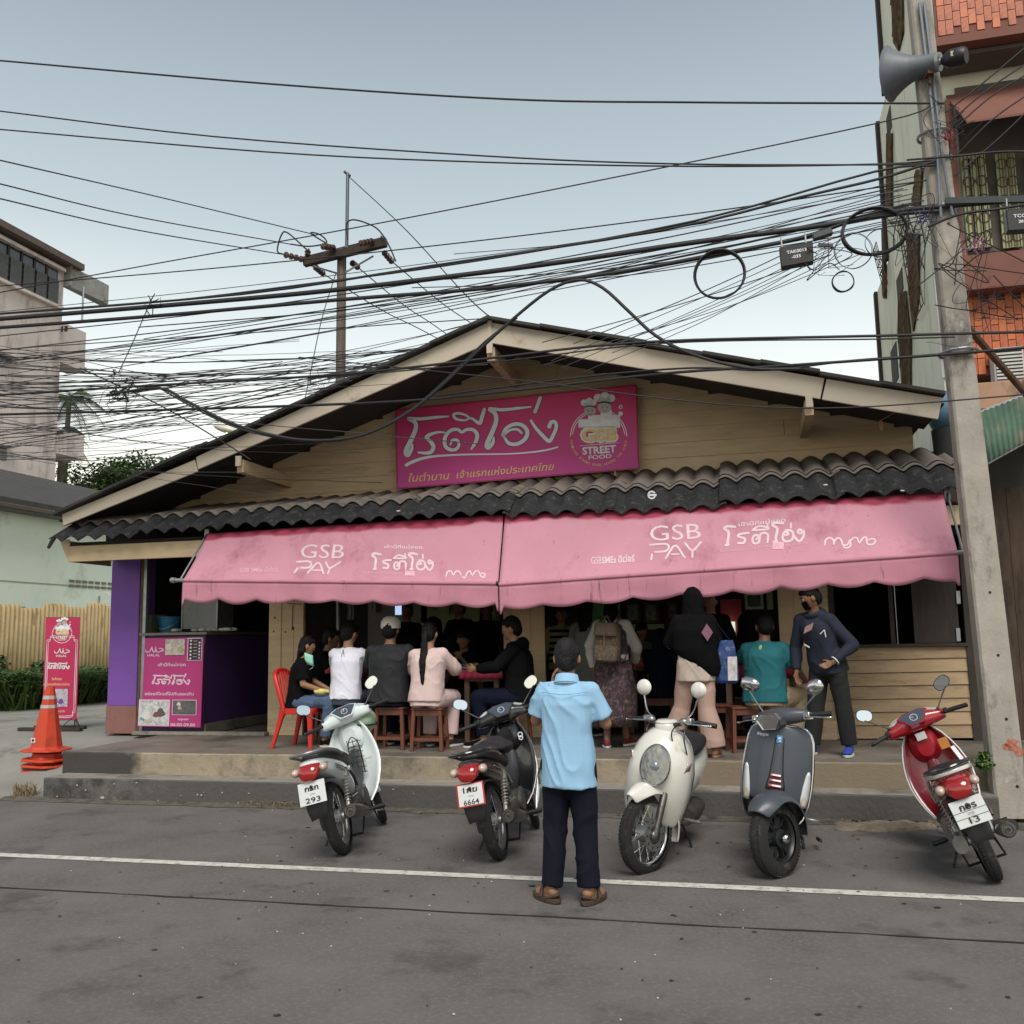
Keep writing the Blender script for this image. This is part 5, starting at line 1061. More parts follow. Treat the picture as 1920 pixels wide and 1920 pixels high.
loose(1712, 430, .15, 13, 1, 'knot of loose wires on the concrete pole beside the green wall'); loose(1785, 240, .12, 9, 2, 'wires bunched at the top fittings of the concrete pole'); loose(1790, 470, .2, 6, 3, 'loose wires hanging in front of the brick balconies'); loose(1840, 560, .3, 8, 4, 'few long slack wires hanging before the brick apron'); loose(1555, 490, .13, 7, 6, 'loose thin wires trailing from the splice box')
loose(225, 742, .13, 8, 7, 'loose wires curling round the hanging splice cluster'); loose(610, 722, .25, 10, 8, 'frayed wire ends beside the foot of the wooden pole', 20)
for (x, y), c_, lab in (((1729, 412), (.05, .03, .14), 'purple cable ties on the concrete pole'), ((1829, 464), (.25, .08, .18), 'pink cable ties by the window ledge'), ((1777, 258), (.22, .03, .05), 'dark red insulators on the concrete pole')):
    b = B(); c = PP(x, y, 9.05)
    for k in range(26): d = V((rnd.gauss(0, .03), rnd.gauss(0, .015), rnd.gauss(0, .03))); b.caps(c+d, c+d*1.5+V((0, 0, .01)), .008, .004, 5)
    tag(b.build('cable_ties', mat('tie_%d' % x, c_, .5)), lab, 'cable ties')
for pts, lab in ((([(1775, 210), (1850, 150), (1945, 70)]), 'uppermost'), (([(1780, 230), (1850, 170), (1945, 105)]), 'second'), (([(1780, 250), (1860, 180), (1945, 128)]), 'third'), (([(1785, 300), (1860, 225), (1945, 165)]), 'fourth'), (([(1790, 330), (1870, 262), (1945, 190)]), 'lowest')): cable('%s of the wires leaving the concrete pole towards the upper right' % lab, pts, 9.2, .008, grp='wires leaving the pole to the upper right')
cable('heavy strand through the pole bracket in front of the barred windows', [(1740, 425), (1800, 402), (1870, 392), (1945, 380)], 9.05, .014); cable('slack strand crossing the barred windows', [(1700, 300), (1800, 292), (1870, 285), (1945, 284)], 9.05, .010)
# splice boxes with their printed codes
def sbox(x0, y0, x1, y1, tilt, lines, lab):
    t = thing('splice_box', lab, 'junction box'); v = 9.05
    tl, tr, bl, br = PP(x0, y0, v), PP(x1, y0+tilt, v), PP(x0+4, y1, v), PP(x1+2, y1+tilt, v)
    b = B(); b.prism([tl, tr, br, bl], VX*.1); b.build('case', blk, t, bevel=.008)
    q = quadmap(tl, tr, bl, br); b = B()
    for i, s_ in enumerate(lines): print_text(b, s_, lambda x, y: q(x, y, .004), (.2 if i == 0 else .34, .42+.26*i), (.8 if i == 0 else .62, .42+.26*i), .15, bold=.02)
    b.build('printed_code', white, t)
    b = B(); b.bar(tl.lerp(tr, .08)+VX*.05, tl.lerp(tr, .08)+VX*.05+ZX*.12, .012); b.bar(tl.lerp(tr, .8)+VX*.05, tl.lerp(tr, .8)+VX*.05+ZX*.12, .012); b.build('hanger', galv, t)
sbox(1461, 463, 1524, 501, -11, ['TAK0013', '-035'], 'black splice box printed TAK0013 -035 hanging under the cable bundle')
sbox(1886, 392, 1950, 433, -4, ['TCC-04', '2MHW'], 'black splice box at the right frame edge before the barred window')
dc = thing('dome_closure', 'grey slab-like cable closure just above the black splice box', 'cable closure'); b = B(); b.bar(PP(1524, 446, 9.1), PP(1560, 434, 9.1), .08, .06); b.build('shell', mat('closure_grey', (.05, .055, .06), .5), dc, bevel=.008); B().bar(PP(1534, 459, 9.1), PP(1562, 461, 9.1), .03).build('splice', cab2, dc)
# street lamp behind the roof
sl_ = thing('street_lamp', 'lit street lamp head peeking over the left barge board', 'street lamp')
lp = PP(424, 804, 17.5); q = uvz(lp); b = B(); b.ell(lp, (.30, .14, .09), FM.to_3x3() @ MX.Rotation(R(18), 3, 'Y')); b.build('lamp_head', mat('lamp_shell', (.6, .6, .5), .4), sl_, smooth=60)
b = B(); b.ell(lp-ZX*.025+UX*.03, (.2, .12, .075), FM.to_3x3() @ MX.Rotation(R(18), 3, 'Y')); b.build('lamp_glass', mat('lamp_glow', (.9, .85, .3), .3, emit=((1, .9, .35), 1.0)), sl_, smooth=60)
b = B(); b.tube([lp+UX*.25-ZX*.06, lp+UX*.6-ZX*.5+VX*1.0, F(q.x+.7, 18.6, q.z-1.5), F(q.x+.7, 18.6, 0)], .04, 8); b.build('lamp_arm', galv, sl_, smooth=50)
# hanging bulb holder under the right eave, pigeon-like tag on the tile
b = B(); c = PP(1652, 797, 11.0); b.tube([PP(1680, 772, 10.95), c+ZX*.05, c], .004, 4); b.ell(c, (.025, .02, .06), nu=8, nv=6); tag(b.build('hanging_tag', mat('tag_peach', (.55, .25, .15), .6)), 'small peach plastic tag hanging under the right barge board', 'tag')
b = B(); c = PP(1222, 928, 10.22); P = lambda x, y: PP(x, y, 10.205); ringp(b, 1222, 928, 5, 8, P, 20, 330, 16); rectp(b, 1214, 926, 1231, 930, P); b.build('tile_mark', white, shop)
for x, y in ((1692, 920), (747, 958), (1548, 909)): 
    b = B(); b.ell(PP(x, y, 10.22), (.025, .01, .008), nu=8, nv=4); b.build('dropping', white, shop)
# ================= scooters =================
rub = mat('tyre_rubber', (.013, .0125, .012), .85, var=.2, vs=8, bump=.5, bs=90, dirt=((.09, .08, .065), .25, 7))
chrome = mat('chrome', (.6, .6, .6), .18, 1, var=.05); alu = mat('alloy', (.33, .33, .32), .4, .85, var=.25, vs=12); dirty = mat('dirty_engine', (.085, .08, .075), .6, .5, var=.4, vs=20, bump=.3)
redl = mat('tail_red', (.30, .01, .012), .12, var=.08, coat=1); amber = mat('signal_clear', (.55, .42, .34), .15, var=.1, coat=1); seatm = mat('seat_vinyl', (.014, .014, .015), .5, var=.15, bump=.2, bs=80)
mirr = mat('mirror_glass', (.75, .8, .85), .03, 1, var=0); steel = mat('muffler_steel', (.16, .15, .14), .38, .8, var=.35, vs=8, dirt=((.06, .05, .045), .4, 6)); darkp = mat('dark_trim', (.03, .03, .032), .5, var=.15)
clearl = mat('lamp_clear', (.38, .38, .37), .12, .8, var=.25, vs=30, bump=.25, bs=30); platew = mat('plate_white', (.60, .61, .60), .45, var=.06, vs=10, dirt=((.4, .38, .33), .2, 9)); inkm = mat('plate_ink', (.01, .01, .012), .5, var=0)
def se(n, a, b_, e=2.4):   # superellipse ring coordinates
    return [(a*abs(cos(t))**(2/e)*(1 if cos(t) >= 0 else -1), b_*abs(sin(t))**(2/e)*(1 if sin(t) >= 0 else -1)) for t in [2*pi*(k+.5)/n for k in range(n)]]
def lx(b, secs, n=20, e=2.4):  # loft along x: (x, zc, half width, half height[, yc])
    b.loft([[V((s[0], (s[4] if len(s) > 4 else 0)+y, s[1]+z)) for y, z in se(n, s[2], s[3], e)] for s in secs]); return b
def lz(b, secs, n=24, e=2.4):  # loft along z: (z, xc, half depth, half width)
    b.loft([[V((s[1]+x, y, s[0])) for x, y in se(n, s[2], s[3], e)] for s in secs]); return b
def wheel(root, T, c, r, w, style, rimc, tyre_r, disc_=False):
    c = V(c); b = B(T); k = []
    for i in range(15):
        a = pi*i/14; k.append((r-tyre_r+tyre_r*sin(a)**.8 if i not in (0, 14) else r-tyre_r*1.05, -w*cos(a)))
    b.lathe(c, (0, 1, 0), k, 48)
    n = 64
    for i in range(n):   # tread blocks
        a = 2*pi*i/n
        for s_ in (-1, 0, 1):
            aa = a+(.5*2*pi/n if s_ else 0); rr = r-(.0035 if s_ == 0 else .009); M = MX.Rotation(-aa, 3, 'Y'); b.box(c+M @ V((rr, s_*w*.48, 0)), (.007, w*.36, r*.06), M)
    t = b.build('wheel', rub, root, smooth=40)
    b = B(T); ri = r-tyre_r*1.0; b.lathe(c, (0, 1, 0), [(ri+.004, -w*.72), (ri-.004, -w*.74), (ri-.016, -w*.5), (ri-.022, 0), (ri-.016, w*.5), (ri-.004, w*.74), (ri+.004, w*.72)], 48); b.build('rim', rimc, t, smooth=50)
    b = B(T); b.lathe(c, (0, 1, 0), [(0, -.065), (.03, -.065), (.032, -.05), (.06, -.045), (.058, .045), (.032, .05), (.03, .065), (0, .065)], 24); b.build('hub', alu if style == 'wire' else rimc, t, smooth=40)
    b = B(T)
    if style == 'wire':
        for i in range(28):
            a = 2*pi*i/28; s_ = 1 if i % 2 else -1; a2 = a+(.5 if (i//2) % 2 else -.5)
            b.tube([c+V((.05*cos(a2), s_*.036, .05*sin(a2))), c+V(((ri-.012)*cos(a), s_*.004, (ri-.012)*sin(a)))], .0022, 4)
    else:
        for i in range(12):
            a = 2*pi*(i//2)/6+(.16 if i % 2 else -.16); a2 = 2*pi*(i//2)/6; b.bar(c+V((.05*cos(a2), 0, .05*sin(a2))), c+V(((ri-.01)*cos(a), .0, (ri-.01)*sin(a))), .016, .034, up=(0, 1, 0))
    b.build('spoke_set', chrome if style == 'wire' else rimc, t, smooth=40)
    if disc_:
        b = B(T); b.lathe(c+V((0, disc_, 0)), (0, 1, 0), [(.06, -.002), (.105, -.002), (.105, .002), (.06, .002)], 32); b.build('brake_disc', alu, t); 
        b = B(T)
        for i in range(10): a = 2*pi*i/10; b.cyl(c+V((.085*cos(a), disc_*1.0+(.003 if disc_ > 0 else -.003), .085*sin(a))), c+V((.085*cos(a), disc_+(.0035 if disc_ > 0 else -.0035), .085*sin(a))), .008, 8)
        b.build('disc_hole', blk, t)
    return t
def steerM(T, piv, ax, ang): return T @ MX.Translation(V(piv)) @ MX.Rotation(ang, 4, V(ax)) @ MX.Translation(-V(piv))
def mirror(root, T, base, top, face, shape, back=blk, size=(.062, .045), tilt=0, stalk=darkp, arm=None):
    b = B(T); b.tube(bez([base, arm or (V(base)+V(top))/2+V((.01, 0, 0)), top], 8), .0055, 6); b.ell(base, (.012, .012, .012), nu=8, nv=6); m = b.build('mirror', stalk, root, smooth=50)
    f = V(face).normalized(); y = f.cross(V((0, 0, 1))).normalized(); z = y.cross(f); y, z = y*cos(tilt)+z*sin(tilt), z*cos(tilt)-y*sin(tilt)
    c = V(top)+z*size[1]*.8 if shape != 'side' else V(top)
    ring = lambda k, o: [c+f*o+y*p*k+z*q*k for p, q in se(28, size[0], size[1], 2.5 if shape != 'round' else 2)]
    b = B(T); b.loft([ring(.3, -.03), ring(.75, -.024), ring(1, -.006), ring(1.02, .002)]); b.build('mirror_shell', back, m, smooth=50)
    b = B(T); b.add(ring(.92, .0035), [tuple(range(28))]); b.build('mirror_glass', mirr, m)
def plate(root, T, c, nrm, up, lines, border=None, w=.205, h=.165, bars=False):
    c = V(c); n_ = V(nrm).normalized(); z = V(up); z = (z-n_*z.dot(n_)).normalized(); y = z.cross(n_)
    b = B(T); b.prism([c+y*a+z*q for a, q in ((-w/2, -h/2), (w/2, -h/2), (w/2, h/2), (-w/2, h/2))], n_*.003); p = b.build('number_plate', border or platew, root, bevel=.001)
    P = lambda x, q, o=.0045: T @ (c+n_*o+y*(x-.5)*w+z*(.5-q)*h)
    b = B(); 
    if border: rectp(b, .055, .06, .945, .94, P); b.build('plate_face', platew, p)
    P2 = lambda x, q: P(x, q, .006); b = B()
    print_text(b, lines[0], P2, (.24, .40), (.76, .40), .22, bold=.03); print_text(b, lines[2], P2, (.22 if len(lines[2]) > 2 else .36, .92), (.78 if len(lines[2]) > 2 else .66, .92), .22, bold=.012)
    if bars:
        for q in (.40, .64): rectp(b, .0, q+.045, 1, q+.06, P2)
    b.build('plate_number', inkm, p); b = B(); print_text(b, lines[1], P2, (.42, .60), (.60, .60), .09); b.build('plate_province', mat('plate_grey_ink', (.2, .2, .2), .5), p)
def scootT(g, az, lean, pitch=0): return MX.Translation(g) @ MX.Rotation(R(az), 4, 'Z') @ MX.Rotation(R(lean), 4, 'X')
def underbone(label, T, body, bar, shield, seat_trim, steer, lines, border=None, bars=False, lowleg=None, tailc=None, basket=False, stickers=True, automatic=False, tailcol=None):
    t = thing('motor_scooter', label, 'motor scooter', 'motor scooters parked along the kerb'); X = 1.21; r = .285
    ST = steerM(T, (.98, 0, .95), V((-.42, 0, 1)).normalized(), steer); bd = lambda b, n, m, **k: b.build(n, m, t, **{'smooth': 42, **k})
    wheel(t, T, (0, 0, r), r, .044, 'wire', alu, .062); wheel(t, ST, (X, 0, r-.02), r-.01, .036, 'wire', alu, .055)
    # fork and front mudguard
    for s_ in (1, -1): b = B(ST); b.tube([(X, s_*.062, r-.02), (1.10, s_*.062, .55), (1.05, s_*.055, .72)], [.022, .02, .016], 8); bd(b, 'fork_leg', alu)
    b = B(ST); rows = [[V((X+(r+.035+.0*q)*cos(R(a)), .052*q, r-.02+(r+.035-.02*q*q)*sin(R(a)))) for q in (-1, -.6, 0, .6, 1)] for a in range(15, 176, 10)]; b.grid(rows); bd(b, 'front_mudguard', body, solid=.006)
    # leg shield, seen from behind
    b = B(T); rows = []
    for i in range(19):
        s_ = i/18; z = lerp(.945, .27, s_); xc = 1.0-.03*s_-.16*s_**2; hw = [.10, .155, .19, .215, .23, .235, .225, .205, .175, .12][min(9, int(s_*9))]; hw2 = [.10, .155, .19, .215, .23, .235, .225, .205, .175, .12][min(9, int(s_*9)+1)]; hw = lerp(hw, hw2, s_*9-int(s_*9) if s_ < 1 else 0)
        rows.append([V((xc+.035*(1-q*q)-.085*abs(q)**2.5*(.3+s_), hw*q, z)) for q in [k/8-1 for k in range(17)]])
    b.grid(rows); bd(b, 'leg_shield', shield, solid=.014)
    b = B(T)
    for s_ in (0, 16): b.tube([rw[s_] for rw in rows], .007, 6)
    bd(b, 'shield_edge', mat('pale_trim', (.55, .57, .55), .4) if shield is not body else body)
    b = B(T); lx(b, [(1.07, .80, .03, .03), (1.04, .80, .10, .10), (.98, .82, .11, .13), (.93, .82, .06, .08)]); bd(b, 'nose_cover', body)
    b = B(T); lx(b, [(.99, .62, .045, .13), (.90, .52, .06, .09), (.75, .44, .062, .07), (.60, .43, .065, .08), (.48, .49, .08, .10)]); bd(b, 'centre_tunnel', shield if automatic else darkp)
    if automatic: b = B(T); lx(b, [(.90, .335, .15, .02), (.80, .33, .17, .03), (.5, .33, .16, .035), (.40, .36, .12, .05)]); bd(b, 'floor_board', darkp)
    # body and tail
    b = B(T); lx(b, [(.56, .42, .035, .06), (.46, .48, .08, .12), (.30, .555, .112, .125), (.10, .62, .128, .105), (-.10, .672, .13, .085), (-.28, .712, .115, .072), (-.40, .74, .085, .05), (-.455, .757, .05, .028)], 24, 2.8); bd(b, 'side_body', tailcol or body, sub=1)
    b = B(T); lx(b, [(.55, .62, .05, .02), (.48, .66, .095, .045), (.32, .70, .118, .055), (.12, .735, .128, .05), (-.08, .775, .12, .045), (-.24, .80, .105, .035), (-.33, .80, .06, .015)], 24, 3); bd(b, 'seat', seatm, sub=1)
    b = B(T); b.tube(bez([(.02, .145, .755), (-.15, .150, .80), (-.38, .13, .835), (-.475, .0, .84), (-.38, -.13, .835), (-.15, -.150, .80), (.02, -.145, .755)], 30), .0125, 8); bd(b, 'grab_rail', seat_trim)
    b = B(T); lx(b, [(-.40, .725, .085, .048), (-.455, .705, .082, .055), (-.485, .69, .065, .048), (-.495, .685, .03, .02)], 18, 2.6); bd(b, 'tail_lamp', redl)
    for s_ in (1, -1): b = B(T); b.ell((-.415, s_*.108, .715), (.055, .032, .032), nu=12, nv=8); bd(b, 'rear_indicator', amber)
    b = B(T); rows = [[V((x, w_*q, z-.012*q*q)) for q in (-1, -.5, 0, .5, 1)] for x, z, w_ in ((-.05, .60, .08), (-.2, .615, .085), (-.33, .62, .085), (-.41, .60, .085), (-.445, .54, .08), (-.45, .44, .075), (-.44, .36, .06))]; b.grid(rows); bd(b, 'rear_mudguard', darkp, solid=.008)
    plate(t, T, (-.478, 0, .555), (-1, 0, .28), (0, 0, 1), lines, border, bars=bars)
    b = B(T); b.box((-.455, 0, .535), (.02, .07, .05)); b.cyl((-.49, -.0, .592), (-.475, 0, .60), .012, 8); bd(b, 'plate_bracket', darkp)
    # rear suspension, swing arm, chain case
    for s_ in (1, -1):
        b = B(T); a, c = V((-.01, s_*.105, .285)), V((.10, s_*.118, .635)); b.cyl(a, a.lerp(c, .35), .018, 8); b.cyl(a, c, .009, 6); b.cyl(c-V((0, 0, .07)), c, .022, 8); sh = bd(b, 'shock_absorber', alu)
        d = (c-a).normalized(); x_ = d.cross(V((0, 1, 0))).normalized(); y_ = d.cross(x_); b = B(T); b.tube([a.lerp(c, .28+.6*k/84)+x_*.024*cos(k*2*pi/9.3)+y_*.024*sin(k*2*pi/9.3) for k in range(85)], .0042, 5); b.build('coil_spring', mat('spring_cream', (.34, .31, .26), .5, .4, var=.2), sh, smooth=60)
        b = B(T); b.bar((-.03, s_*.088, .285), (.48, s_*.085, .33), .03, .045); bd(b, 'swing_arm', dirty, bevel=.004)
    if not automatic: b = B(T); lx(b, [(-.07, .285, .02, .07, .1), (.0, .29, .022, .075, .1), (.3, .32, .02, .06, .1), (.46, .335, .02, .05, .1)]); bd(b, 'chain_case', darkp)
    else: b = B(T); lx(b, [(-.05, .29, .045, .06, .12), (.05, .30, .05, .09, .12), (.3, .31, .05, .08, .12), (.5, .31, .045, .07, .12)]); bd(b, 'gear_case', alu)
    # engine
    b = B(T); lx(b, [(.40, .33, .07, .07), (.46, .33, .105, .105), (.60, .32, .115, .11), (.70, .31, .09, .09)], 14, 3); b.cyl((.55, -.13, .33), (.55, -.10, .33), .085, 18); b.cyl((.58, .13, .32), (.58, .10, .32), .08, 18); bd(b, 'engine', dirty, bevel=.006)
    b = B(T)
    for k in range(7): b.box((.72+k*.02, 0, .345), (.009, .13, .12))
    b.box((.88, 0, .35), (.05, .1, .09)); bd(b, 'cylinder_fins', alu)
    # exhaust on the right
    b = B(T); b.tube(bez([(.86, -.03, .29), (.80, -.07, .22), (.60, -.12, .19), (.35, -.145, .22), (.22, -.155, .26)], 16), .014, 8); bd(b, 'exhaust_pipe', steel)
    b = B(T); b.tube([(.27, -.16, .245), (.22, -.165, .255), (.05, -.172, .285), (-.20, -.178, .325), (-.235, -.178, .330)], [.022, .042, .052, .055, .046], 18); ex = bd(b, 'silencer', steel)
    b = B(T); a = V((-.236, -.178, .33)); d = V((-1, 0, .15)).normalized(); b.torus(a, d, .036, .009, 20, 6); b.cyl(a-d*.01, a+d*.016, .018, 12); b.build('silencer_tip', dirty, ex, smooth=50); b = B(T); b.cyl(a+d*.0, a+d*.0165, .012, 12); b.build('outlet', blk, ex)
    if automatic: b = B(T); b.tube([(.22, -.21, .27), (-.12, -.216, .32)], [.035, .045], 12); b.build('heat_shield', blk, ex, smooth=50)
    b = B(T); b.cyl((.50, -.24, .225), (.50, .24, .225), .011, 8); 
    for s_ in (1, -1): b.cyl((.50, s_*.17, .228), (.50, s_*.27, .228), .019, 10)
    bd(b, 'foot_peg', blk); b = B(T); b.tube([(.08, -.13, .36), (-.02, -.15, .40), (.14, -.165, .41)], .008, 6); b.tube([(.5, -.2, .2), (.72, -.2, .17), (.76, -.16, .17)], .007, 6); bd(b, 'brake_pedal', chrome)
    b = B(T); b.tube([(.38, .10, .22), (.30, .20, .10), (.26, .255, .012)], .010, 6); b.box((.25, .26, .012), (.07, .035, .008)); bd(b, 'side_stand', blk)
    b = B(T); b.tube([(.34, -.12, .20), (.16, -.13, .10), (.16, .12, .10), (.34, .12, .2)], .010, 6); bd(b, 'centre_stand', blk)
    # handlebar cowl, dials, grips
    b = B(ST); b.loft([[V((.945-.05*abs(y_)*1.2+x, y_, 1.00-.02*abs(y_)*3+z+.02*(1-abs(y_)*4))) for x, z in se(18, a, c, 2.6)] for y_, a, c in ((-.235, .028, .028), (-.22, .045, .042), (-.15, .058, .052), (-.08, .082, .072), (0, .09, .08), (.08, .082, .072), (.15, .058, .052), (.22, .045, .042), (.235, .028, .028))]); bd(b, 'handlebar_cowl', bar, sub=1)
    n_ = V((-.80, 0, .60)).normalized(); q = V((0, 1, 0)); w_ = n_.cross(q); c = V((.872, 0, 1.045))
    ds = lambda k, o: [c+n_*o+q*y_*k-w_*x_*k*1.15 for y_, x_ in ((-.115, .03), (-.06, .05), (.06, .05), (.115, .03), (.05, -.05), (-.05, -.05))]
    b = B(ST); b.loft([ds(1.04, -.03), ds(1.06, .008), ds(.97, .012)]); dm = bd(b, 'dial_surround', darkp if bar is not body else bar, smooth=30); b = B(ST); b.add(ds(.94, .0135), [tuple(range(6))]); b.build('dial_glass', mat('dial_glass', (.05, .06, .08), .08, coat=1, var=0), dm)
    b = B(ST); b.lathe(c+n_*.014, n_, [(.026, 0), (.029, .0005), (.029, .001), (.026, .001)], 20); b.bar(c+n_*.015, c+n_*.015+q*.02-w_*.008, .003); b.build('speedometer', white, dm)
    if seat_trim is not body and bar is not body or True:
        b = B(ST)
        for s_ in (1, -1): b.prism([V((.98, s_*.045, 1.082)), V((.97, s_*.14, 1.068)), V((.93, s_*.20, 1.04)), V((.90, s_*.165, 1.045)), V((.915, s_*.10, 1.070))][::s_], V((0, 0, .006)))
        bd(b, 'cowl_top_trim', body if tailc is None else tailc)
    for s_ in (1, -1):
        b = B(ST); b.tube([(.88, s_*.22, 1.0), (.845, s_*.29, 1.0), (.80, s_*.375, .995)], [.015, .0175, .0175], 10); b.ell((.798, s_*.38, .995), (.01, .012, .019), nu=10, nv=6); bd(b, 'grip', seatm)
        b = B(ST); b.tube([(.915, s_*.235, .995), (.925, s_*.30, .99), (.88, s_*.39, .985)], .006, 6); bd(b, 'brake_lever', chrome)
        mirror(t, ST, (.905, s_*.20, 1.04), (.93, s_*.335, 1.165), (-1, -.25*s_, .05), 'oval', blk, (.066, .046), tilt=.45*s_)
        b = B(ST); b.box((.865, s_*.235, 1.013), (.035, .03, .03)); 
        for k in (-1, 0, 1): b.box((.846, s_*.235+k*.009, 1.02), (.006, .006, .008))
        bd(b, 'switch_box', blk, bevel=.003)
    if basket:
        b = B(T); 
        for k in range(7): z = .50+k*.045; b.tube([(.885, -.10, z), (.84, -.075, z+.01), (.84, -.005, z+.01), (.885, .02, z)], .0035, 5)
        for y_ in (-.085, -.04, .01): b.tube([(.84, y_, .50), (.838, y_, .80)], .0035, 5)
        b.tube(bez([(.84, -.09, .5), (.838, -.09, .74), (.838, -.04, .82), (.838, .01, .74), (.84, .01, .5)], 14), .005, 5); bd(b, 'wire_rack', blk)
    if stickers:
        b = B(T)
        for s_ in (1, -1):
            b.tube(bez([(.32, s_*.121, .50), (.2, s_*.128, .585), (.02, s_*.136, .645), (-.18, s_*.133, .70)], 12), .0055, 4, sy=.4)
        bd(b, 'body_stripe', darkp if tailc is None else tailc)
    return t, T, ST
whiteP = mat('paint_white', (.66, .72, .72), .28, var=.04, coat=.8, dirt=((.38, .38, .34), .16, 6)); blackP = mat('paint_black', (.012, .012, .014), .25, var=.1, coat=.8, dirt=((.07, .065, .06), .25, 7)); redP = mat('paint_red', (.30, .006, .014), .22, var=.06, coat=1); darkred = mat('paint_dark_red', (.12, .006, .010), .3, var=.1, coat=.8)
G = lambda x, y: GZ(x, y, 0)
t_, T_, S_ = underbone('white scooter parked at the left, plate กรก 293, leaning on its side stand', scootT(G(648, 1601), 86, -14), whiteP, whiteP, whiteP, mat('grab_grey', (.22, .22, .22), .4, .5), R(20), ['กรก', 'ตาก', '293'], basket=True)
def side_print(T, txt_, p0, p1, h, m, root, s_=-1, y=.137, it=.3):
    b = B(); P = lambda x, z: T @ V((x, s_*y, z)); vs, fs = text_mesh(txt_, .02, it); x0, x1 = min(p[0] for p in vs), max(p[0] for p in vs)
    b.add([P(lerp(p0[0], p1[0], (x-x0)/(x1-x0)), lerp(p0[1], p1[1], (x-x0)/(x1-x0))+yy/.7*h) for x, yy in vs], fs); b.build('body_lettering', m, root)
side_print(T_, 'Wave', (-.20, .66), (.02, .60), .038, blk, t_, y=.142); side_print(T_, 'HONDA', (-.36, .735), (-.26, .72), .012, blk, t_, y=.11)
b = B(T_); b.tube(bez([(.16, -.136, .60), (.3, -.124, .52), (.42, -.10, .45)], 8), .012, 4, sy=.35); b.build('body_stripe', darkp, t_)
b = B(T_); P = [(.985-.16*.0, -.10, .60), ]; b.build('trim', darkp, t_) if 0 else None
b = B(); vs, fs = text_mesh('HONDA', .02, .2); b.add([T_ @ V((.905-.0*y, -.07-x/3.4*.08, .60+y*.022)) for x, y in vs], fs); b.build('shield_lettering', mat('print_grey', (.25, .27, .27), .5), t_)
hm = thing('helmet', 'pale green open helmet sitting behind the handlebar of the white scooter', 'helmet'); c = T_ @ V((1.12, -.10, .93)); B().ell(c, (.13, .15, .12)).build('shell', mat('helmet_green', (.30, .42, .26), .3, coat=.8), hm, smooth=80); b = B(); b.torus(c-ZX*.03, ZX, .145, .008, 24, 5); b.build('edge_trim', blk, hm, smooth=60)
t2_, T2_, S2_ = underbone('black and white scooter beside the standing man, red-edged plate 1กฆ 6664', scootT(G(940, 1611), 78, -11), blackP, blackP, blackP, blackP, R(16), ['1กฆ', 'ตาก', '6664'], border=mat('plate_red', (.40, .02, .02), .5), tailc=whiteP)
b = B(T2_); rows = []
for i in range(9): s_ = i/8; rows.append([V((.93-.28*s_+.03*q, -(.20+.035*sin(pi*s_))-.004*q, .62-.36*s_+.13*q*(1-.6*s_))) for q in (-1, -.3, .4, 1)])
b.grid(rows); b.build('white_leg_cover', whiteP, t2_, smooth=50, solid=.008)
b = B(T2_); b.tube(bez([(.74, -.248, .40), (.77, -.25, .48), (.84, -.25, .52)], 10), [.004]*0 or .010, 5, sy=.4); b.build('cover_mark', blk, t2_)
cl = thing('rain_cover', 'black cloth jacket draped over the seat of the black scooter', 'cloth'); b = B(T2_); b.ell((.30, -.01, .80), (.24, .17, .06), nu=28, nv=16); b.v = [p+V((.03*noise.noise(p*9), .03*noise.noise(p*8+V((3, 1, 0))), .035*noise.noise(p*10)-(.30*max(0, abs(p.y)-.10)))) for p in b.v]; b.build('folds', mat('rain_black', (.02, .021, .023), .45, var=.2, bump=.3, bs=14), cl, smooth=80)
b = B(); P = lambda x, z: T2_ @ V((.90-.1*(z), x, z)); n0 = T2_ @ V((.915, -.14, .80))
b = B(T2_)
for r0, z in ((.019, .015), (.016, -.012)): b.torus((.912, -.13, .80+z), (-1, 0, .1), r0, .005, 16, 5)
b.build('round_sticker', white, t2_)
t3_, T3_, S3_ = underbone('red scooter with white handlebar top at the right, plate กบร 13', scootT(G(1871, 1651), 73, -21), redP, redP, darkred, blackP, R(6), ['กบร', 'ตาก', '13'], bars=True, tailc=mat('paint_cream', (.58, .56, .52), .3, coat=.6), tailcol=redP, automatic=True)
b = B(T3_); b.tube(bez([(.22, .131, .54), (.05, .142, .66), (-.2, .140, .77), (-.40, .10, .80), (-.46, 0, .81), (-.40, -.10, .80), (-.2, -.140, .77), (.05, -.142, .66), (.22, -.131, .54)], 40), .014, 6); b.build('cream_edge', mat('paint_cream', (.58, .56, .52), .3, coat=.6), t3_, smooth=60)
b = B(T3_); b.box((.905, .0, .90), (.012, .075, .055)); b.build('front_sticker', mat('sticker_pale', (.5, .5, .5), .5), t3_); b = B(T3_); b.box((.885, -.13, .80), (.01, .07, .08)); b.build('gold_sticker', mat('sticker_gold', (.45, .18, .04), .4), t3_); b = B(T3_); b.bar((.80, -.19, .66), (.86, -.17, .76), .03, .01); b.build('white_label', white, t3_)
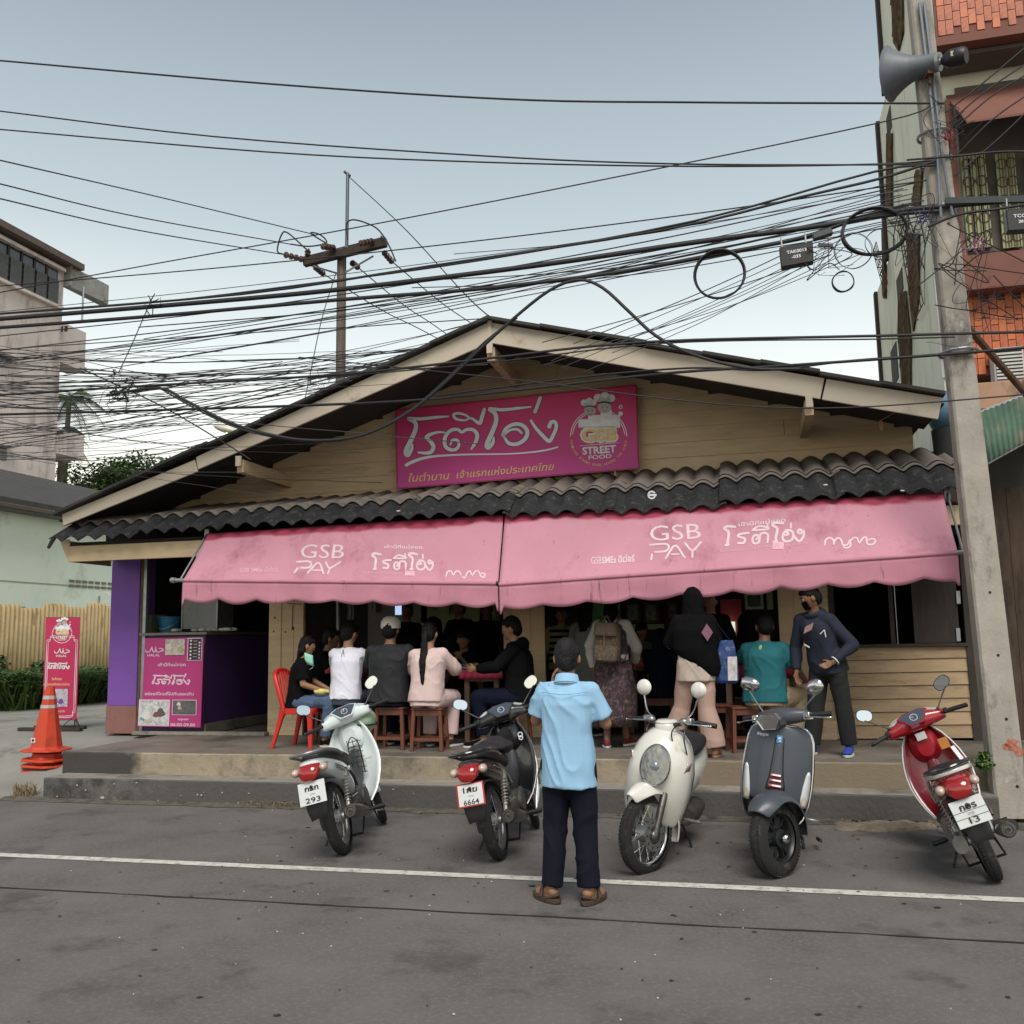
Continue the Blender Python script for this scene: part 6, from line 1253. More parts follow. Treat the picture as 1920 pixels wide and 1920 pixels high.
# ---- retro scooter (front towards the street) ----
def retro(label, g, az, lean, steer):
    t = thing('retro_scooter', label, 'motor scooter', 'motor scooters parked along the kerb'); X = 1.22; r = .262
    T = scootT(g, az, lean) @ MX.Scale(1.05, 4) @ MX.Translation((-X, 0, 0)); ST = steerM(T, (1.02, 0, .85), V((-.42, 0, 1)).normalized(), steer); bd = lambda b, n, m, **k: b.build(n, m, t, **{'smooth': 45, **k})
    wh = mat('paint_ivory', (.68, .66, .60), .28, var=.04, coat=.8, dirt=((.42, .36, .26), .12, 5))
    wheel(t, T, (0, 0, r), r, .046, 'wire', alu, .07); wheel(t, ST, (X, 0, r), r, .042, 'wire', chrome, .058, disc_=.075)
    for s_ in (1, -1): b = B(ST); b.tube([(X+.012, s_*.085, r), (1.13, s_*.08, .52), (1.09, s_*.07, .62)], [.024, .026, .022], 10); b.ell((X+.01, s_*.085, r), (.04, .022, .035), nu=12, nv=8); bd(b, 'fork_leg', steel)
    b = B(ST); rows = []
    for a in range(52, 200, 6):
        w_ = .088*(1-.6*max(0, (80-a)/28)**1.5); rr = r+.055+.02*sin(R(max(0, a))); rows.append([V((X-.005+(rr-.075*abs(q)**3)*cos(R(a))*1.0, w_*q, r+(rr-.075*abs(q)**3)*sin(R(a)))) for q in [k/5-1 for k in range(11)]])
    b.grid(rows); bd(b, 'front_mudguard', wh, solid=.008, smooth=70, sub=1)
    # big egg-shaped front apron
    secs = [(.30, 1.02, .03, .165), (.36, 1.03, .055, .195), (.45, 1.055, .085, .215), (.56, 1.075, .105, .225), (.68, 1.08, .11, .222), (.79, 1.065, .105, .200), (.87, 1.04, .09, .160), (.925, 1.02, .06, .105), (.945, 1.01, .03, .05)]
    b = B(T); rows = []
    for z, xc, d, w_ in secs:
        rows.append([V((xc-d+2.0*d*max(0, cos(q*pi/2))**.8+ (.02 if abs(q) < .99 else 0), w_*sin(q*pi/2)*1.0, z)) for q in [k/10-1 for k in range(21)]])
    b.grid(rows); bd(b, 'front_apron', wh, solid=-.012, smooth=75, sub=1)
    b = B(T)
    for s_ in (0, 20): b.tube([rw[s_]+V((-.004, 0, 0)) for rw in rows], .009, 6)
    bd(b, 'apron_edge', chrome)
    b = B(T); lz(b, [(.30, .93, .02, .17), (.5, .955, .03, .205), (.75, .95, .03, .19), (.9, .95, .03, .12)]); bd(b, 'inner_shield', blk)
    # oval headlamp
    n_ = V((1, 0, .12)).normalized(); q = V((0, 1, 0)); w_ = q.cross(n_)*-1; c = V((1.238, 0, .715))
    rg = lambda k, o: [c+n_*o+q*y_*k+w_*z_*k for y_, z_ in [(.098*cos(2*pi*i/40), .132*sin(2*pi*i/40)*(1+.06*sin(2*pi*i/40))) for i in range(40)]]
    b = B(T); b.loft([rg(1.0, -.12), rg(1.05, -.01), rg(1.06, .006), rg(1.0, .013), rg(.96, .008)], cap=False); hl = bd(b, 'headlamp', chrome, smooth=60)
    b = B(T); b.loft([rg(.96, .006), rg(.8, -.003), rg(.45, -.012), rg(.25, -.014)]); b.build('reflector', clearl, hl, smooth=60)
    b = B(T); b.lathe(c+n_*-.016, n_, [(0, .035), (.02, .034), (.034, .02), (.036, 0)], 20); b.build('lamp_lens', mat('lens_blue', (.25, .28, .32), .05, .4, coat=1), hl, smooth=60)
    b = B(T); rr = [c+n_*.018+q*0]; b.loft([rg(.955, .008), rg(.8, .024), rg(.5, .034), rg(.15, .037)], cap=True); gl = bd(b, 'lamp_glass', mat('clear_glass', (.3, .3, .3), .02, var=0, alpha=.10, spec=.9), smooth=70)
    b = B(T)
    for i in range(9): a = R(30+i*15); b.ell(c+n_*.0+q*cos(a)*.07+w_*sin(a)*.097, (.005, .005, .005), nu=6, nv=4)
    b.build('reflector_stud', blk, hl)
    for k in range(3): b = B(T); z = .545-k*.022; b.tube([(1.176-.012*k+.003, -.045+.006*k, z+.006), (1.185-.012*k, 0, z), (1.176-.012*k+.003, .045-.006*k, z+.006)], .006, 6, sy=1); bd(b, 'vent_slot', blk)
    for s_ in (-1, 1): b = B(T); b.ell((1.165, s_*.066, .555 if s_ < 0 else .51), (.01, .007, .007), nu=8, nv=6); bd(b, 'cowl_screw', steel)
    for s_ in (1, -1):
        b = B(T); rows2 = [[V((1.125-.05*abs(q)+.0, s_*(.165+.018*q+.01*k), .60+.055*k+.0*q)) for q in (-1, 0, 1)] for k in range(4)]; b.grid(rows2); bd(b, 'indicator', mat('indicator_lens', (.42, .36, .33), .2, var=.2, coat=.8), solid=.01)
    # bare handlebar, tank cup
    b = B(ST); b.tube(bez([(.94, .33, .985), (.985, .20, 1.0), (1.02, .08, .975), (1.02, -.08, .975), (.985, -.20, 1.0), (.94, -.33, .985)], 24), .013, 8); b.cyl((1.02, 0, .88), (1.02, 0, .98), .03, 12); bd(b, 'handlebar', darkp)
    for s_ in (1, -1):
        b = B(ST); b.tube([(.975, s_*.23, 1.0), (.93, s_*.36, .985)], .018, 10); bd(b, 'grip', seatm)
        b = B(ST); b.box((.985, s_*.175, 1.005), (.05, .06, .045)); b.ell((1.0, s_*.14, 1.0), (.03, .035, .028), nu=10, nv=8); bd(b, 'switch_box', alu, bevel=.006)
        b = B(ST); b.tube(bez([(1.02, s_*.17, .995), (1.04, s_*.26, .99), (1.0, s_*.36, .985)], 8), .006, 6); b.ell((1.0, s_*.36, .985), (.009, .009, .009), nu=8, nv=6); bd(b, 'brake_lever', chrome)
        mirror(t, ST, (.98, s_*.15, 1.02), (.965, s_*.235, 1.175), (-1, 0, 0), 'round', wh, (.062, .056), stalk=chrome, arm=V((.975, s_*.20, 1.07)))
    b = B(ST); b.lathe((1.0, 0, .935), (.12, 0, 1), [(.0, .075), (.06, .074), (.078, .06), (.075, .052), (.08, .045), (.083, .03), (.085, 0), (.05, -.03)], 28); bd(b, 'dial_housing', wh)
    b = B(ST); b.tube(bez([(1.03, -.12, .99), (1.10, -.10, .93), (1.07, -.07, .86)], 10), .005, 5); b.tube(bez([(1.03, .12, .99), (1.11, .12, .93), (1.06, .10, .84)], 10), .005, 5); b.tube(bez([(1.0, .17, 1.0), (1.08, .2, .9), (1.0, .17, .78)], 10), .005, 5); bd(b, 'control_cable', blk)
    # body behind
    b = B(T); lx(b, [(.95, .30, .15, .03), (.80, .30, .16, .045), (.55, .31, .15, .06), (.45, .36, .12, .08)]); bd(b, 'floor_board', blk)
    b = B(T); lx(b, [(.52, .42, .10, .14), (.42, .50, .155, .17), (.25, .54, .18, .165), (.05, .58, .185, .14), (-.15, .62, .165, .11), (-.33, .66, .11, .07), (-.40, .67, .05, .03)], 24, 2.5); bd(b, 'side_body', wh, sub=1)
    b = B(T); lx(b, [(.50, .69, .06, .02), (.42, .72, .13, .05), (.2, .75, .15, .055), (0, .765, .145, .05), (-.2, .775, .12, .045), (-.28, .77, .06, .02)], 22, 2.8); bd(b, 'seat', seatm, sub=1)
    b = B(T); b.tube([(-.02, .15, .28), (.2, .15, .28), (.4, .14, .26)], [.07, .085, .07], 12); bd(b, 'gear_case', dirty); b = B(T); b.tube([(.35, -.15, .24), (.1, -.17, .28), (-.25, -.18, .34)], [.025, .05, .055], 14); bd(b, 'silencer', steel)
    b = B(T); b.tube([(.42, .12, .22), (.38, .20, .10), (.40, .25, .012)], .010, 6); b.tube([(.40, .25, .012), (.46, .25, .012)], .010, 6); bd(b, 'side_stand', blk)
    b = B(T); b.tube([(.50, .15, .26), (.50, .27, .27)], .014, 8); bd(b, 'foot_peg', alu); b = B(T); b.tube([(.95, .14, .30), (.55, .17, .26)], .012, 6); bd(b, 'frame_rail', steel)
    return t
retro('white retro scooter with a large oval headlamp, facing the street', G(1192, 1634), 250, -13, R(-28))
# ---- matt grey classic scooter ----
def classic(label, g, az, lean, steer):
    t = thing('classic_scooter', label, 'motor scooter', 'motor scooters parked along the kerb'); X = 1.27; r = .245
    T = scootT(g, az, lean) @ MX.Scale(1.05, 4) @ MX.Translation((-X, 0, 0)); ST = steerM(T, (1.08, 0, .85), V((-.45, 0, 1)).normalized(), steer); bd = lambda b, n, m, **k: b.build(n, m, t, **{'smooth': 45, **k})
    gm = mat('matt_grey', (.055, .062, .075), .42, var=.05, vs=3, coat=.15, dirt=((.07, .07, .072), .12, 6)); gd = mat('satin_black', (.014, .015, .017), .4, var=.1)
    wheel(t, T, (0, 0, r), r, .06, 'cast', gd, .095); wheel(t, ST, (X, 0, r), r, .053, 'cast', gd, .085)
    b = B(ST); b.lathe((X, .07, r), (0, 1, 0), [(0, .03), (.02, .03), (.03, .02), (.032, 0)], 16); b.lathe((X, -.045, r), (0, -1, 0), [(0, .02), (.022, .02), (.026, 0)], 16); bd(b, 'axle_nut', chrome)
    b = B(ST); b.tube([(X, -.09, r), (1.20, -.095, .42), (1.13, -.06, .60)], [.03, .028, .03], 10); bd(b, 'fork_arm', gd)
    b = B(ST); rows = []
    for a in range(40, 186, 8):
        k = sin(R(a)); w_ = (.098+.022*k)*(1 if a > 60 else .7+.3*(a-40)/20); rr = r+.035+.02*k; rows.append([V((X-.015+(rr-.075*abs(q)**2.6)*cos(R(a)), w_*q, r+(rr-.075*abs(q)**2.6)*sin(R(a)))) for q in [j/6-1 for j in range(13)]])
    b.grid(rows); bd(b, 'front_mudguard', gm, solid=.008, smooth=75, sub=1)
    # shield
    prof = [(.325, .165), (.36, .19), (.45, .215), (.56, .226), (.68, .226), (.78, .218), (.86, .210), (.91, .192), (.94, .160), (.955, .11)]
    b = B(T); rows = []
    for z, w_ in prof:
        xc = 1.115-.02*(z-.3)-.09*(z-.3)**2*1.5; rows.append([V((xc+.075*(1-abs(q)**2.2)-.02, w_*q, z-(.03*(1-abs(q)) if z < .34 else 0))) for q in [j/8-1 for j in range(17)]])
    low = rows[:3]; b.grid(rows[2:]); bd(b, 'leg_shield', gm, solid=-.018, smooth=70, sub=1)
    b = B(T); b.grid([[p+V((-.035, 0, 0)) for p in rw] for rw in rows[:4]]); bd(b, 'lower_shield', gd, solid=-.015, smooth=70)
    b = B(T); b.tube([rw[0]+V((-.006, -.004, 0)) for rw in rows]+[rows[-1][8]]+[rw[16]+V((-.006, .004, 0)) for rw in rows[::-1]], .009, 8); bd(b, 'shield_rim', chrome)
    # centre tie with badge and red louvres
    def fr(z, y_, o=0): 
        i = 0
        while i < len(prof)-2 and prof[i+1][0] < z: i += 1
        s_ = (z-prof[i][0])/(prof[i+1][0]-prof[i][0]); w_ = lerp(prof[i][1], prof[i+1][1], s_); xc = 1.115-.02*(z-.3)-.09*(z-.3)**2*1.5; q = y_/w_
        return V((xc+.075*(1-min(1, abs(q))**2.2)-.02+o, y_, z))
    b = B(T); tz = [.535, .57, .62, .68, .75, .82, .875]; tw = [.062, .058, .046, .040, .034, .030, .028]; rr = [[fr(z, w_*q, .006+.016*(1-abs(q)**3)) for q in (-1, -.75, -.3, .3, .75, 1)] for z, w_ in zip(tz, tw)]; b.grid(rr); bd(b, 'centre_tie', gm, smooth=35, solid=.004)
    b = B(T); b.tube([rw[0]+V((.004, 0, 0)) for rw in rr], .0035, 5); b.tube([rw[-1]+V((.004, 0, 0)) for rw in rr], .0035, 5); bd(b, 'tie_edge', gd)
    for k in range(3): b = B(T); z = .562+.034*k; w_ = .038-.003*k; b.tube([fr(z, w_*q, .030) for q in (-1, -.5, 0, .5, 1)], .0115, 6, sy=1); bd(b, 'red_louvre', redP)
    b = B(T); b.box(fr(.868, 0, .028), (.01, .036, .05)); bd(b, 'badge', mat('badge_blue', (.08, .28, .50), .25, var=.3, vs=60)); b = B(T); b.box(fr(.875, 0, .034), (.002, .018, .012)); b.box(fr(.857, .004, .034), (.002, .01, .010)); bd(b, 'badge_mark', white)
    b = B(); vs, fs = text_mesh('Vespa', .02, .35); b.add([T @ fr(.872+y*.030-x*.002, .185-x*.037*-1*-1, .012) if 0 else T @ fr(.868+y*.032+x*.003, -.045-.085+x*.034-.03, .010) for x, y in vs], fs); b.build('script_badge', white, t)
    b.v = []
    for s_ in (1, -1):
        b = B(T); qs = [(.44, .205, .165), (.50, .213, .165), (.58, .217, .175), (.65, .214, .188), (.675, .208, .198)]; b.grid([[fr(z, s_*lerp(a, c, k/2), .010) for k in range(3)] for z, a, c in qs]); bd(b, 'front_indicator', mat('indicator_white', (.55, .56, .56), .15, var=.06, coat=1), solid=.01)
        b = B(T); b.grid([[fr(z, s_*lerp(a, c, k/2), .0165) for k in range(3)] for z, a, c in ((.455, .198, .178), (.48, .2, .176), (.51, .2, .18))]); bd(b, 'indicator_bulb', amber)
    # headset with angular headlamp
    hs_ = [(-.20, .03, .03, -.03), (-.17, .045, .04, -.025), (-.10, .075, .055, -.005), (0, .10, .065, 0), (.10, .075, .055, -.005), (.17, .045, .04, -.025), (.20, .03, .03, -.03)]
    b = B(ST); b.loft([[V((1.03+dx+x, y_, 1.01+z)) for x, z in se(20, a, c, 2.5)] for y_, a, c, dx in hs_]); bd(b, 'headset', gm, sub=1)
    b = B(ST); lx(b, [(1.02, .99, .06, .055), (1.10, .985, .085, .06), (1.165, .985, .088, .058), (1.18, .985, .07, .045)], 8, 2.2); bd(b, 'headset_nose', gm)
    n_ = V((1, 0, -.12)).normalized(); q = V((0, 1, 0)); w_ = V((.12, 0, 1)).normalized(); c = V((1.185, 0, .985))
    hx = [(-.088, .012), (-.062, .052), (.062, .052), (.088, .012), (.05, -.052), (-.05, -.052)]; rg = lambda k, o: [c+n_*o+q*y_*k+w_*z_*k for y_, z_ in hx]
    b = B(ST); b.loft([rg(1.02, -.03), rg(1.08, .0), rg(1.04, .010), rg(.92, .006)], cap=False); hl = bd(b, 'headlamp', chrome, smooth=20); b = B(ST); b.loft([rg(.92, .006), rg(.6, -.02), rg(.2, -.03)]); b.build('reflector', clearl, hl, smooth=20)
    b = B(ST); b.ell(c+n_*-.01, (.015, .03, .028), nu=14, nv=10); b.build('lamp_lens', mat('lens_blue', (.25, .28, .32), .05, .4, coat=1), hl, smooth=60); b = B(ST); b.loft([rg(.93, .008), rg(.6, .016)]); b.build('lamp_glass', mat('clear_glass', (.3, .3, .3), .02, var=0, alpha=.10, spec=.9), hl)
    for s_ in (1, -1):
        b = B(ST); b.tube([(1.00, s_*.20, 1.01), (.97, s_*.35, 1.01)], .0185, 10); bd(b, 'grip', seatm)
        b = B(ST); b.box((1.025, s_*.205, 1.005), (.05, .05, .05)); b.tube(bez([(1.05, s_*.20, 1.0), (1.06, s_*.28, .995), (1.02, s_*.37, .985)], 8), [.012, .008, .006, .006, .006, .006, .006, .007, .008][:9], 6); b.ell((1.02, s_*.37, .985), (.01, .01, .01), nu=8, nv=6); bd(b, 'brake_lever', chrome, bevel=.006)
        mirror(t, ST, (1.0, s_*.155, 1.04), (.98, s_*.27, 1.21 if s_ < 0 else 1.15), (-1, .1*s_, .12), 'oval', chrome, (.072, .05), stalk=chrome, tilt=.3*s_)
    # body
    b = B(T); lx(b, [(1.03, .32, .10, .03), (.80, .295, .15, .04), (.55, .30, .15, .05)]); bd(b, 'floor_board', gd)
    b = B(T); lz(b, [(.33, 1.0, .02, .16), (.55, 1.02, .03, .19), (.8, .99, .03, .16)]); bd(b, 'inner_shield', gd)
    b = B(T); lx(b, [(.52, .45, .08, .15), (.42, .50, .16, .19), (.22, .52, .20, .20), (0, .53, .205, .18), (-.18, .55, .17, .15), (-.34, .59, .10, .09), (-.40, .60, .05, .03)], 24, 2.4); bd(b, 'side_body', gm, sub=1)
    b = B(T); lx(b, [(.50, .72, .06, .02), (.40, .75, .13, .05), (.15, .78, .14, .05), (-.1, .785, .13, .045), (-.26, .775, .06, .02)], 22, 2.8); bd(b, 'seat', seatm, sub=1)
    b = B(T); b.tube([(.42, .10, .2), (.36, .17, .08), (.42, .19, .012)], .011, 6); b.tube([(.42, -.10, .2), (.36, -.17, .10), (.36, .17, .10)], .010, 6); b.bar((.30, .27, .10), (.48, .30, .12), .02); bd(b, 'centre_stand', blk)
    b = B(T); b.box((.55, .22, .27), (.1, .12, .03)); bd(b, 'foot_peg', alu, bevel=.006); b = B(T); b.tube([(.35, -.15, .24), (.1, -.17, .26), (-.22, -.18, .3)], [.03, .06, .06], 14); bd(b, 'silencer', steel)
    return t
classic('matt grey classic scooter with a red-slatted centre strip, facing the street', G(1436, 1641), 250, -8, R(-32))
import numpy as np
# ================= people =================
skinA = mat('skin_tan', (.30, .155, .09), .55, var=.06, vs=9, spec=.4); skinD = mat('skin_brown', (.20, .10, .06), .55, var=.06, vs=9, spec=.4); hairm = mat('hair_black', (.0045, .004, .004), .65, var=.3, vs=40, bump=1.0, bs=70, stretch=(1, 1, .25), spec=.2); hairg = mat('hair_greying', (.012, .011, .012), .65, var=.8, vs=14, bump=1.0, bs=80, spec=.25)
eyew = mat('eye_white', (.5, .47, .44), .3, var=0); eyed = mat('eye_dark', (.01, .008, .007), .2, var=0); lipm = mat('lips', (.24, .08, .06), .5, var=0)
TMP = bpy.data.scenes.new('tmp')
def remesh(b, vox, sm=4, folds=0, fs=7, seed=0, keep=None):
    me = b.mesh('tmp'); o = bpy.data.objects.new('tmp', me); TMP.collection.objects.link(o)
    k = o.modifiers.new('r', 'REMESH'); k.mode = 'VOXEL'; k.voxel_size = vox; k.use_smooth_shade = True
    if sm: k = o.modifiers.new('s', 'SMOOTH'); k.iterations = sm; k.factor = .5
    vl = TMP.view_layers[0]; vl.update(); dg = vl.depsgraph; out = bpy.data.meshes.new_from_object(o.evaluated_get(dg)); bpy.data.objects.remove(o); bpy.data.meshes.remove(me)
    if folds:
        m_ = len(out.vertices); co_ = np.empty(m_*3); no_ = np.empty(m_*3); out.vertices.foreach_get('co', co_); out.vertices.foreach_get('normal', no_); co_ = co_.reshape(-1, 3); no_ = no_.reshape(-1, 3); dd = np.empty(m_)
        for i in range(m_):
            x, y, z = co_[i]; q = V((x*fs*.8, y*fs*.8, z*fs*.6+seed)); q.z += .5*noise.noise(q*.6)+x*fs*.35; w = 1-abs(noise.noise(q+V((noise.noise(q*.7), 0, noise.noise(q*.9)))))*2.6; dd[i] = folds*(.9*w*abs(w)+.45*noise.noise(q*2.3)-.3)
        out.vertices.foreach_set('co', (co_+no_*dd[:, None]).ravel()); out.update()
    out.polygons.foreach_set('use_smooth', [True]*len(out.polygons)); return out
def obj(name, me, m, parent, label=None):
    me.name = name; me.materials.clear(); me.materials.append(m); o = bpy.data.objects.new(name, me); C.objects.link(o); o.parent = parent
    if label: o['label'] = label
    return o
def torso(b, secs, lat, fw):   # secs: (centre, half width, half depth), lat/fw direction pairs blended bottom to top
    n = 22; rings = []
    for i, (c, w, d) in enumerate(secs):
        s_ = i/(len(secs)-1); a = lat[0].lerp(lat[1], s_).normalized(); f = fw[0].lerp(fw[1], s_).normalized()
        rings.append([c+a*x+f*y for x, y in se(n, w, d, 2.3)])
    b.loft(rings)
def hand(b, w, d, pal, thumb, curl=.5, k=1.0):
    """w wrist point, d direction of the fingers, pal palm normal, thumb side vector"""
    d = d.normalized(); t = thumb.normalized(); pal = pal.normalized()
    b.caps(w-d*.02*k, w+d*.045*k, .026*k, .030*k, 10, sq=.55, q=pal); b.caps(w+d*.04*k-t*.018*k, w+d*.075*k-t*.02*k, .018*k, .017*k, 8, sq=.7, q=pal); b.caps(w+d*.04*k+t*.016*k, w+d*.078*k+t*.018*k, .019*k, .017*k, 8, sq=.7, q=pal)
    for i, (o, L_) in enumerate(((.030, .066), (.010, .075), (-.011, .070), (-.031, .054))):
        p = w+d*(.085-.004*abs(i-1.3))*k+t*o*k; a = curl*(.5+.12*i); dd = (d*cos(a)+pal*sin(a)); p1 = p+dd*L_*.42*k; a += curl*.8; dd = (d*cos(a)+pal*sin(a)); p2 = p1+dd*L_*.33*k; a += curl*.5; dd = (d*cos(a)+pal*sin(a)); p3 = p2+dd*L_*.25*k
        b.caps(p-d*.012*k, p1, .0095*k, .0085*k, 7); b.caps(p1, p2, .0085*k, .0078*k, 7); b.caps(p2, p3, .0078*k, .0068*k, 7)
    p = w+d*.022*k+t*.024*k; p1 = p+(d*.55+t*.75+pal*.25*curl).normalized()*.036*k; p2 = p1+(d*.8+t*.35+pal*.6*curl).normalized()*.032*k
    b.caps(p, p1, .0125*k, .0105*k, 8); b.caps(p1, p2, .0105*k, .0085*k, 8)
def person(label, px, py, v, Hh, face, seated=False, seat=.45, top=None, sleeve='short', bottom=None, shoes=None, skin=skinA, hair=hairm, hairstyle='short', headdir=None, nod=0, lean=0, arms={}, legs={}, hem=.10, vox=.011, folds=.009, girth=1.0, skirt=None, zf=None, mask=None, hood=False, eyes=True, feet=True, topcol2=None, loose=1.0, tilt=0, group='people at the street food shop', name='person', shoe_white=None, mid=None):
    """px,py: where the crown shows in the photo; v: distance row; face: 0 = away, 90 = to the right, 180 = to the camera"""
    zf = ZF if zf is None else zf; t = thing(name, label, 'person', group); k = Hh/1.65
    a = R(face); fw = VX*cos(a)+UX*sin(a); rt = UX*cos(a)-VX*sin(a)
    crown = PP(px, py, v); q = uvz(crown)
    Lp = lambda x, y, z: base + rt*x*k + fw*y*k + ZX*z*k
    tgt = q.z-zf; tb = .50; k1 = (tgt-seat-.10)/(tb*cos(lean)+.288) if seated else tgt/(.90+tb*cos(lean)+.288)
    k = max(k*.94, min(k*1.07, k1))
    if seated: hipz = (seat+.10)/k; thz = hipz
    else: hipz = .90
    sl = sin(lean)  # hip to shoulder line
    # torso line
    nb = V((0, tb*sin(lean)+.0, hipz+tb*cos(lean)-.0)); hd = nb + V((0, .10*sin(lean+nod*.5)+.02, .170)); cr = hd.z+.118
    base = F(q.x, v, zf) - (rt*tilt*k) - fw*hd.y*k
    zerr = (q.z-zf)/k-cr  # report only
    PEOPLE_DZ.append((label[:28], round(zerr*k, 3)))
    J = {}
    J['pel'] = Lp(0, 0, hipz); J['wai'] = Lp(tilt*.3, .17*sin(lean), hipz+.17*cos(lean)); J['che'] = Lp(tilt*.7, .36*sin(lean), hipz+.36*cos(lean)); J['nb'] = Lp(tilt, nb.y, nb.z); J['head'] = Lp(tilt, hd.y, hd.z)
    for s_, S_ in ((-1, 'L'), (1, 'R')):
        J['sh'+S_] = Lp(tilt+s_*.152*girth, nb.y, nb.z-.058)
        d = arms.get(S_, ((s_*.24, .02, 1.10-.0), (s_*.27, .08, .86)))
        if isinstance(d, tuple): J['el'+S_], J['wr'+S_] = (Lp(tilt+p[0], p[1]+(nb.y if seated else 0), p[2]+(hipz-.90 if not seated else 0)) for p in d)
        J['hi'+S_] = Lp(s_*.088*girth, 0, hipz-.03)
        lg = legs.get(S_)
        if lg: J['kn'+S_], J['an'+S_] = Lp(*lg[0]), Lp(*lg[1])
        elif seated: J['kn'+S_], J['an'+S_] = Lp(s_*.13, .42, hipz-.02), Lp(s_*.12, .36, .085)
        else: J['kn'+S_], J['an'+S_] = Lp(s_*.095, .02, .48), Lp(s_*.10, -.01, .085)
        J['to'+S_] = J['an'+S_] + (lg[2] if lg and len(lg) > 2 else (fw*.16*k+rt*s_*.05*k)) - ZX*.055*k

    hf = (VX*cos(R(headdir))+UX*sin(R(headdir))) if headdir is not None else fw.copy(); hr = UX*cos(R(headdir if headdir is not None else face))-VX*sin(R(headdir if headdir is not None else face))
    hf = (hf*cos(nod)-ZX*sin(nod)).normalized(); hu = hr.cross(hf).normalized()
    if hu.z < 0: hu = -hu
    HM = MX((hr, hf, hu)).transposed(); hc = J['head']
    up_t = (J['nb']-J['pel']).normalized(); ft = rt.cross(up_t)*-1; ft = up_t.cross(rt); 
    if ft.dot(fw) < 0: ft = -ft
    b = B()
    gi = girth
    secs = [(J['pel']-up_t*.07*k, .13*k*gi, .10*k*gi), (J['pel'], .155*k*gi, .115*k*gi), (J['wai'], .130*k*gi, .10*k*gi), (J['che'], .148*k*gi, .112*k*gi), (J['nb']-up_t*.075*k, .150*k*gi, .095*k*gi), (J['nb']-up_t*.02*k, .095*k*gi, .07*k), (J['nb']+up_t*.02*k, .06*k, .055*k)]
    torso(b, secs, (rt, rt), (ft, ft))
    b.caps(J['nb']-up_t*.02*k, hc-hu*.05*k, .058*k, .052*k, 12)
    b.ell(hc, (.076*k, .095*k, .112*k), HM, 24, 16); b.ell(hc+hf*.022*k-hu*.048*k, (.058*k, .070*k, .066*k), HM, 18, 12)
    b.ell(hc+hf*.093*k-hu*.022*k, (.012*k, .016*k, .016*k), HM, 10, 8); b.caps(hc+hf*.088*k+hu*.012*k, hc+hf*.098*k-hu*.02*k, .008*k, .010*k, 8)
    b.ell(hc+hf*.078*k-hu*.086*k, (.022*k, .018*k, .016*k), HM, 10, 8)
    for s_ in (-1, 1): b.ell(hc+hr*s_*.083*k-hu*.018*k-hf*.002*k, (.010*k, .019*k, .032*k), HM, 10, 8)
    for S_ in 'LR':
        b.caps(J['nb']-up_t*.05*k, J['sh'+S_], .055*k, .052*k, 12); b.caps(J['sh'+S_], J['el'+S_], .050*k*gi, .040*k, 12); b.caps(J['el'+S_], J['wr'+S_], .040*k, .027*k, 12)
        b.caps(J['hi'+S_], J['kn'+S_], .082*k*gi, .055*k, 12); b.caps(J['kn'+S_], J['an'+S_], .054*k, .037*k, 12)
        if feet: b.caps(J['an'+S_]-ZX*.02*k-(J['to'+S_]-J['an'+S_]).normalized()*.02, J['to'+S_]+ZX*.01, .036*k, .026*k, 10); b.caps(J['an'+S_]-ZX*.052*k, J['to'+S_], .030*k, .028*k, 10)
        s_ = -1 if S_ == 'L' else 1; hd_ = arms.get('hand'+S_)
        dd = (J['wr'+S_]-J['el'+S_]).normalized()
        if hd_: dv = rt*hd_[0][0]+fw*hd_[0][1]+ZX*hd_[0][2]; pv = rt*hd_[1][0]+fw*hd_[1][1]+ZX*hd_[1][2]; cu = hd_[2]
        else: dv = dd; pv = -rt*s_*.9+fw*.1; pv = pv-dv*pv.dot(dv.normalized()); cu = .55
        dv = dv.normalized(); th_ = dv.cross(pv.normalized())*(1); th_ = th_ if th_.dot(fw+ZX*.3) > 0 else -th_
        hand(b, J['wr'+S_]+dd*.01, dv, pv, th_, cu, .96*k)
    obj('body', remesh(b, vox, 3), skin, t)
    # eyes, brows, mouth
    if eyes:
        b = B(); [b.ell(hc+hr*s_*.031*k+hf*.083*k+hu*.006*k, (.013*k, .008*k, .0065*k), HM, 10, 6) for s_ in (-1, 1)]; b.build('eye', eyew, t, smooth=80)
        b = B(); [b.ell(hc+hr*s_*.031*k+hf*.089*k+hu*.006*k, (.0058*k, .004*k, .0058*k), HM, 8, 6) for s_ in (-1, 1)]; b.build('pupil', eyed, t, smooth=80)
        b = B(); [b.tube([hc+hr*s_*x*k+hf*(.093-.25*abs(x-.03))*k+hu*(.026+(.003 if x < .04 else -.002))*k for x in (.016, .032, .048)], [.003*k, .0042*k, .002*k], 5) for s_ in (-1, 1)]; b.build('eyebrow', hairm, t, smooth=80)
        b = B(); b.tube([hc+hr*x*k+hf*(.092-abs(x)*.35)*k-hu*(.056+.002*(x == 0))*k for x in (-.024, -.01, 0, .01, .024)], [.002*k, .005*k, .0045*k, .005*k, .002*k], 6); b.build('mouth', lipm, t, smooth=80)
    if mask:
        b = B(); b.grid([[hc+hr*x*k+hf*(.108-abs(x)*.62-(.010 if z < -.09 else 0)+(.008 if abs(x) < .02 else 0))*k+hu*z*k for x in (-.075, -.05, -.025, 0, .025, .05, .075)] for z in (-.012, -.035, -.06, -.085, -.105)]); b.build('face_mask', mask, t, smooth=80, solid=.003, sub=1)
    # hair
    b = B()
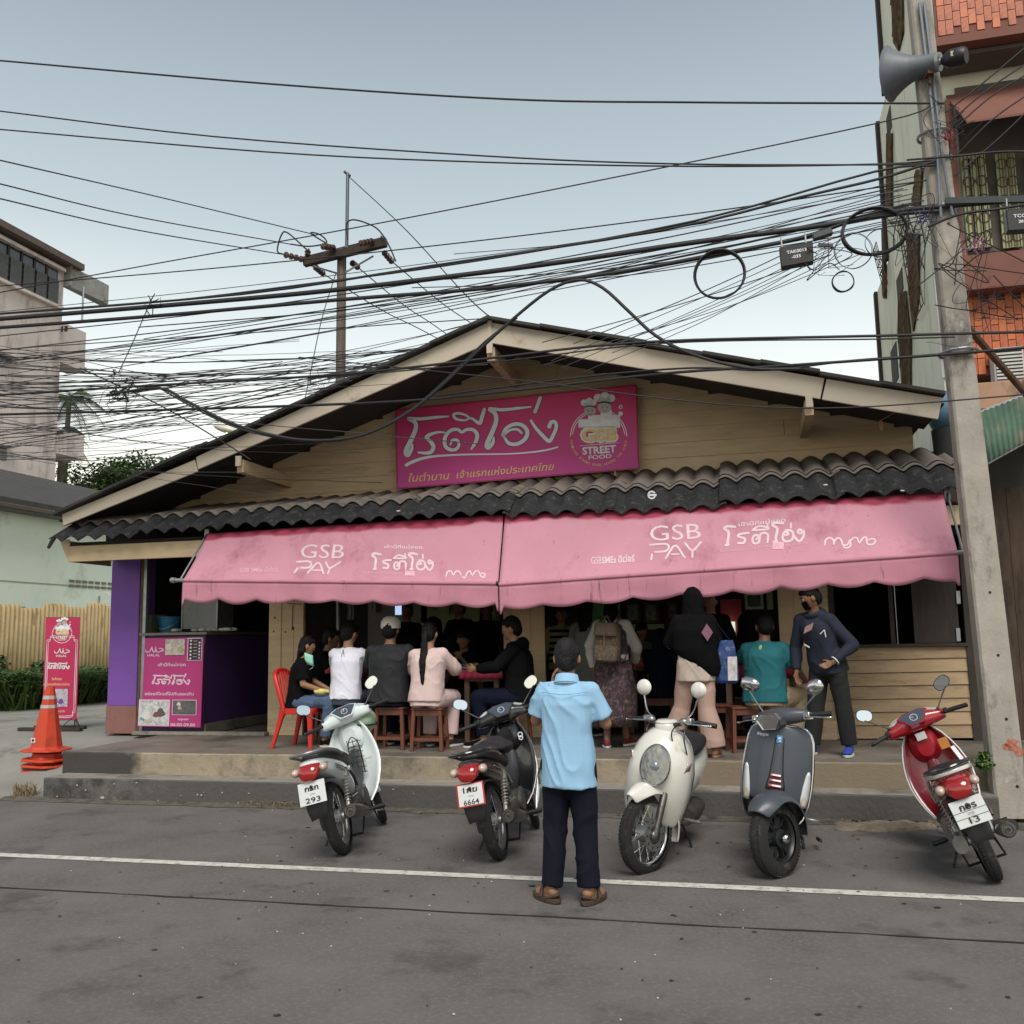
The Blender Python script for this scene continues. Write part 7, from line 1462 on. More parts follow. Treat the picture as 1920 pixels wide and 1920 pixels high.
    if hairstyle in ('short', 'pony', 'long', 'bun', 'short2'):
        b.ell(hc-hf*.016*k+hu*.022*k, (.0825*k, .096*k, .108*k), HM, 24, 16); b.ell(hc-hf*.038*k-hu*.020*k, (.076*k, .074*k, .083*k), HM, 20, 12)
        b.ell(hc+hf*.03*k+hu*.068*k, (.072*k, .062*k, .042*k), HM, 16, 10)
        for s_ in (-1, 1): b.caps(hc+hr*s_*.076*k+hf*.005*k+hu*.03*k, hc+hr*s_*.078*k+hf*.012*k-hu*.012*k, .013*k, .009*k, 8)
        if hairstyle in ('short', 'short2'): b.ell(hc-hf*.055*k-hu*.062*k, (.056*k, .040*k, .034*k), HM, 14, 10)
        if hairstyle == 'pony': b.ell(hc-hf*.10*k+hu*.03*k, (.03*k, .03*k, .03*k), HM); b.loft([[c_+rt*x+fw*y for x, y in se(12, w_*k, w_*.6*k, 2)] for c_, w_ in ((hc-hf*.10*k+hu*.03*k, .022), (hc-hf*.135*k-ZX*.05*k, .034), (J['nb']-fw*.12*k-ZX*.02*k, .042), (J['che']-fw*.155*k, .040), (J['wai']-fw*.15*k+rt*.01, .022), (J['wai']-fw*.15*k-ZX*.05+rt*.015, .008))])
        if hairstyle in ('long', 'bun'): b.loft([[c_+hr*x+hf*y for x, y in se(14, w_*k, w_*.55*k, 2.3)] for c_, w_ in ((hc-hf*.03*k-hu*.02*k, .085), (hc-hf*.045*k-hu*.10*k, .088), (J['nb']-fw*.06*k, .085 if hairstyle == 'long' else .05), (J['nb']-fw*.10*k-ZX*(.12 if hairstyle == 'long' else .03)*k, .07 if hairstyle == 'long' else .02))])
        me = remesh(b, .008, 2, .004, 26); obj('hair', me, hair, t)
    elif hairstyle == 'hijab':
        b.ell(hc-hf*.012*k+hu*.016*k, (.103*k, .116*k, .122*k), HM, 24, 16); b.loft([[c_+rt*x+fw*y for x, y in se(20, w_*k, d_*k, 2.2)] for c_, w_, d_ in ((hc-hu*.0*k-hf*.015*k, .103, .115), (hc-hu*.09*k-hf*.012*k, .108, .115), (hc-hu*.15*k-hf*.01*k, .125, .12), (J['nb']-ZX*.04*k, .185, .135), (J['che'], .205, .16), (J['wai']+ZX*.03*k, .21, .17))])
        me = remesh(b, .010, 4, .007, 9); obj('headscarf', me, hair, t)
    # clothes
    inf = .012*k*loose+.006
    if top:
        b = B(); h0 = J['pel']-up_t*hem*k; i2 = inf+.008
        secs = [(h0, (.160*gi)*k+i2, .122*k*gi+i2), (J['pel'], .156*k*gi+i2, .118*k*gi+i2), (J['wai'], .138*k*gi+i2, .108*k*gi+i2), (J['che'], .152*k*gi+i2, .120*k*gi+inf), (J['nb']-up_t*.08*k, .150*k*gi+inf, .100*k*gi+inf), (J['nb']-up_t*.025*k, .105*k*gi+inf*.6, .076*k), (J['nb']+up_t*.018*k, .062*k+.006, .058*k+.004)]
        torso(b, secs, (rt, rt), (ft, ft))
        for S_ in 'LR':
            b.caps(J['nb']-up_t*.045*k, J['sh'+S_], .066*k, .062*k+inf*.4, 12)
            sh, el, wr = J['sh'+S_], J['el'+S_], J['wr'+S_]
            if sleeve == 'short': e = sh.lerp(el, .80); b.tube([sh-(el-sh)*.02, sh.lerp(el, .4), e], [.054*k+inf*.6, .055*k*gi+inf*.8, .058*k+inf*1.1], 14)
            elif sleeve == 'long': b.caps(sh, el, .058*k*gi+inf*.5, .050*k+inf*.6, 12); b.tube([el, el.lerp(wr, .5), wr.lerp(el, .06)], [.052*k+inf*.6, .046*k+inf*.6, .036*k+inf*.5], 12)
            elif sleeve == 'elbow': b.caps(sh, el, .058*k*gi+inf*.6, .055*k+inf*.6, 12); b.tube([el, el.lerp(wr, .3)], [.058*k+inf*.6, .056*k+inf*.7], 12)
        if hood: b.ell(J['nb']-fw*.075*k+ZX*.0*k, (.10*k, .075*k, .085*k), MX((rt, fw, ZX)).transposed(), 16, 12); b.torus(J['nb']+ZX*.015*k, up_t+fw*.2, .082*k, .026*k, 18, 8)
        obj('top', remesh(b, .010, 3, folds, 6.5, px*.1), top, t)
    if bottom:
        b = B(); i2 = inf*.8+.004
        torso(b, [(J['pel']-up_t*.10*k, .145*k*gi+i2, .115*k*gi+i2), (J['pel']-up_t*.02*k, .155*k*gi+i2*.6, .118*k*gi+i2*.6), (J['pel']+up_t*.09*k, .150*k*gi+i2*.5, .108*k*gi+i2*.5)], (rt, rt), (ft, ft))
        leglen = legs.get('cut', .95)
        for S_ in 'LR':
            hi, kn, an = J['hi'+S_], J['kn'+S_], J['an'+S_]
            b.caps(hi, kn, .080*k*gi+i2, .060*k+i2, 14)
            if leglen > .5: e = kn.lerp(an, (leglen-.5)*2); b.tube([kn, kn.lerp(e, .5), e], [.062*k+i2, .056*k+i2*legs.get('flare', 1.0), .050*k+i2*legs.get('flare', 1.0)], 14)
        obj('trousers', remesh(b, .010, 3, folds*.7, 6, px*.2), bottom, t)
    if skirt:
        b = B(); n = 40; rows = []
        for z, w_, d_ in skirt[1]:
            rows.append([Lp(w_*cos(2*pi*i/n)*(1+.10*sin(i*1.9+z*3)*(1-z)), d_*sin(2*pi*i/n)*(1+.10*cos(i*2.3)*(1-z)), z) for i in range(n)])
        b.loft(rows, cap=False); b.build('skirt', skirt[0], t, smooth=80, solid=.004)
    if shoes:
        for S_ in 'LR':
            an, to = J['an'+S_], J['to'+S_]; d = V((to.x-an.x, to.y-an.y, 0)).normalized(); heel = an-d*.055*k; z0 = min(an.z-.085*k, to.z-.03*k)+.004; sd = d.cross(ZX)
            b = B(); secs_ = [(-.005, .030, .052, .03), (.03, .038, .065, .045), (.09, .040, .060, .042), (.15, .046, .044, .034), (.21, .048, .032, .026), (.262, .034, .024, .02)]
            b.loft([[V((heel.x, heel.y, z0+.018+hz))+d*x*k+sd*p+ZX*q_ for p, q_ in se(16, w_*k, h_*k*.5+.006, 2.4)] for x, w_, h_, hz in secs_]); sh_ = b.build('shoe', shoes, t, smooth=60, sub=1)
            b = B(); n = 24; ring = []
            for i in range(n):
                a_ = 2*pi*i/n; ring.append(V((heel.x, heel.y, z0))+d*(.128+.142*cos(a_))*k+sd*(.050*sin(a_)*(1+.12*cos(a_)))*k)
            b.prism(ring, ZX*.022); b.build('sole', shoe_white or mat('sole_white', (.5, .5, .48), .7, var=.1), sh_, bevel=.003)
    return t, J, k, (rt, fw, hr, hf, hu, hc)
PEOPLE_DZ = []
cl_blk = mat('cloth_black', (.005, .005, .006), .9, var=.15, vs=8, bump=.25, bs=160, spec=.08); cl_navy = mat('cloth_navy', (.006, .008, .018), .85, var=.15, vs=8, bump=.25, bs=160, spec=.08); denim = mat('denim', (.05, .085, .15), .85, var=.3, vs=18, bump=.15, bs=200); cl_dk = mat('cloth_charcoal', (.010, .010, .011), .9, var=.15, spec=.2)
# -- the man in the light blue shirt, filming in the road --
def shirtmat():
    m = mat('shirt_light_blue', (.29, .49, .68), .75, var=.04, vs=5, spec=.3).copy(); m.name = 'shirt_blue_dots'; t = m.node_tree; n = t.nodes.new; l = t.links.new; b = t.nodes['Principled BSDF']; src = b.inputs['Base Color'].links[0].from_socket
    tcn = n('ShaderNodeTexCoord'); w = n('ShaderNodeTexWave'); w.wave_type = 'BANDS'; w.bands_direction = 'X'; w.inputs['Scale'].default_value = 22; l(tcn.outputs['Object'], w.inputs[0]); w2 = n('ShaderNodeTexWave'); w2.bands_direction = 'Z'; w2.inputs['Scale'].default_value = 22; l(tcn.outputs['Object'], w2.inputs[0])
    mu = n('ShaderNodeMath'); mu.operation = 'MULTIPLY'; l(w.outputs[1], mu.inputs[0]); l(w2.outputs[1], mu.inputs[1]); r = n('ShaderNodeMapRange'); r.inputs[1].default_value = .5; r.inputs[2].default_value = .8; r.inputs[4].default_value = .5; l(mu.outputs[0], r.inputs[0])
    k = n('ShaderNodeMix'); k.data_type = 'RGBA'; k.inputs[7].default_value = (.14, .30, .50, 1); l(src, k.inputs[6]); l(r.outputs[0], k.inputs[0]); l(k.outputs[2], b.inputs['Base Color']); return m
navyt = mat('trousers_navy', (.004, .005, .013), .85, var=.1, vs=6, spec=.25)
t, J, k, fr_ = person('man in a pale blue shirt standing in the road, back turned, holding up a phone', 1062, 1199, 6.19, 1.70, 0, top=shirtmat(), bottom=navyt, skin=skinA, hair=hairg, zf=0, vox=.0065, hem=.17, folds=.013, girth=1.0, loose=1.25, hairstyle='short2', headdir=-6, eyes=True,
    arms={'L': ((-.225, .05, 1.15), (-.135, .17, 1.36)), 'R': ((.245, .05, 1.13), (.17, .27, 1.24)), 'handL': ((.06, .10, 1), (.9, .2, 0), .7), 'handR': ((-.5, .5, .5), (-.5, -.2, .6), .8)},
    legs={'L': ((-.105, .015, .47), (-.130, -.02, .085), V((-.075, .13, -.0))), 'R': ((.095, .015, .47), (.115, -.02, .085), V((.085, .13, 0))), 'cut': .98, 'flare': 1.0}, group='')
rt, fw, hr, hf, hu, hc = fr_
b = B(); b.lathe(J['nb']+ZX*.012, ZX+fw*.25, [(.085, -.02), (.078, .008), (.071, .035), (.068, .037), (.072, .0), (.08, -.03)], 26); b.build('collar', MATS['shirt_light_blue'], t, smooth=60)
b = B(); p0, p1 = J['shL'], J['shR']; b.tube(bez([p0-fw*.082+ZX*.0, (p0+p1)/2-fw*.150-ZX*.012, p1-fw*.082], 16), .0022, 5); b.build('yoke_seam', mat('seam_blue', (.17, .36, .56), .8), t, smooth=60)
sand = mat('sandal_brown', (.055, .032, .022), .7, var=.2)
for S_ in 'LR':
    an, to = J['an'+S_], J['to'+S_]; d = V((to.x-an.x, to.y-an.y, 0)).normalized(); sd = d.cross(ZX); heel = V((an.x, an.y, 0))-d*.07; b = B(); n = 24
    b.prism([heel+ZX*.004+d*(.13+.145*cos(2*pi*i/n))+sd*(.054*sin(2*pi*i/n)) for i in range(n)], ZX*.028); b.tube(bez([heel+d*.12+sd*.055+ZX*.03, heel+d*.14+sd*.02+ZX*.085, heel+d*.14-sd*.02+ZX*.085, heel+d*.12-sd*.055+ZX*.03], 10), .015, 6, sy=.5); b.tube(bez([heel+d*.07+sd*.05+ZX*.03, heel-d*.0+ZX*.055, heel+d*.07-sd*.05+ZX*.03], 10), .009, 6); b.build('sandal', sand, t, smooth=50, bevel=.003)
ph = thing('smartphone', 'black smartphone held up by the man in the blue shirt', 'phone'); w = J['wrL']+ZX*.075+rt*.040+fw*.01
b = B(); M = MX((fw*.3+rt*.95, fw*.95-rt*.3, ZX)).transposed() @ MX.Rotation(R(10), 3, 'Y'); b.box(w, (.012, .078, .155), M); b.build('case', blk, ph, bevel=.004); b = B(); b.box(w+rt*.0072, (.001, .070, .142), M); b.build('screen', mat('screen_pale', (.6, .58, .5), .15, emit=((.9, .85, .7), .35)), ph)
# -- under the awning, left to right --
tee_w = mat('tee_white', (.66, .66, .74), .85, var=.04, vs=4); pinks = mat('sweat_pink', (.60, .45, .43), .9, var=.05, vs=4); teal = mat('tee_teal', (.006, .105, .125), .85, var=.08, vs=4); mint = mat('mask_mint', (.30, .62, .50), .8, var=.04)
SA = lambda s_, ex, ey, ez, wx, wy, wz: ((s_*ex, ey, ez), (s_*wx, wy, wz))
t, J, k, fr_ = person('girl in a black tee on the red chair, a mint mask hanging from one ear', 577, 1190, 10.15, 1.42, 78, seated=True, seat=.42, top=cl_blk, bottom=denim, skin=skinA, hairstyle='bun', headdir=60, nod=.35, lean=.12, arms={'L': SA(-1, .20, .08, .78, .12, .30, .68), 'R': SA(1, .20, .05, .76, .10, .32, .66)}, shoes=cl_blk, eyes=True)
rt, fw, hr, hf, hu, hc = fr_; b = B(); c = hc+hr*.085-hu*.09+hf*.04; b.grid([[c+hf*(x*.05)+hr*(.008*sin(x*3))-hu*z*.11+hf*z*.05 for x in (-1, -.5, 0, .5, 1)] for z in (0, .33, .66, 1)]); b.build('hanging_mask', mint, t, smooth=60, solid=.003); b = B(); b.tube(bez([c+hf*.05-hu*.1+hf*.05, c+hf*.08-hu*.15, c-hu*.15+hf*.03, c-hf*.0-hu*.11+hf*.03], 12), .0015, 4); b.build('ear_loop', white, t)
person('young man in a black tee seated behind the girl, looking right towards the table', 622, 1178, 10.9, 1.6, 80, seated=True, seat=.45, top=cl_blk, bottom=cl_dk, skin=skinD, headdir=75, nod=.2, lean=.2, arms={'R': SA(1, .2, .12, .85, .1, .34, .9), 'L': SA(-1, .2, .1, .8, .1, .35, .75)})
t, J, k, fr_ = person('person in a white tee with a black neck cord, seated back-on by the red chair', 656, 1163, 10.25, 1.62, 2, seated=True, seat=.46, top=tee_w, bottom=mat('jeans_dark', (.025, .035, .055), .85, var=.25, vs=15), skin=skinA, hairstyle='short2', headdir=20, nod=.3, lean=.10, hem=.04, vox=.009, arms={'L': SA(-1, .215, .16, .84, .14, .38, .80), 'R': SA(1, .23, .17, .90, .13, .36, .86)})
rt, fw, hr, hf, hu, hc = fr_; c = J['nb']-fw*.115-ZX*.02; b = B(); b.tube(bez([c+ZX*.02, c-ZX*.05+rt*.018-fw*.02, c-ZX*.11+rt*.022-fw*.022, c-ZX*.125-fw*.024, c-ZX*.11-rt*.018-fw*.022, c-ZX*.05-rt*.012-fw*.02, c+ZX*.02], 18), .0028, 5); b.build('neck_cord', blk, t)
t, J, k, fr_ = person('man in a black jacket and a cream cap with a round badge, seated back-on', 733, 1158, 10.15, 1.72, 0, seated=True, seat=.46, top=mat('jacket_black', (.008, .009, .011), .8, var=.15), sleeve='long', bottom=cl_navy, skin=skinD, headdir=4, lean=.08, hem=.06, girth=1.2, loose=1.6, folds=.010, arms={'L': SA(-1, .27, .12, .80, .16, .34, .74), 'R': SA(1, .28, .12, .82, .16, .34, .76)}, shoes=cl_blk)
rt, fw, hr, hf, hu, hc = fr_; HM = MX((hr, hf, hu)).transposed(); b = B(); c = hc+hu*.02-hf*.006; b.lathe(c, hu, [(.110, -.01), (.113, .03), (.106, .07), (.080, .108), (.04, .126), (0, .13)], 24); cp_ = b.build('cap', mat('cap_cream', (.50, .46, .40), .85, var=.05), t, smooth=60); b = B(); b.torus(c-hf*.103+hu*.045, -hf+hu*.2, .016, .006, 16, 6); b.ell(c-hf*.105+hu*.045, (.008, .004, .008), HM); b.build('cap_badge', mat('badge_maroon', (.06, .015, .02), .6), cp_, smooth=50); b = B(); b.box(c+hf*.13+hu*.005, (.14, .09, .008), HM); b.build('cap_peak', cl_blk, cp_, bevel=.003)
t, J, k, fr_ = person('girl in a pale pink sweatshirt with a long black ponytail on a stool', 806, 1166, 10.05, 1.58, 4, seated=True, seat=.46, top=pinks, sleeve='elbow', bottom=pinks, skin=skinA, hairstyle='pony', headdir=8, nod=.15, lean=.12, hem=.05, vox=.009, loose=2.0, folds=.009, arms={'L': SA(-1, .23, .12, .82, .15, .34, .78), 'R': SA(1, .24, .15, .84, .17, .36, .80)}, shoes=mat('sneaker_black', (.02, .02, .025), .6, dirt=((.6, .6, .6), .1, 12)))
t_sm = person('woman in a black headscarf facing the camera behind the pink sweatshirt', 812, 1154, 11.6, 1.62, 185, seated=True, seat=.52, top=cl_blk, sleeve='long', bottom=cl_dk, skin=skinA, hair=cl_blk, hairstyle='hijab', headdir=175, mask=cl_blk)
person('boy in a black tee eating across the table, both hands at his mouth', 868, 1182, 11.35, 1.5, 182, seated=True, seat=.46, top=cl_blk, bottom=cl_dk, skin=skinD, headdir=172, nod=.35, lean=.22, arms={'L': SA(-1, .24, .12, .70, .04, .24, 1.02), 'R': SA(1, .24, .12, .70, .04, .24, 1.02), 'handL': ((.5, .2, .6), (.3, -.6, 0), 1.1), 'handR': ((-.5, .2, .6), (-.3, -.6, 0), 1.1)})
person('tall figure in dark clothes standing inside behind the eating boy', 860, 1122, 12.6, 1.72, 200, top=cl_blk, sleeve='long', bottom=cl_dk, skin=skinD, vox=.014)
person('second figure in dark clothes standing inside to the right of the tall one', 912, 1126, 12.9, 1.68, 150, top=cl_blk, sleeve='long', bottom=cl_dk, skin=skinD, hairstyle='long', vox=.014)
t, J, k, fr_ = person('figure in dark clothes standing inside and raising a glowing phone', 762, 1128, 12.3, 1.66, 190, top=cl_blk, sleeve='long', bottom=cl_dk, skin=skinD, vox=.014, arms={'R': ((.22, .10, 1.12), (.10, .28, 1.36)), 'handR': ((0, .1, 1), (-.2, 1, 0), .6)})
ph = thing('smartphone', 'glowing pale blue phone screen held up inside, above the cream cap', 'phone'); c = PP(747, 1141, 12.0); b = B(); b.fb(uvz(c).x-.05, uvz(c).x+.05, 12.0, 12.012, c.z-.09, c.z+.09); b.build('case', blk, ph, bevel=.004); b = B(); b.fb(uvz(c).x-.045, uvz(c).x+.045, 11.996, 11.999, c.z-.083, c.z+.083); b.build('screen', mat('screen_blue', (.5, .65, .9), .2, emit=((.45, .62, .9), .45)), ph)
person('man in a black hooded sweatshirt seated sideways at the table, facing left', 958, 1156, 10.4, 1.72, 268, seated=True, seat=.46, top=cl_blk, sleeve='long', bottom=cl_navy, skin=skinA, headdir=268, nod=.25, lean=.10, hood=True, girth=1.1, loose=1.5, folds=.009, arms={'L': SA(-1, .22, .15, .80, .14, .38, .78), 'R': SA(1, .22, .15, .80, .14, .38, .78)}, shoes=cl_blk)
gray_d = mat('dress_grey', (.17, .18, .17), .85, var=.08); stripe = mat('stripes', (.25, .24, .10), .9, var=.1)
person('woman with long black hair in a grey dress, standing inside behind the man in blue', 1100, 1124, 11.6, 1.62, 12, top=gray_d, sleeve='long', skin=skinA, hairstyle='long', bottom=None, skirt=(gray_d, [(1.0, .16, .12), (.8, .20, .17), (.4, .23, .2), (.12, .26, .22)]), shoes=cl_blk, vox=.013)
t, J, k, fr_ = person('child in a yellow and black striped top just inside the doorway', 1052, 1136, 12.6, 1.5, 160, top=stripe, sleeve='elbow', bottom=cl_dk, skin=skinD, hairstyle='long', vox=.014)
b = B(); rt, fw = fr_[0], fr_[1]
for i in range(6): z_ = J['pel'].lerp(J['nb'], i/6); b.loft([[z_+ZX*dz_+rt*x+fw*y for x, y in se(20, .195*k, .150*k, 2.3)] for dz_ in (0, .035)], cap=False)
b.build('black_stripe', cl_blk, t, smooth=60)
flor = mat('floral_cloth', (.030, .018, .022), .85, var=.2, vs=6, dirt=((.24, .15, .13), .32, 22), dirt2=((.10, .05, .07), .4, 15))
t, J, k, fr_ = person('woman in a dark floral dress with pale sleeves and red shoes, back turned', 1146, 1116, 10.45, 1.60, 4, top=mat('sleeve_cream', (.42, .39, .36), .85, var=.06), sleeve='long', skin=skinD, hairstyle='bun', hair=cl_blk, bottom=None, shoes=mat('shoe_red', (.16, .012, .02), .7), headdir=10, vox=.011, loose=1.7, arms={'L': ((-.26, .02, 1.12), (-.24, .06, .86)), 'R': ((.26, .05, 1.10), (.20, .25, .92))}, legs={'L': ((-.08, .02, .48), (-.07, -.1, .085)), 'R': ((.09, .08, .50), (.10, .14, .085))}, skirt=(flor, [(1.22, .175, .135), (1.12, .185, .15), (1.0, .175, .15), (.9, .21, .17), (.6, .25, .22), (.35, .235, .23), (.24, .25, .24)]))
rt, fw = fr_[0], fr_[1]; b = B(); torso(b, [(J['wai'], .172, .145), (J['che'], .180, .150), (J['nb']-ZX*.06, .150, .125), (J['nb']-ZX*.02, .10, .09)], (rt, rt), (fw, fw)); b.build('bodice', flor, t, smooth=70)
bpk = thing('backpack', 'brown patterned backpack with a top flap on the floral dress', 'backpack'); wov = mat('woven_brown', (.095, .066, .045), .9, var=.35, vs=60, bump=.8, bs=80, dirt=((.17, .13, .10), .4, 40)); c = J['che']-fw*.235-ZX*.09
M = MX((rt, fw, ZX)).transposed() @ MX.Rotation(R(4), 3, 'Y')
def rbx(c, sx, sy, sz, e=3.2, n=24): 
    b = B(); b.loft([[c+M @ V((x, y, z*sz/2)) for x, y in se(n, sx/2*w_, sy/2*w_, e)] for z, w_ in ((-1, .6), (-.93, .88), (-.8, 1), (.8, .95), (.93, .82), (1, .5))]); return b
rbx(c-ZX*.02, .29, .18, .40).build('bag_body', wov, bpk, smooth=60); rbx(c-fw*.10-ZX*.12, .26, .09, .17).build('front_pocket', wov, bpk, smooth=60); rbx(c+ZX*.13-fw*.04, .26, .20, .15).build('flap', mat('woven_pale', (.14, .105, .07), .9, var=.35, vs=60, bump=.8, bs=80), bpk, smooth=60)
b = B(); b.tube(bez([c+rt*.04+ZX*.2, c+ZX*.27, c-rt*.04+ZX*.2], 8), .010, 6); b.build('handle', wov, bpk, smooth=60)
for s_ in (-1, 1): b = B(); b.tube(bez([c+rt*s_*.09+ZX*.19+fw*.05, J['nb']+rt*s_*.10-fw*.02+ZX*.02, J['nb']+rt*s_*.12+fw*.12-ZX*.1, c+rt*s_*.15-ZX*.18+fw*.15, c+rt*s_*.13-ZX*.2+fw*.06], 18), .014, 6, sy=.4); b.build('shoulder_strap', wov, bpk, smooth=60)
b = B(); b.tube([c-fw*.155+ZX*.10, c-fw*.16-ZX*.06], .011, 6, sy=.5); b.build('buckle_strap', mat('strap_ochre', (.16, .13, .05), .8), bpk)
person('girl in a pale green top looking down at the far wall, right of the backpack', 1202, 1168, 12.6, 1.5, 130, seated=True, seat=.55, top=mat('top_sage', (.16, .20, .12), .85), sleeve='elbow', bottom=cl_dk, skin=skinA, hairstyle='long', nod=.3, vox=.014)
person('figure in a long navy headscarf seated inside, beside the girl in pale green', 1238, 1180, 11.5, 1.55, 30, seated=True, seat=.45, top=cl_navy, sleeve='long', bottom=cl_navy, hair=cl_navy, hairstyle='hijab', skin=skinA, vox=.014, legs={})
beige = mat('wide_trousers_beige', (.40, .26, .21), .85, var=.04, vs=4)
t, J, k, fr_ = person('woman in a black headscarf cape and wide beige trousers at the porch edge', 1298, 1104, 9.72, 1.62, 350, top=mat('blouse_cream', (.44, .36, .31), .85, var=.12, vs=12), sleeve='long', hem=.15, bottom=beige, skin=skinA, hair=cl_blk, hairstyle='hijab', headdir=350, vox=.011, loose=1.8, girth=1.0, shoes=mat('shoe_tan', (.30, .16, .09), .6), shoe_white=mat('sole_tan', (.28, .16, .10), .7), arms={'L': ((-.24, .10, 1.14), (-.14, .26, 1.26)), 'R': ((.23, .06, 1.12), (.20, .22, 1.0)), 'handL': ((.3, .4, .9), (.6, .2, -.4), .8)}, legs={'L': ((-.15, .08, .48), (-.27, .16, .085)), 'R': ((.09, -.03, .48), (.15, -.08, .085)), 'cut': .99, 'flare': 2.2})
rt, fw = fr_[0], fr_[1]; b = B(); torso(b, [(J['pel']-ZX*.09+rt*.13, .09, .13), (J['pel']-ZX*.0+rt*.09, .15, .165), (J['pel']+ZX*.07+rt*.04, .19, .175), (J['wai'], .215, .18), (J['che'], .225, .175), (J['nb']-ZX*.03, .165, .125), (J['nb']+ZX*.06, .09, .09)], (rt, rt), (fw, fw))
for S_ in 'LR': b.caps(J['sh'+S_], J['el'+S_].lerp(J['sh'+S_], .05), .085, .075, 12)
obj('cape', remesh(b, .012, 4, .010, 6, 3), cl_blk, t)
b = B(); c = J['che']-fw*.195+rt*.10-ZX*.02; b.prism([c+rt*.055*x+ZX*.085*z for x, z in ((-1, 0), (0, -1), (1, 0), (0, 1))], -fw*.003); b.build('diamond_patch', mat('patch_mauve', (.20, .09, .13), .8, var=.35, vs=60), t)
bg_ = thing('tote_bag', 'blue and white tote bag hanging beside the beige trousers', 'bag'); c = J['pel']+rt*.30-fw*.02+ZX*.03
b = B(); b.loft([[c+rt*(x+.03*z)+fw*y+ZX*z for x, y in se(16, w_, d_, 2.6)] for z, w_, d_ in ((-.20, .10, .03), (-.17, .115, .05), (0, .105, .045), (.14, .085, .03), (.22, .06, .015))]); me = remesh(b, .009, 2, .007, 14); obj('bag_cloth', me, mat('bag_blue', (.018, .045, .15), .8, var=.25, vs=8, dirt=((.55, .50, .50), .2, 5)), bg_)
b = B(); b.grid([[c+rt*(x+.03*z)-fw*(.056-.25*(x-.04)**2)+ZX*z for x in (.0, .03, .06, .09)] for z in (-.17, -.08, 0, .06)]); b.build('bag_print', mat('bag_print', (.5, .46, .48), .8, var=.35, vs=18), bg_, smooth=60); b = B()
for s_ in (-1, 1): b.tube(bez([c+rt*.05*s_+ZX*.2, J['shR']+ZX*.06-fw*.02*s_+rt*.02, c+rt*.05*s_+ZX*.2+fw*.03], 10), .008, 5)
b.build('bag_strap', cl_navy, bg_, smooth=60)
person('figure in black behind the beige trousers, face turned to the camera', 1330, 1106, 11.2, 1.66, 190, top=cl_blk, sleeve='long', bottom=cl_dk, skin=skinD, hairstyle='short', vox=.013)
person('figure in a black headscarf seated in front of the red pane', 1398, 1152, 11.5, 1.6, 200, seated=True, seat=.55, top=cl_blk, sleeve='long', bottom=cl_dk, hair=cl_blk, hairstyle='hijab', skin=skinD, vox=.013)
t, J, k, fr_ = person('man in a teal tee and khaki trousers sitting on a stool, hand on knee', 1432, 1150, 10.2, 1.66, 18, seated=True, seat=.46, top=teal, bottom=mat('khaki', (.36, .27, .17), .85, var=.06, vs=5), skin=skinD, headdir=-12, nod=.1, lean=.08, hem=.07, vox=.009, loose=1.8, girth=1.15, folds=.008, arms={'L': SA(-1, .25, .14, .86, .16, .36, .80), 'R': ((.27, .08, .80), (.30, .30, .66)), 'handR': ((.1, .8, -.3), (-.2, -.2, -1), .6)}, legs={'R': ((.22, .36, .52), (.24, .16, .10)), 'L': ((-.10, .42, .52), (-.10, .36, .085)), 'cut': .93, 'flare': 2.0}, shoes=mat('sandal_black', (.02, .018, .016), .7), shoe_white=sand)
rt, fw = fr_[0], fr_[1]; b = B(); c = J['nb']-fw*.135-ZX*.045-rt*.0; b.ell(c, (.016, .006, .030), MX((rt, fw, ZX)).transposed() @ MX.Rotation(R(20), 3, 'Y'), 8, 6); b.build('neck_print', mat('neck_lime', (.35, .45, .12), .7), t)
t, J, k, fr_ = person('man in a navy sweatshirt, black mask and blue sneakers, bending over to the left', 1518, 1098, 9.85, 1.70, 212, top=mat('sweat_navy', (.010, .014, .030), .85, var=.12), sleeve='long', hem=.08, bottom=mat('trousers_black', (.008, .008, .009), .9, var=.1), skin=skinD, headdir=262, nod=.40, lean=.2, hood=True, mask=cl_blk, vox=.008, loose=1.5, girth=1.0, folds=.009, shoes=mat('sneaker_blue', (.02, .05, .30), .7, var=.1), tilt=.06,
    arms={'R': ((.25, .06, 1.06), (.22, .12, .82)), 'L': ((-.33, -.02, 1.08), (-.20, .14, .92)), 'handL': ((.6, .3, -.3), (.3, .8, 0), 1.3)}, legs={'R': ((.12, .06, .48), (.17, .10, .085)), 'L': ((-.13, -.02, .48), (-.15, -.06, .085)), 'cut': .97, 'flare': 1.3})
rt, fw, hr, hf, hu, hc = fr_; up = (J['nb']-J['pel']).normalized(); c = J['che']+fw*.165; b = B()
b.grid([[c+rt*(x*.05+.02*z)*-1+up*(z*.035+x*.02)+fw*(.02-.3*(x*.05)**2) for x in (-1, 0, 1)] for z in (-1, 0, 1)]); b.build('chest_print', mat('print_peach', (.45, .28, .24), .8, var=.4, vs=60), t, smooth=60); b = B(); b.bar(c-rt*.10-up*.06+fw*.01, c-rt*.15-up*.02, .008); b.bar(c-rt*.15-up*.02, c-rt*.145-up*.09, .008); b.bar(c+rt*.10-up*.16, c+rt*.05-up*.19+fw*.01, .01); b.build('chest_mark', white, t)
b = B(); b.torus(J['wrL'].lerp(J['elL'], .08), (J['wrL']-J['elL']), .042, .006, 18, 6); b.build('wristband', white, t, smooth=60)
bpy.data.scenes.remove(TMP)
print('PEOPLE', PEOPLE_DZ)
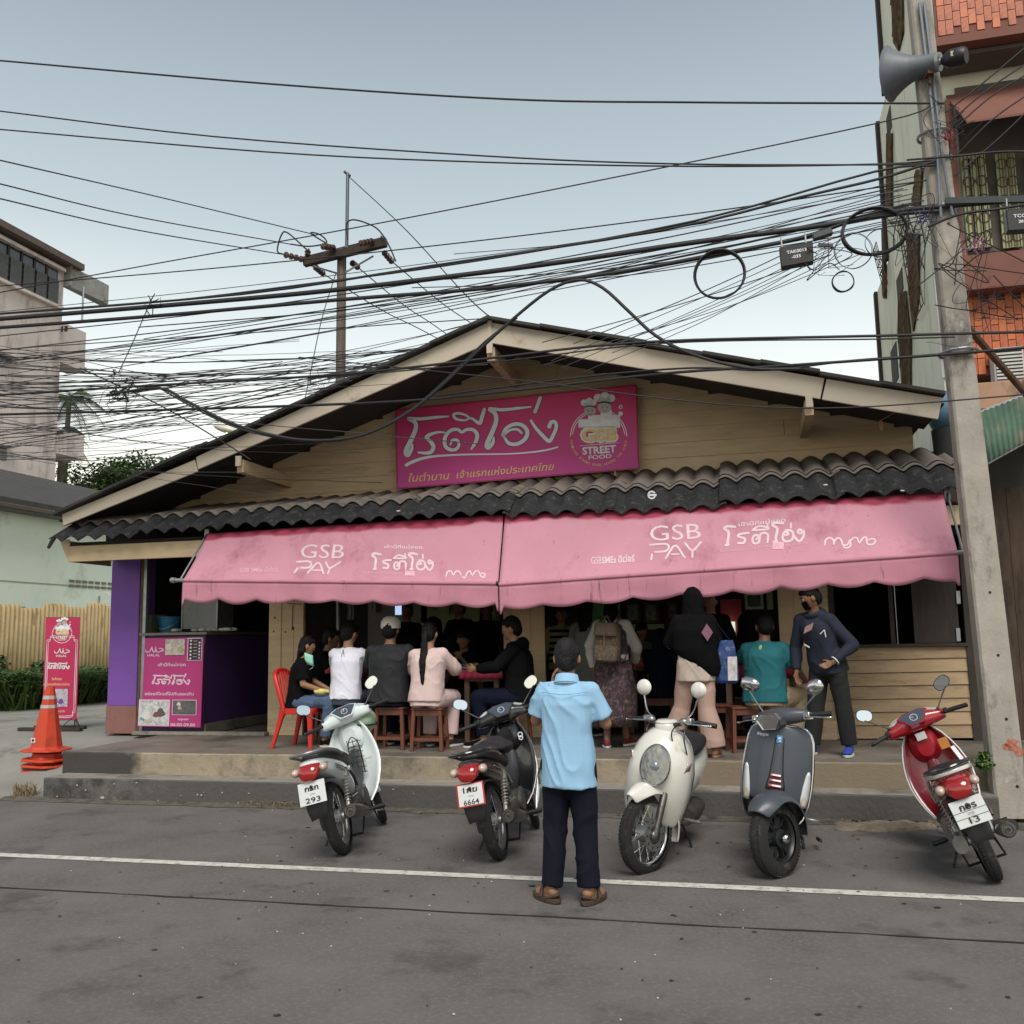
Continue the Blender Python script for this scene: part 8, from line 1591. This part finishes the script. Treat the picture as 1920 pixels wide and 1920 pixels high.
# ================= furniture =================
stm = mat('stool_red_brown', (.13, .04, .022), .55, var=.25, vs=6, stretch=(5, 5, 1)); tbw = mat('table_wood', (.10, .06, .04), .6, var=.25, vs=5, stretch=(5, 5, 1)); tcl = mat('table_cloth_pink', (.36, .03, .07), .45, var=.12, vs=6)
def stool_proto(label, wood):
    t = thing('stool', label, 'stool', 'wooden stools on the porch'); h = .45
    B().box((0, 0, h-.0125), (.34, .26, .025)).build('seat', wood, t, bevel=.004)
    for sx in (-1, 1):
        for sy in (-1, 1): B().bar((sx*.145, sy*.105, h-.026), (sx*.165, sy*.125, 0), .038, .038).build('leg', wood, t, bevel=.003)
    for sy in (-1, 1): B().box((0, sy*.108, h-.055), (.25, .018, .055)).build('apron', wood, t); B().box((0, sy*.119, .12), (.29, .018, .034)).build('stretcher', wood, t)
    for sx in (-1, 1): B().box((sx*.148, 0, h-.055), (.018, .18, .055)).build('apron', wood, t); B().box((sx*.160, 0, .12), (.018, .21, .034)).build('stretcher', wood, t)
    return t
def dup(root, label=None):
    r = root.copy(); C.objects.link(r); r['label'] = label or root['label']
    for c in root.children: d = c.copy(); C.objects.link(d); d.parent = r
    return r
s0 = stool_proto('red-brown stool under the girl in the pink sweatshirt', stm); first = True
for px, py, v, rz, lab in ((806, 1408, 10.0, 3, None), (738, 1404, 10.1, -3, 'red-brown stool under the man in the cream cap'), (664, 1400, 10.25, 2, 'darker wooden stool under the person in the white tee'), (965, 1400, 10.45, 80, 'stool under the man in the black hooded sweatshirt'), (1400, 1400, 10.2, 18, 'stool under the man in the teal tee'), (1345, 1392, 10.5, -8, 'empty stool between the beige trousers and the teal tee'), (622, 1390, 10.9, 10, 'stool under the young man behind the girl'), (812, 1380, 11.6, 5, 'stool under the woman in the black headscarf'), (868, 1380, 11.35, 0, 'stool under the eating boy'), (1238, 1380, 11.5, 6, 'stool under the figure in navy'), (1398, 1380, 11.5, 4, 'stool under the figure by the red pane'), (1202, 1380, 12.6, 4, 'stool under the girl in pale green')):
    o = s0 if lab is None else dup(s0, lab); q = uvz(PP(px, py, v)); o.location = F(q.x, v, ZF+.001); o.rotation_euler = (0, 0, R(rz)-PHI)
# tables with pink cloths
def table(label, px0, px1, py, v0, v1):
    t = thing('table', label, 'table', 'tables with pink cloths'); a = UZ(px0, py, v0)[0]; c = UZ(px1, py, v0)[0]; z = uvz(PP((px0+px1)/2, py, v0)).z
    B().fb(a, c, v0, v1, z-.03, z).build('tabletop', tbw, t)
    B().fb(a+.05, c-.05, v0+.05, v0+.075, z-.13, z-.031).build('apron', tbw, t); B().fb(a+.05, c-.05, v1-.075, v1-.05, z-.13, z-.031).build('apron', tbw, t)
    for u in (a+.04, c-.10):
        for v in (v0+.04, v1-.10): B().fb(u, u+.055, v, v+.055, ZF+.001, z-.031).build('leg', tbw, t)
    cl_ = thing('table_cloth', 'shiny pink cloth on the '+label, 'tablecloth', 'pink tablecloths'); b = B(); n = 30
    rows = []
    for j, (iv, dz) in enumerate(((0, -.10), (0, -.05), (0, .004), (1, .004), (1, -.1))):
        rows.append([F(lerp(a-.012, c+.012, i/n), (v0-.012-.008*sin(i*1.3)*(dz < 0)) if iv == 0 else v1+.012, z+dz) for i in range(n+1)])
    b.grid(rows); b.build('cloth', tcl, cl_, smooth=50, solid=.002); b = B()
    for u in (a-.014, c+.014): b.grid([[F(u, lerp(v0, v1, i/4), z+dz) for i in range(5)] for dz in (.003, -.09)])
    b.build('cloth_side', tcl, cl_, solid=.002); return a, c, z
ta = table('table in front of the eating boy', 862, 940, 1256, 10.45, 11.15); tb_ = table('table beyond the white tee and the cream cap', 612, 790, 1246, 10.7, 11.3); tcx = table('table beside the teal tee', 1352, 1500, 1250, 10.5, 11.1); td = table('table by the figure in navy', 1170, 1300, 1236, 11.9, 12.5)
rotim = mat('roti', (.52, .40, .19), .8, var=.25, vs=30, bump=.5, bs=60); cupb = mat('cup_blue', (.09, .19, .36), .4); cupw = mat('ceramic_white', (.55, .55, .52), .35)
def onp(px, py, v): q = uvz(PP(px, py, v)); return q.x
def plate_(label, px, v, z, n=4, seed=1):
    t = thing('plate', label, 'plate', 'plates of flat bread'); c = F(onp(px, 1250, v), v, z+.006); B().lathe(c, ZX, [(0, 0), (.07, 0), (.12, .014), (.118, .018), (.07, .006), (0, .005)], 24).build('dish', cupw, t, smooth=50); r_ = random.Random(seed)
    for i in range(n): b = B(); b.ell(c+V((r_.uniform(-.05, .05), r_.uniform(-.04, .04), .016+.011*i)), (.08, .065, .010), nu=16, nv=6); b.v = [p+ZX*.008*noise.noise(p*30) for p in b.v]; b.build('flatbread', rotim, t, smooth=60)
plate_('plate of roti nearest the pink sweatshirt', 884, 10.6, ta[2], 4, 1); plate_('plate of roti before the eating boy', 902, 10.85, ta[2], 3, 2); plate_('plate of roti on the table beyond the white tee', 690, 10.85, tb_[2], 3, 3)
def cup(label, px, v, z, m, r=.035, h=.06): t = B(); t.lathe(F(onp(px, 1245, v), v, z+.004), ZX, [(0, 0), (r*.75, 0), (r, h), (r*.93, h), (r*.7, .006), (0, .006)], 18); tag(t.build('cup', m, smooth=50), label, 'cup', 'cups on the tables')
cup('blue cup before the eating boy', 872, 10.9, ta[2], cupb, .045, .05); cup('bright blue cup at the right end of that table', 912, 10.55, ta[2], cupb, .045, .06); cup('white cup beside the teal tee', 1478, 10.75, tcx[2], cupw); cup('white cup on the table beyond the cream cap', 764, 10.8, tb_[2], cupw)
fd = thing('bag_of_food', 'small yellow bag of fried snack in the lap of the girl in black', 'food'); b = B(); b.ell(PP(603, 1297, 10.05), (.09, .05, .03), nu=16, nv=10); b.v = [p+V((0, 0, .02*noise.noise(p*25))) for p in b.v]; b.build('snack', mat('snack_yellow', (.55, .48, .16), .7, var=.3, vs=30), fd, smooth=60)
tp = thing('thermos_jug', 'black thermos jug with a chrome top behind the teal tee', 'jug'); c = F(onp(1466, 1230, 10.8), 10.8, tcx[2]+.005); B().lathe(c, ZX, [(0, 0), (.065, 0), (.07, .05), (.065, .16), (.05, .19)], 20).build('jug_body', blk, tp, smooth=50); B().lathe(c+ZX*.191, ZX, [(.05, 0), (.045, .03), (.02, .045), (0, .047)], 20).build('lid', chrome, tp, smooth=50); b = B(); b.tube(bez([c+UX*.06+ZX*.17, c+UX*.115+ZX*.15, c+UX*.115+ZX*.07, c+UX*.065+ZX*.04], 10), .009, 6); b.build('handle', blk, tp, smooth=50)
wt = thing('white_tub', 'white plastic tub on the table left of the teal tee', 'tub'); c = F(onp(1363, 1230, 10.7), 10.7, tcx[2]+.005); B().lathe(c, ZX, [(0, 0), (.075, 0), (.085, .12), (.08, .12), (.07, .008), (0, .008)], 20).build('tub', cupw, wt, smooth=50); B().lathe(c+ZX*.12, ZX, [(.088, 0), (.088, .014), (0, .016)], 20).build('lid', cupw, wt, smooth=50)
# red plastic chair
rc = thing('plastic_chair', 'bright red plastic chair under the girl with the mint mask', 'chair'); redc = mat('chair_red', (.50, .02, .012), .4, var=.06, dirt=((.3, .02, .015), .15, 5)); q = uvz(PP(572, 1404, 10.15)); cb_ = F(q.x, 10.15, ZF+.001)
RM = MX.Translation(cb_) @ MX.Rotation(-PHI-R(8), 4, 'Z')   # local x: forward (to the right)
def RB(): return B(RM)
b = RB(); b.loft([[V((x, y, z)) for x, y in se(20, .21, .20, 4)] for z in (.415, .43, .44)]); b.build('seat', redc, rc, smooth=40)
for sx, sy in ((1, 1), (1, -1), (-1, 1), (-1, -1)):
    b = RB(); x0, y0 = sx*.175, sy*.175; x1, y1 = sx*(.215 if sx > 0 else .29), sy*.215; b.loft([[V((lerp(x0, x1, t_)+x, lerp(y0, y1, t_)+y, lerp(.414, 0, t_))) for x, y in se(10, w_, w_*.7, 4)] for t_, w_ in ((0, .05), (.2, .032), (.6, .026), (1, .022))]); b.build('leg', redc, rc, smooth=40)
for sy in (1, -1): b = RB(); b.tube(bez([(-.17, sy*.185, .43), (-.22, sy*.19, .60), (-.30, sy*.165, .78), (-.335, sy*.10, .84)], 14), [.024]*15 if 0 else .022, 8, sy=1.3); b.build('back_upright', redc, rc, smooth=60)
b = RB(); b.tube(bez([(-.335, .10, .84), (-.345, 0, .855), (-.335, -.10, .84)], 8), .022, 8, sy=1.3); b.build('top_rail', redc, rc, smooth=60)
for i in range(5): b = RB(); y = lerp(-.12, .12, i/4); b.tube(bez([(-.185, y*1.1, .44), (-.245, y, .62), (-.325, y*.75, .84)], 10), .012, 6, sy=1); b.build('back_slat', redc, rc, smooth=60)
b = RB()
for sy in (1, -1): b.bar((-.17, sy*.19, .395), (.17, sy*.19, .395), .02, .045)
b.bar((.19, -.17, .395), (.19, .17, .395), .02, .045); b.build('seat_apron', redc, rc, bevel=.004)
# counter top goods
bk = thing('bucket', 'blue plastic bucket with a wire handle on the purple counter', 'bucket'); blu = mat('bucket_blue', (.015, .13, .24), .45, var=.1); c = F(onp(318, 1180, 11.7), 11.7, zt_+.002)
B().lathe(c, ZX, [(0, 0), (.125, 0), (.155, .19), (.17, .20), (.17, .215), (.15, .215), (.12, .01), (0, .01)], 28).build('pail', blu, bk, smooth=40); b = B(); b.tube(bez([c+UX*-.165+ZX*.19, c+UX*-.13-VX*.12+ZX*.09, c+UX*.0-VX*.17+ZX*.05, c+UX*.13-VX*.12+ZX*.1, c+UX*.165+ZX*.19], 20), .004, 5); b.build('handle', galv, bk, smooth=60)
bx = thing('plastic_box', 'translucent grey-green storage box left of the blue bucket', 'box'); B().fb(onp(268, 1180, 11.75), onp(294, 1180, 11.75), 11.6, 12.0, zt_+.002, zt_+.26).build('box_body', mat('box_sage', (.16, .18, .11), .5, var=.1), bx, bevel=.015)
tr_ = thing('glass_cabinet', 'clear food cabinet with bread dough on the counter right of the bucket', 'display cabinet'); a, c = onp(345, 1150, 11.75), onp(412, 1150, 11.75)
B().fb(a, c, 11.7, 11.705, zt_+.05, zt_+.50).build('glass', mat('cabinet_glass', (.5, .52, .55), .03, alpha=.22, var=0, spec=.8), tr_); b = B(); [b.fb(u, u+.012, 11.69, 12.1, zt_, zt_+.5) for u in (a, c-.012)]; b.build('frame', galv, tr_); B().fb(a+.02, c-.02, 12.08, 12.1, zt_+.05, zt_+.5).build('back_panel', mat('grey_door', (.10, .115, .14), .6), tr_)
b = B(); rnd = random.Random(5)
for i in range(10): b.ell(F(rnd.uniform(a, c+.35), rnd.uniform(11.5, 11.65), zt_+.03), (.06, .045, .025), nu=10, nv=6)
o = b.build('dough_tray', mat('dough', (.45, .42, .36), .7, var=.1), smooth=60); tag(o, 'floury dough rounds and plastic bags laid along the counter edge', 'dough'); o['kind'] = 'stuff'
lw = thing('lattice_window', 'small bright gridded window at the back above the counter', 'window'); a_, z1_ = UZ(266, 1080, 14.8); c_, z0_ = UZ(315, 1130, 14.8)
B().fb(a_, c_, 14.8, 14.82, z0_, z1_).build('pane', mat('lit_pane', (.55, .58, .55), .5, emit=((.75, .78, .72), .35), var=.1), lw); b = B(); [b.fb(lerp(a_, c_, i/3)-.012, lerp(a_, c_, i/3)+.012, 14.76, 14.795, z0_, z1_) for i in range(4)]; [b.fb(a_, c_, 14.74, 14.757, lerp(z0_, z1_, i/2)-.012, lerp(z0_, z1_, i/2)+.012) for i in range(3)]; b.build('mullion', blk, lw)
# pictures on the inner walls
def picture(label, x0, y0, x1, y1, v, cols, seed, fr=(.25, .20, .13)):
    t = thing('framed_picture', label, 'picture', 'framed pictures on the inner walls'); a, c = uvz(PP(x0, y0, v)), uvz(PP(x1, y1, v)); b = B(); w_ = .035
    b.fb(a.x, c.x, v-.03, v, a.z-w_, a.z); b.fb(a.x, c.x, v-.03, v, c.z, c.z+w_); b.fb(a.x, a.x+w_, v-.03, v, c.z+w_, a.z-w_); b.fb(c.x-w_, c.x, v-.03, v, c.z+w_, a.z-w_); b.build('frame', mat('frame_%d' % seed, tuple(min(.6, 2*x) for x in fr), .5, var=.1), t)
    B().fb(a.x+w_, c.x-w_, v-.012, v-.004, c.z+w_, a.z-w_).build('print', mat('print_%d' % seed, tuple(min(.7, 2.4*x) for x in cols), .6, var=.7, vs=16, dirt=((cols[0]*3, cols[1]*3, cols[2]*3), .4, 22)), t)
for i, (x0, y0, x1, y1, v, c_, lab, f_) in enumerate(((1172, 1130, 1202, 1167, 14.15, (.10, .13, .08), 'framed document left of the pair on the frame wall', (.05, .035, .02)), (1207, 1130, 1236, 1167, 14.15, (.12, .13, .10), 'framed document second on the frame wall', (.05, .035, .02)), (1250, 1130, 1272, 1160, 14.15, (.14, .11, .09), 'small framed picture right of the two documents', (.05, .035, .02)), (1150, 1128, 1164, 1160, 14.15, (.2, .16, .1), 'narrow framed picture above the backpack', (.16, .13, .06)), (1396, 1112, 1432, 1142, 13.3, (.05, .055, .05), 'framed group photograph above the teal tee', (.24, .30, .2)), (1437, 1110, 1450, 1143, 13.3, (.2, .24, .18), 'pale framed sheet beside the group photograph', (.24, .30, .2)), (808, 1122, 843, 1150, 13.5, (.12, .13, .04), 'yellow poster high on the green inner wall', (.16, .18, .06)), (898, 1128, 932, 1172, 13.5, (.18, .2, .1), 'pale green sheet on the right of the inner wall', (.12, .14, .06)), (782, 1168, 797, 1190, 13.5, (.14, .16, .12), 'small pale frame beside the phone raiser', (.25, .28, .2)), (695, 1128, 706, 1148, 13.8, (.2, .2, .15), 'small pale sheet pinned high on the grey partition', (.12, .12, .09)))): picture(lab, x0, y0, x1, y1, v, c_, i, f_)
hc_ = thing('hanging_towel', 'narrow striped towel hanging inside above the white tee', 'towel'); a, z1_ = UZ(652, 1120, 12.8); c, z0_ = UZ(664, 1162, 12.8); b = B(); b.grid([[F(lerp(a, c, i/6), 12.8+.02*sin(i*1.8), lerp(z0_, z1_, j/3)) for i in range(7)] for j in range(4)]); b.build('cloth', mat('towel_grey', (.30, .29, .29), .9, var=.2), hc_, solid=.006, smooth=60); B().cyl(F(a-.4, 12.78, z1_+.02), F(c+.5, 12.78, z1_+.02), .008, 6).build('rail', galv, hc_)
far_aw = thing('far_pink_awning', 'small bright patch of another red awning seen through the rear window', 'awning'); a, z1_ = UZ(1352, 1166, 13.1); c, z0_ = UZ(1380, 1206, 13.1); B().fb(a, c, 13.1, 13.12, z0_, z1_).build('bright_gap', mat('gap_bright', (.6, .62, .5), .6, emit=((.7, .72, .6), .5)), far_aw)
# ================= cones =================
cone_o = mat('cone_orange', (.52, .045, .012), .55, var=.08, vs=5, dirt=((.25, .04, .02), .25, 4)); refl = mat('reflector_band', (.42, .40, .40), .35, .2, var=.1)
cx_ = GZ(80, 1462, .02)
def cone(label, dz, full, off=(0, 0), rz=0, tilt=0):
    t = thing('traffic_cone', label, 'traffic cone', 'traffic cones stacked at the corner'); T = MX.Translation(cx_+UX*off[0]+VX*off[1]+ZX*dz) @ MX.Rotation(R(rz)-PHI, 4, 'Z') @ MX.Rotation(R(tilt), 4, 'Y') @ MX.Diagonal((1, 1, .86 if full else 1, 1))
    n = 8; b = B(T); k = .10; s = .25
    oc = lambda s_, z: [V((x, y, z)) for x, y in ((-s_+k, -s_), (s_-k, -s_), (s_, -s_+k), (s_, s_-k), (s_-k, s_), (-s_+k, s_), (-s_, s_-k), (-s_, -s_+k))]
    b.loft([oc(s, 0), oc(s, .02), oc(s-.015, .03)]); b.build('base', cone_o, t, bevel=.004)
    top = .90 if full else .09
    r0, r1 = .185, .05
    R8 = lambda r, z: [V((r*cos(pi/8+i*pi/4), r*sin(pi/8+i*pi/4), z)) for i in range(8)]
    rr = lambda z: lerp(r0, r1, (z-.03)/.87)
    b = B(T); b.loft([R8(rr(.03)+.015, .03), R8(rr(.06), .06)]+[R8(rr(z), z) for z in ((.3, .5, .7, .90) if full else (.075, .09))]+([R8(.03, .905)] if full else [])); b.build('cone_body', cone_o, t, smooth=25)
    if full:
        for z0, z1 in ((.60, .645), (.725, .775)): b = B(T); b.loft([R8(rr(z0)+.003, z0), R8(rr(z1)+.003, z1)], cap=False); b.build('reflective_band', refl, t)
        P_ = T @ V((rr(.14)*.93+.0, 0, 0)); b = B(); c = cx_+ZX*(dz+.14)-VX*.17+UX*-.02; b.box(c, (.06, .004, .055), FM.to_3x3() @ MX.Rotation(R(6), 3, 'X')); b.build('sticker', white, t); b = B(); b.box(c-VX*.003, (.03, .002, .03), FM.to_3x3() @ MX.Rotation(R(30), 3, 'Y')); b.build('sticker_mark', blk, t)
    return t
cone('orange cone on top of the stack with two grey bands and a small white sticker', .35, True, (.035, .0), 12, 1)
cone('orange cone base directly under the top cone, second from above', .235, False, (.045, .0), -6, 2); cone('orange cone base in the middle of the stack', .165, False, (.04, .01), 4, 2); cone('orange cone base second from the bottom', .095, False, (.03, .0), 9, 3); cone('lowest orange cone base, pushed out to the left', .008, False, (-.06, -.02), -12, -2)
# ---- origins: every thing stands at its own base ----
bpy.context.view_layer.update()
def kids(o):
    out = [o]
    for c in o.children: out += kids(c)
    return out
for o in list(S.objects):
    if o.parent or o.get('category') is None or o.type not in ('EMPTY', 'MESH'): continue
    if o.matrix_world.translation.length > 1e-6: continue
    lo = V((1e9,)*3); hi = V((-1e9,)*3)
    for c in kids(o):
        if c.type == 'MESH' and len(c.data.vertices):
            for k in c.bound_box: p = c.matrix_world @ V(k); lo = V(map(min, lo, p)); hi = V(map(max, hi, p))
    base = V(((lo.x+hi.x)/2, (lo.y+hi.y)/2, lo.z))
    if o.type == 'MESH': o.data.transform(MX.Translation(-base))
    else:
        for c in o.children: c.location = c.location-base
        if False: pass
    if o.type == 'MESH':
        for c in o.children: c.location = c.location-base
    o.location = base
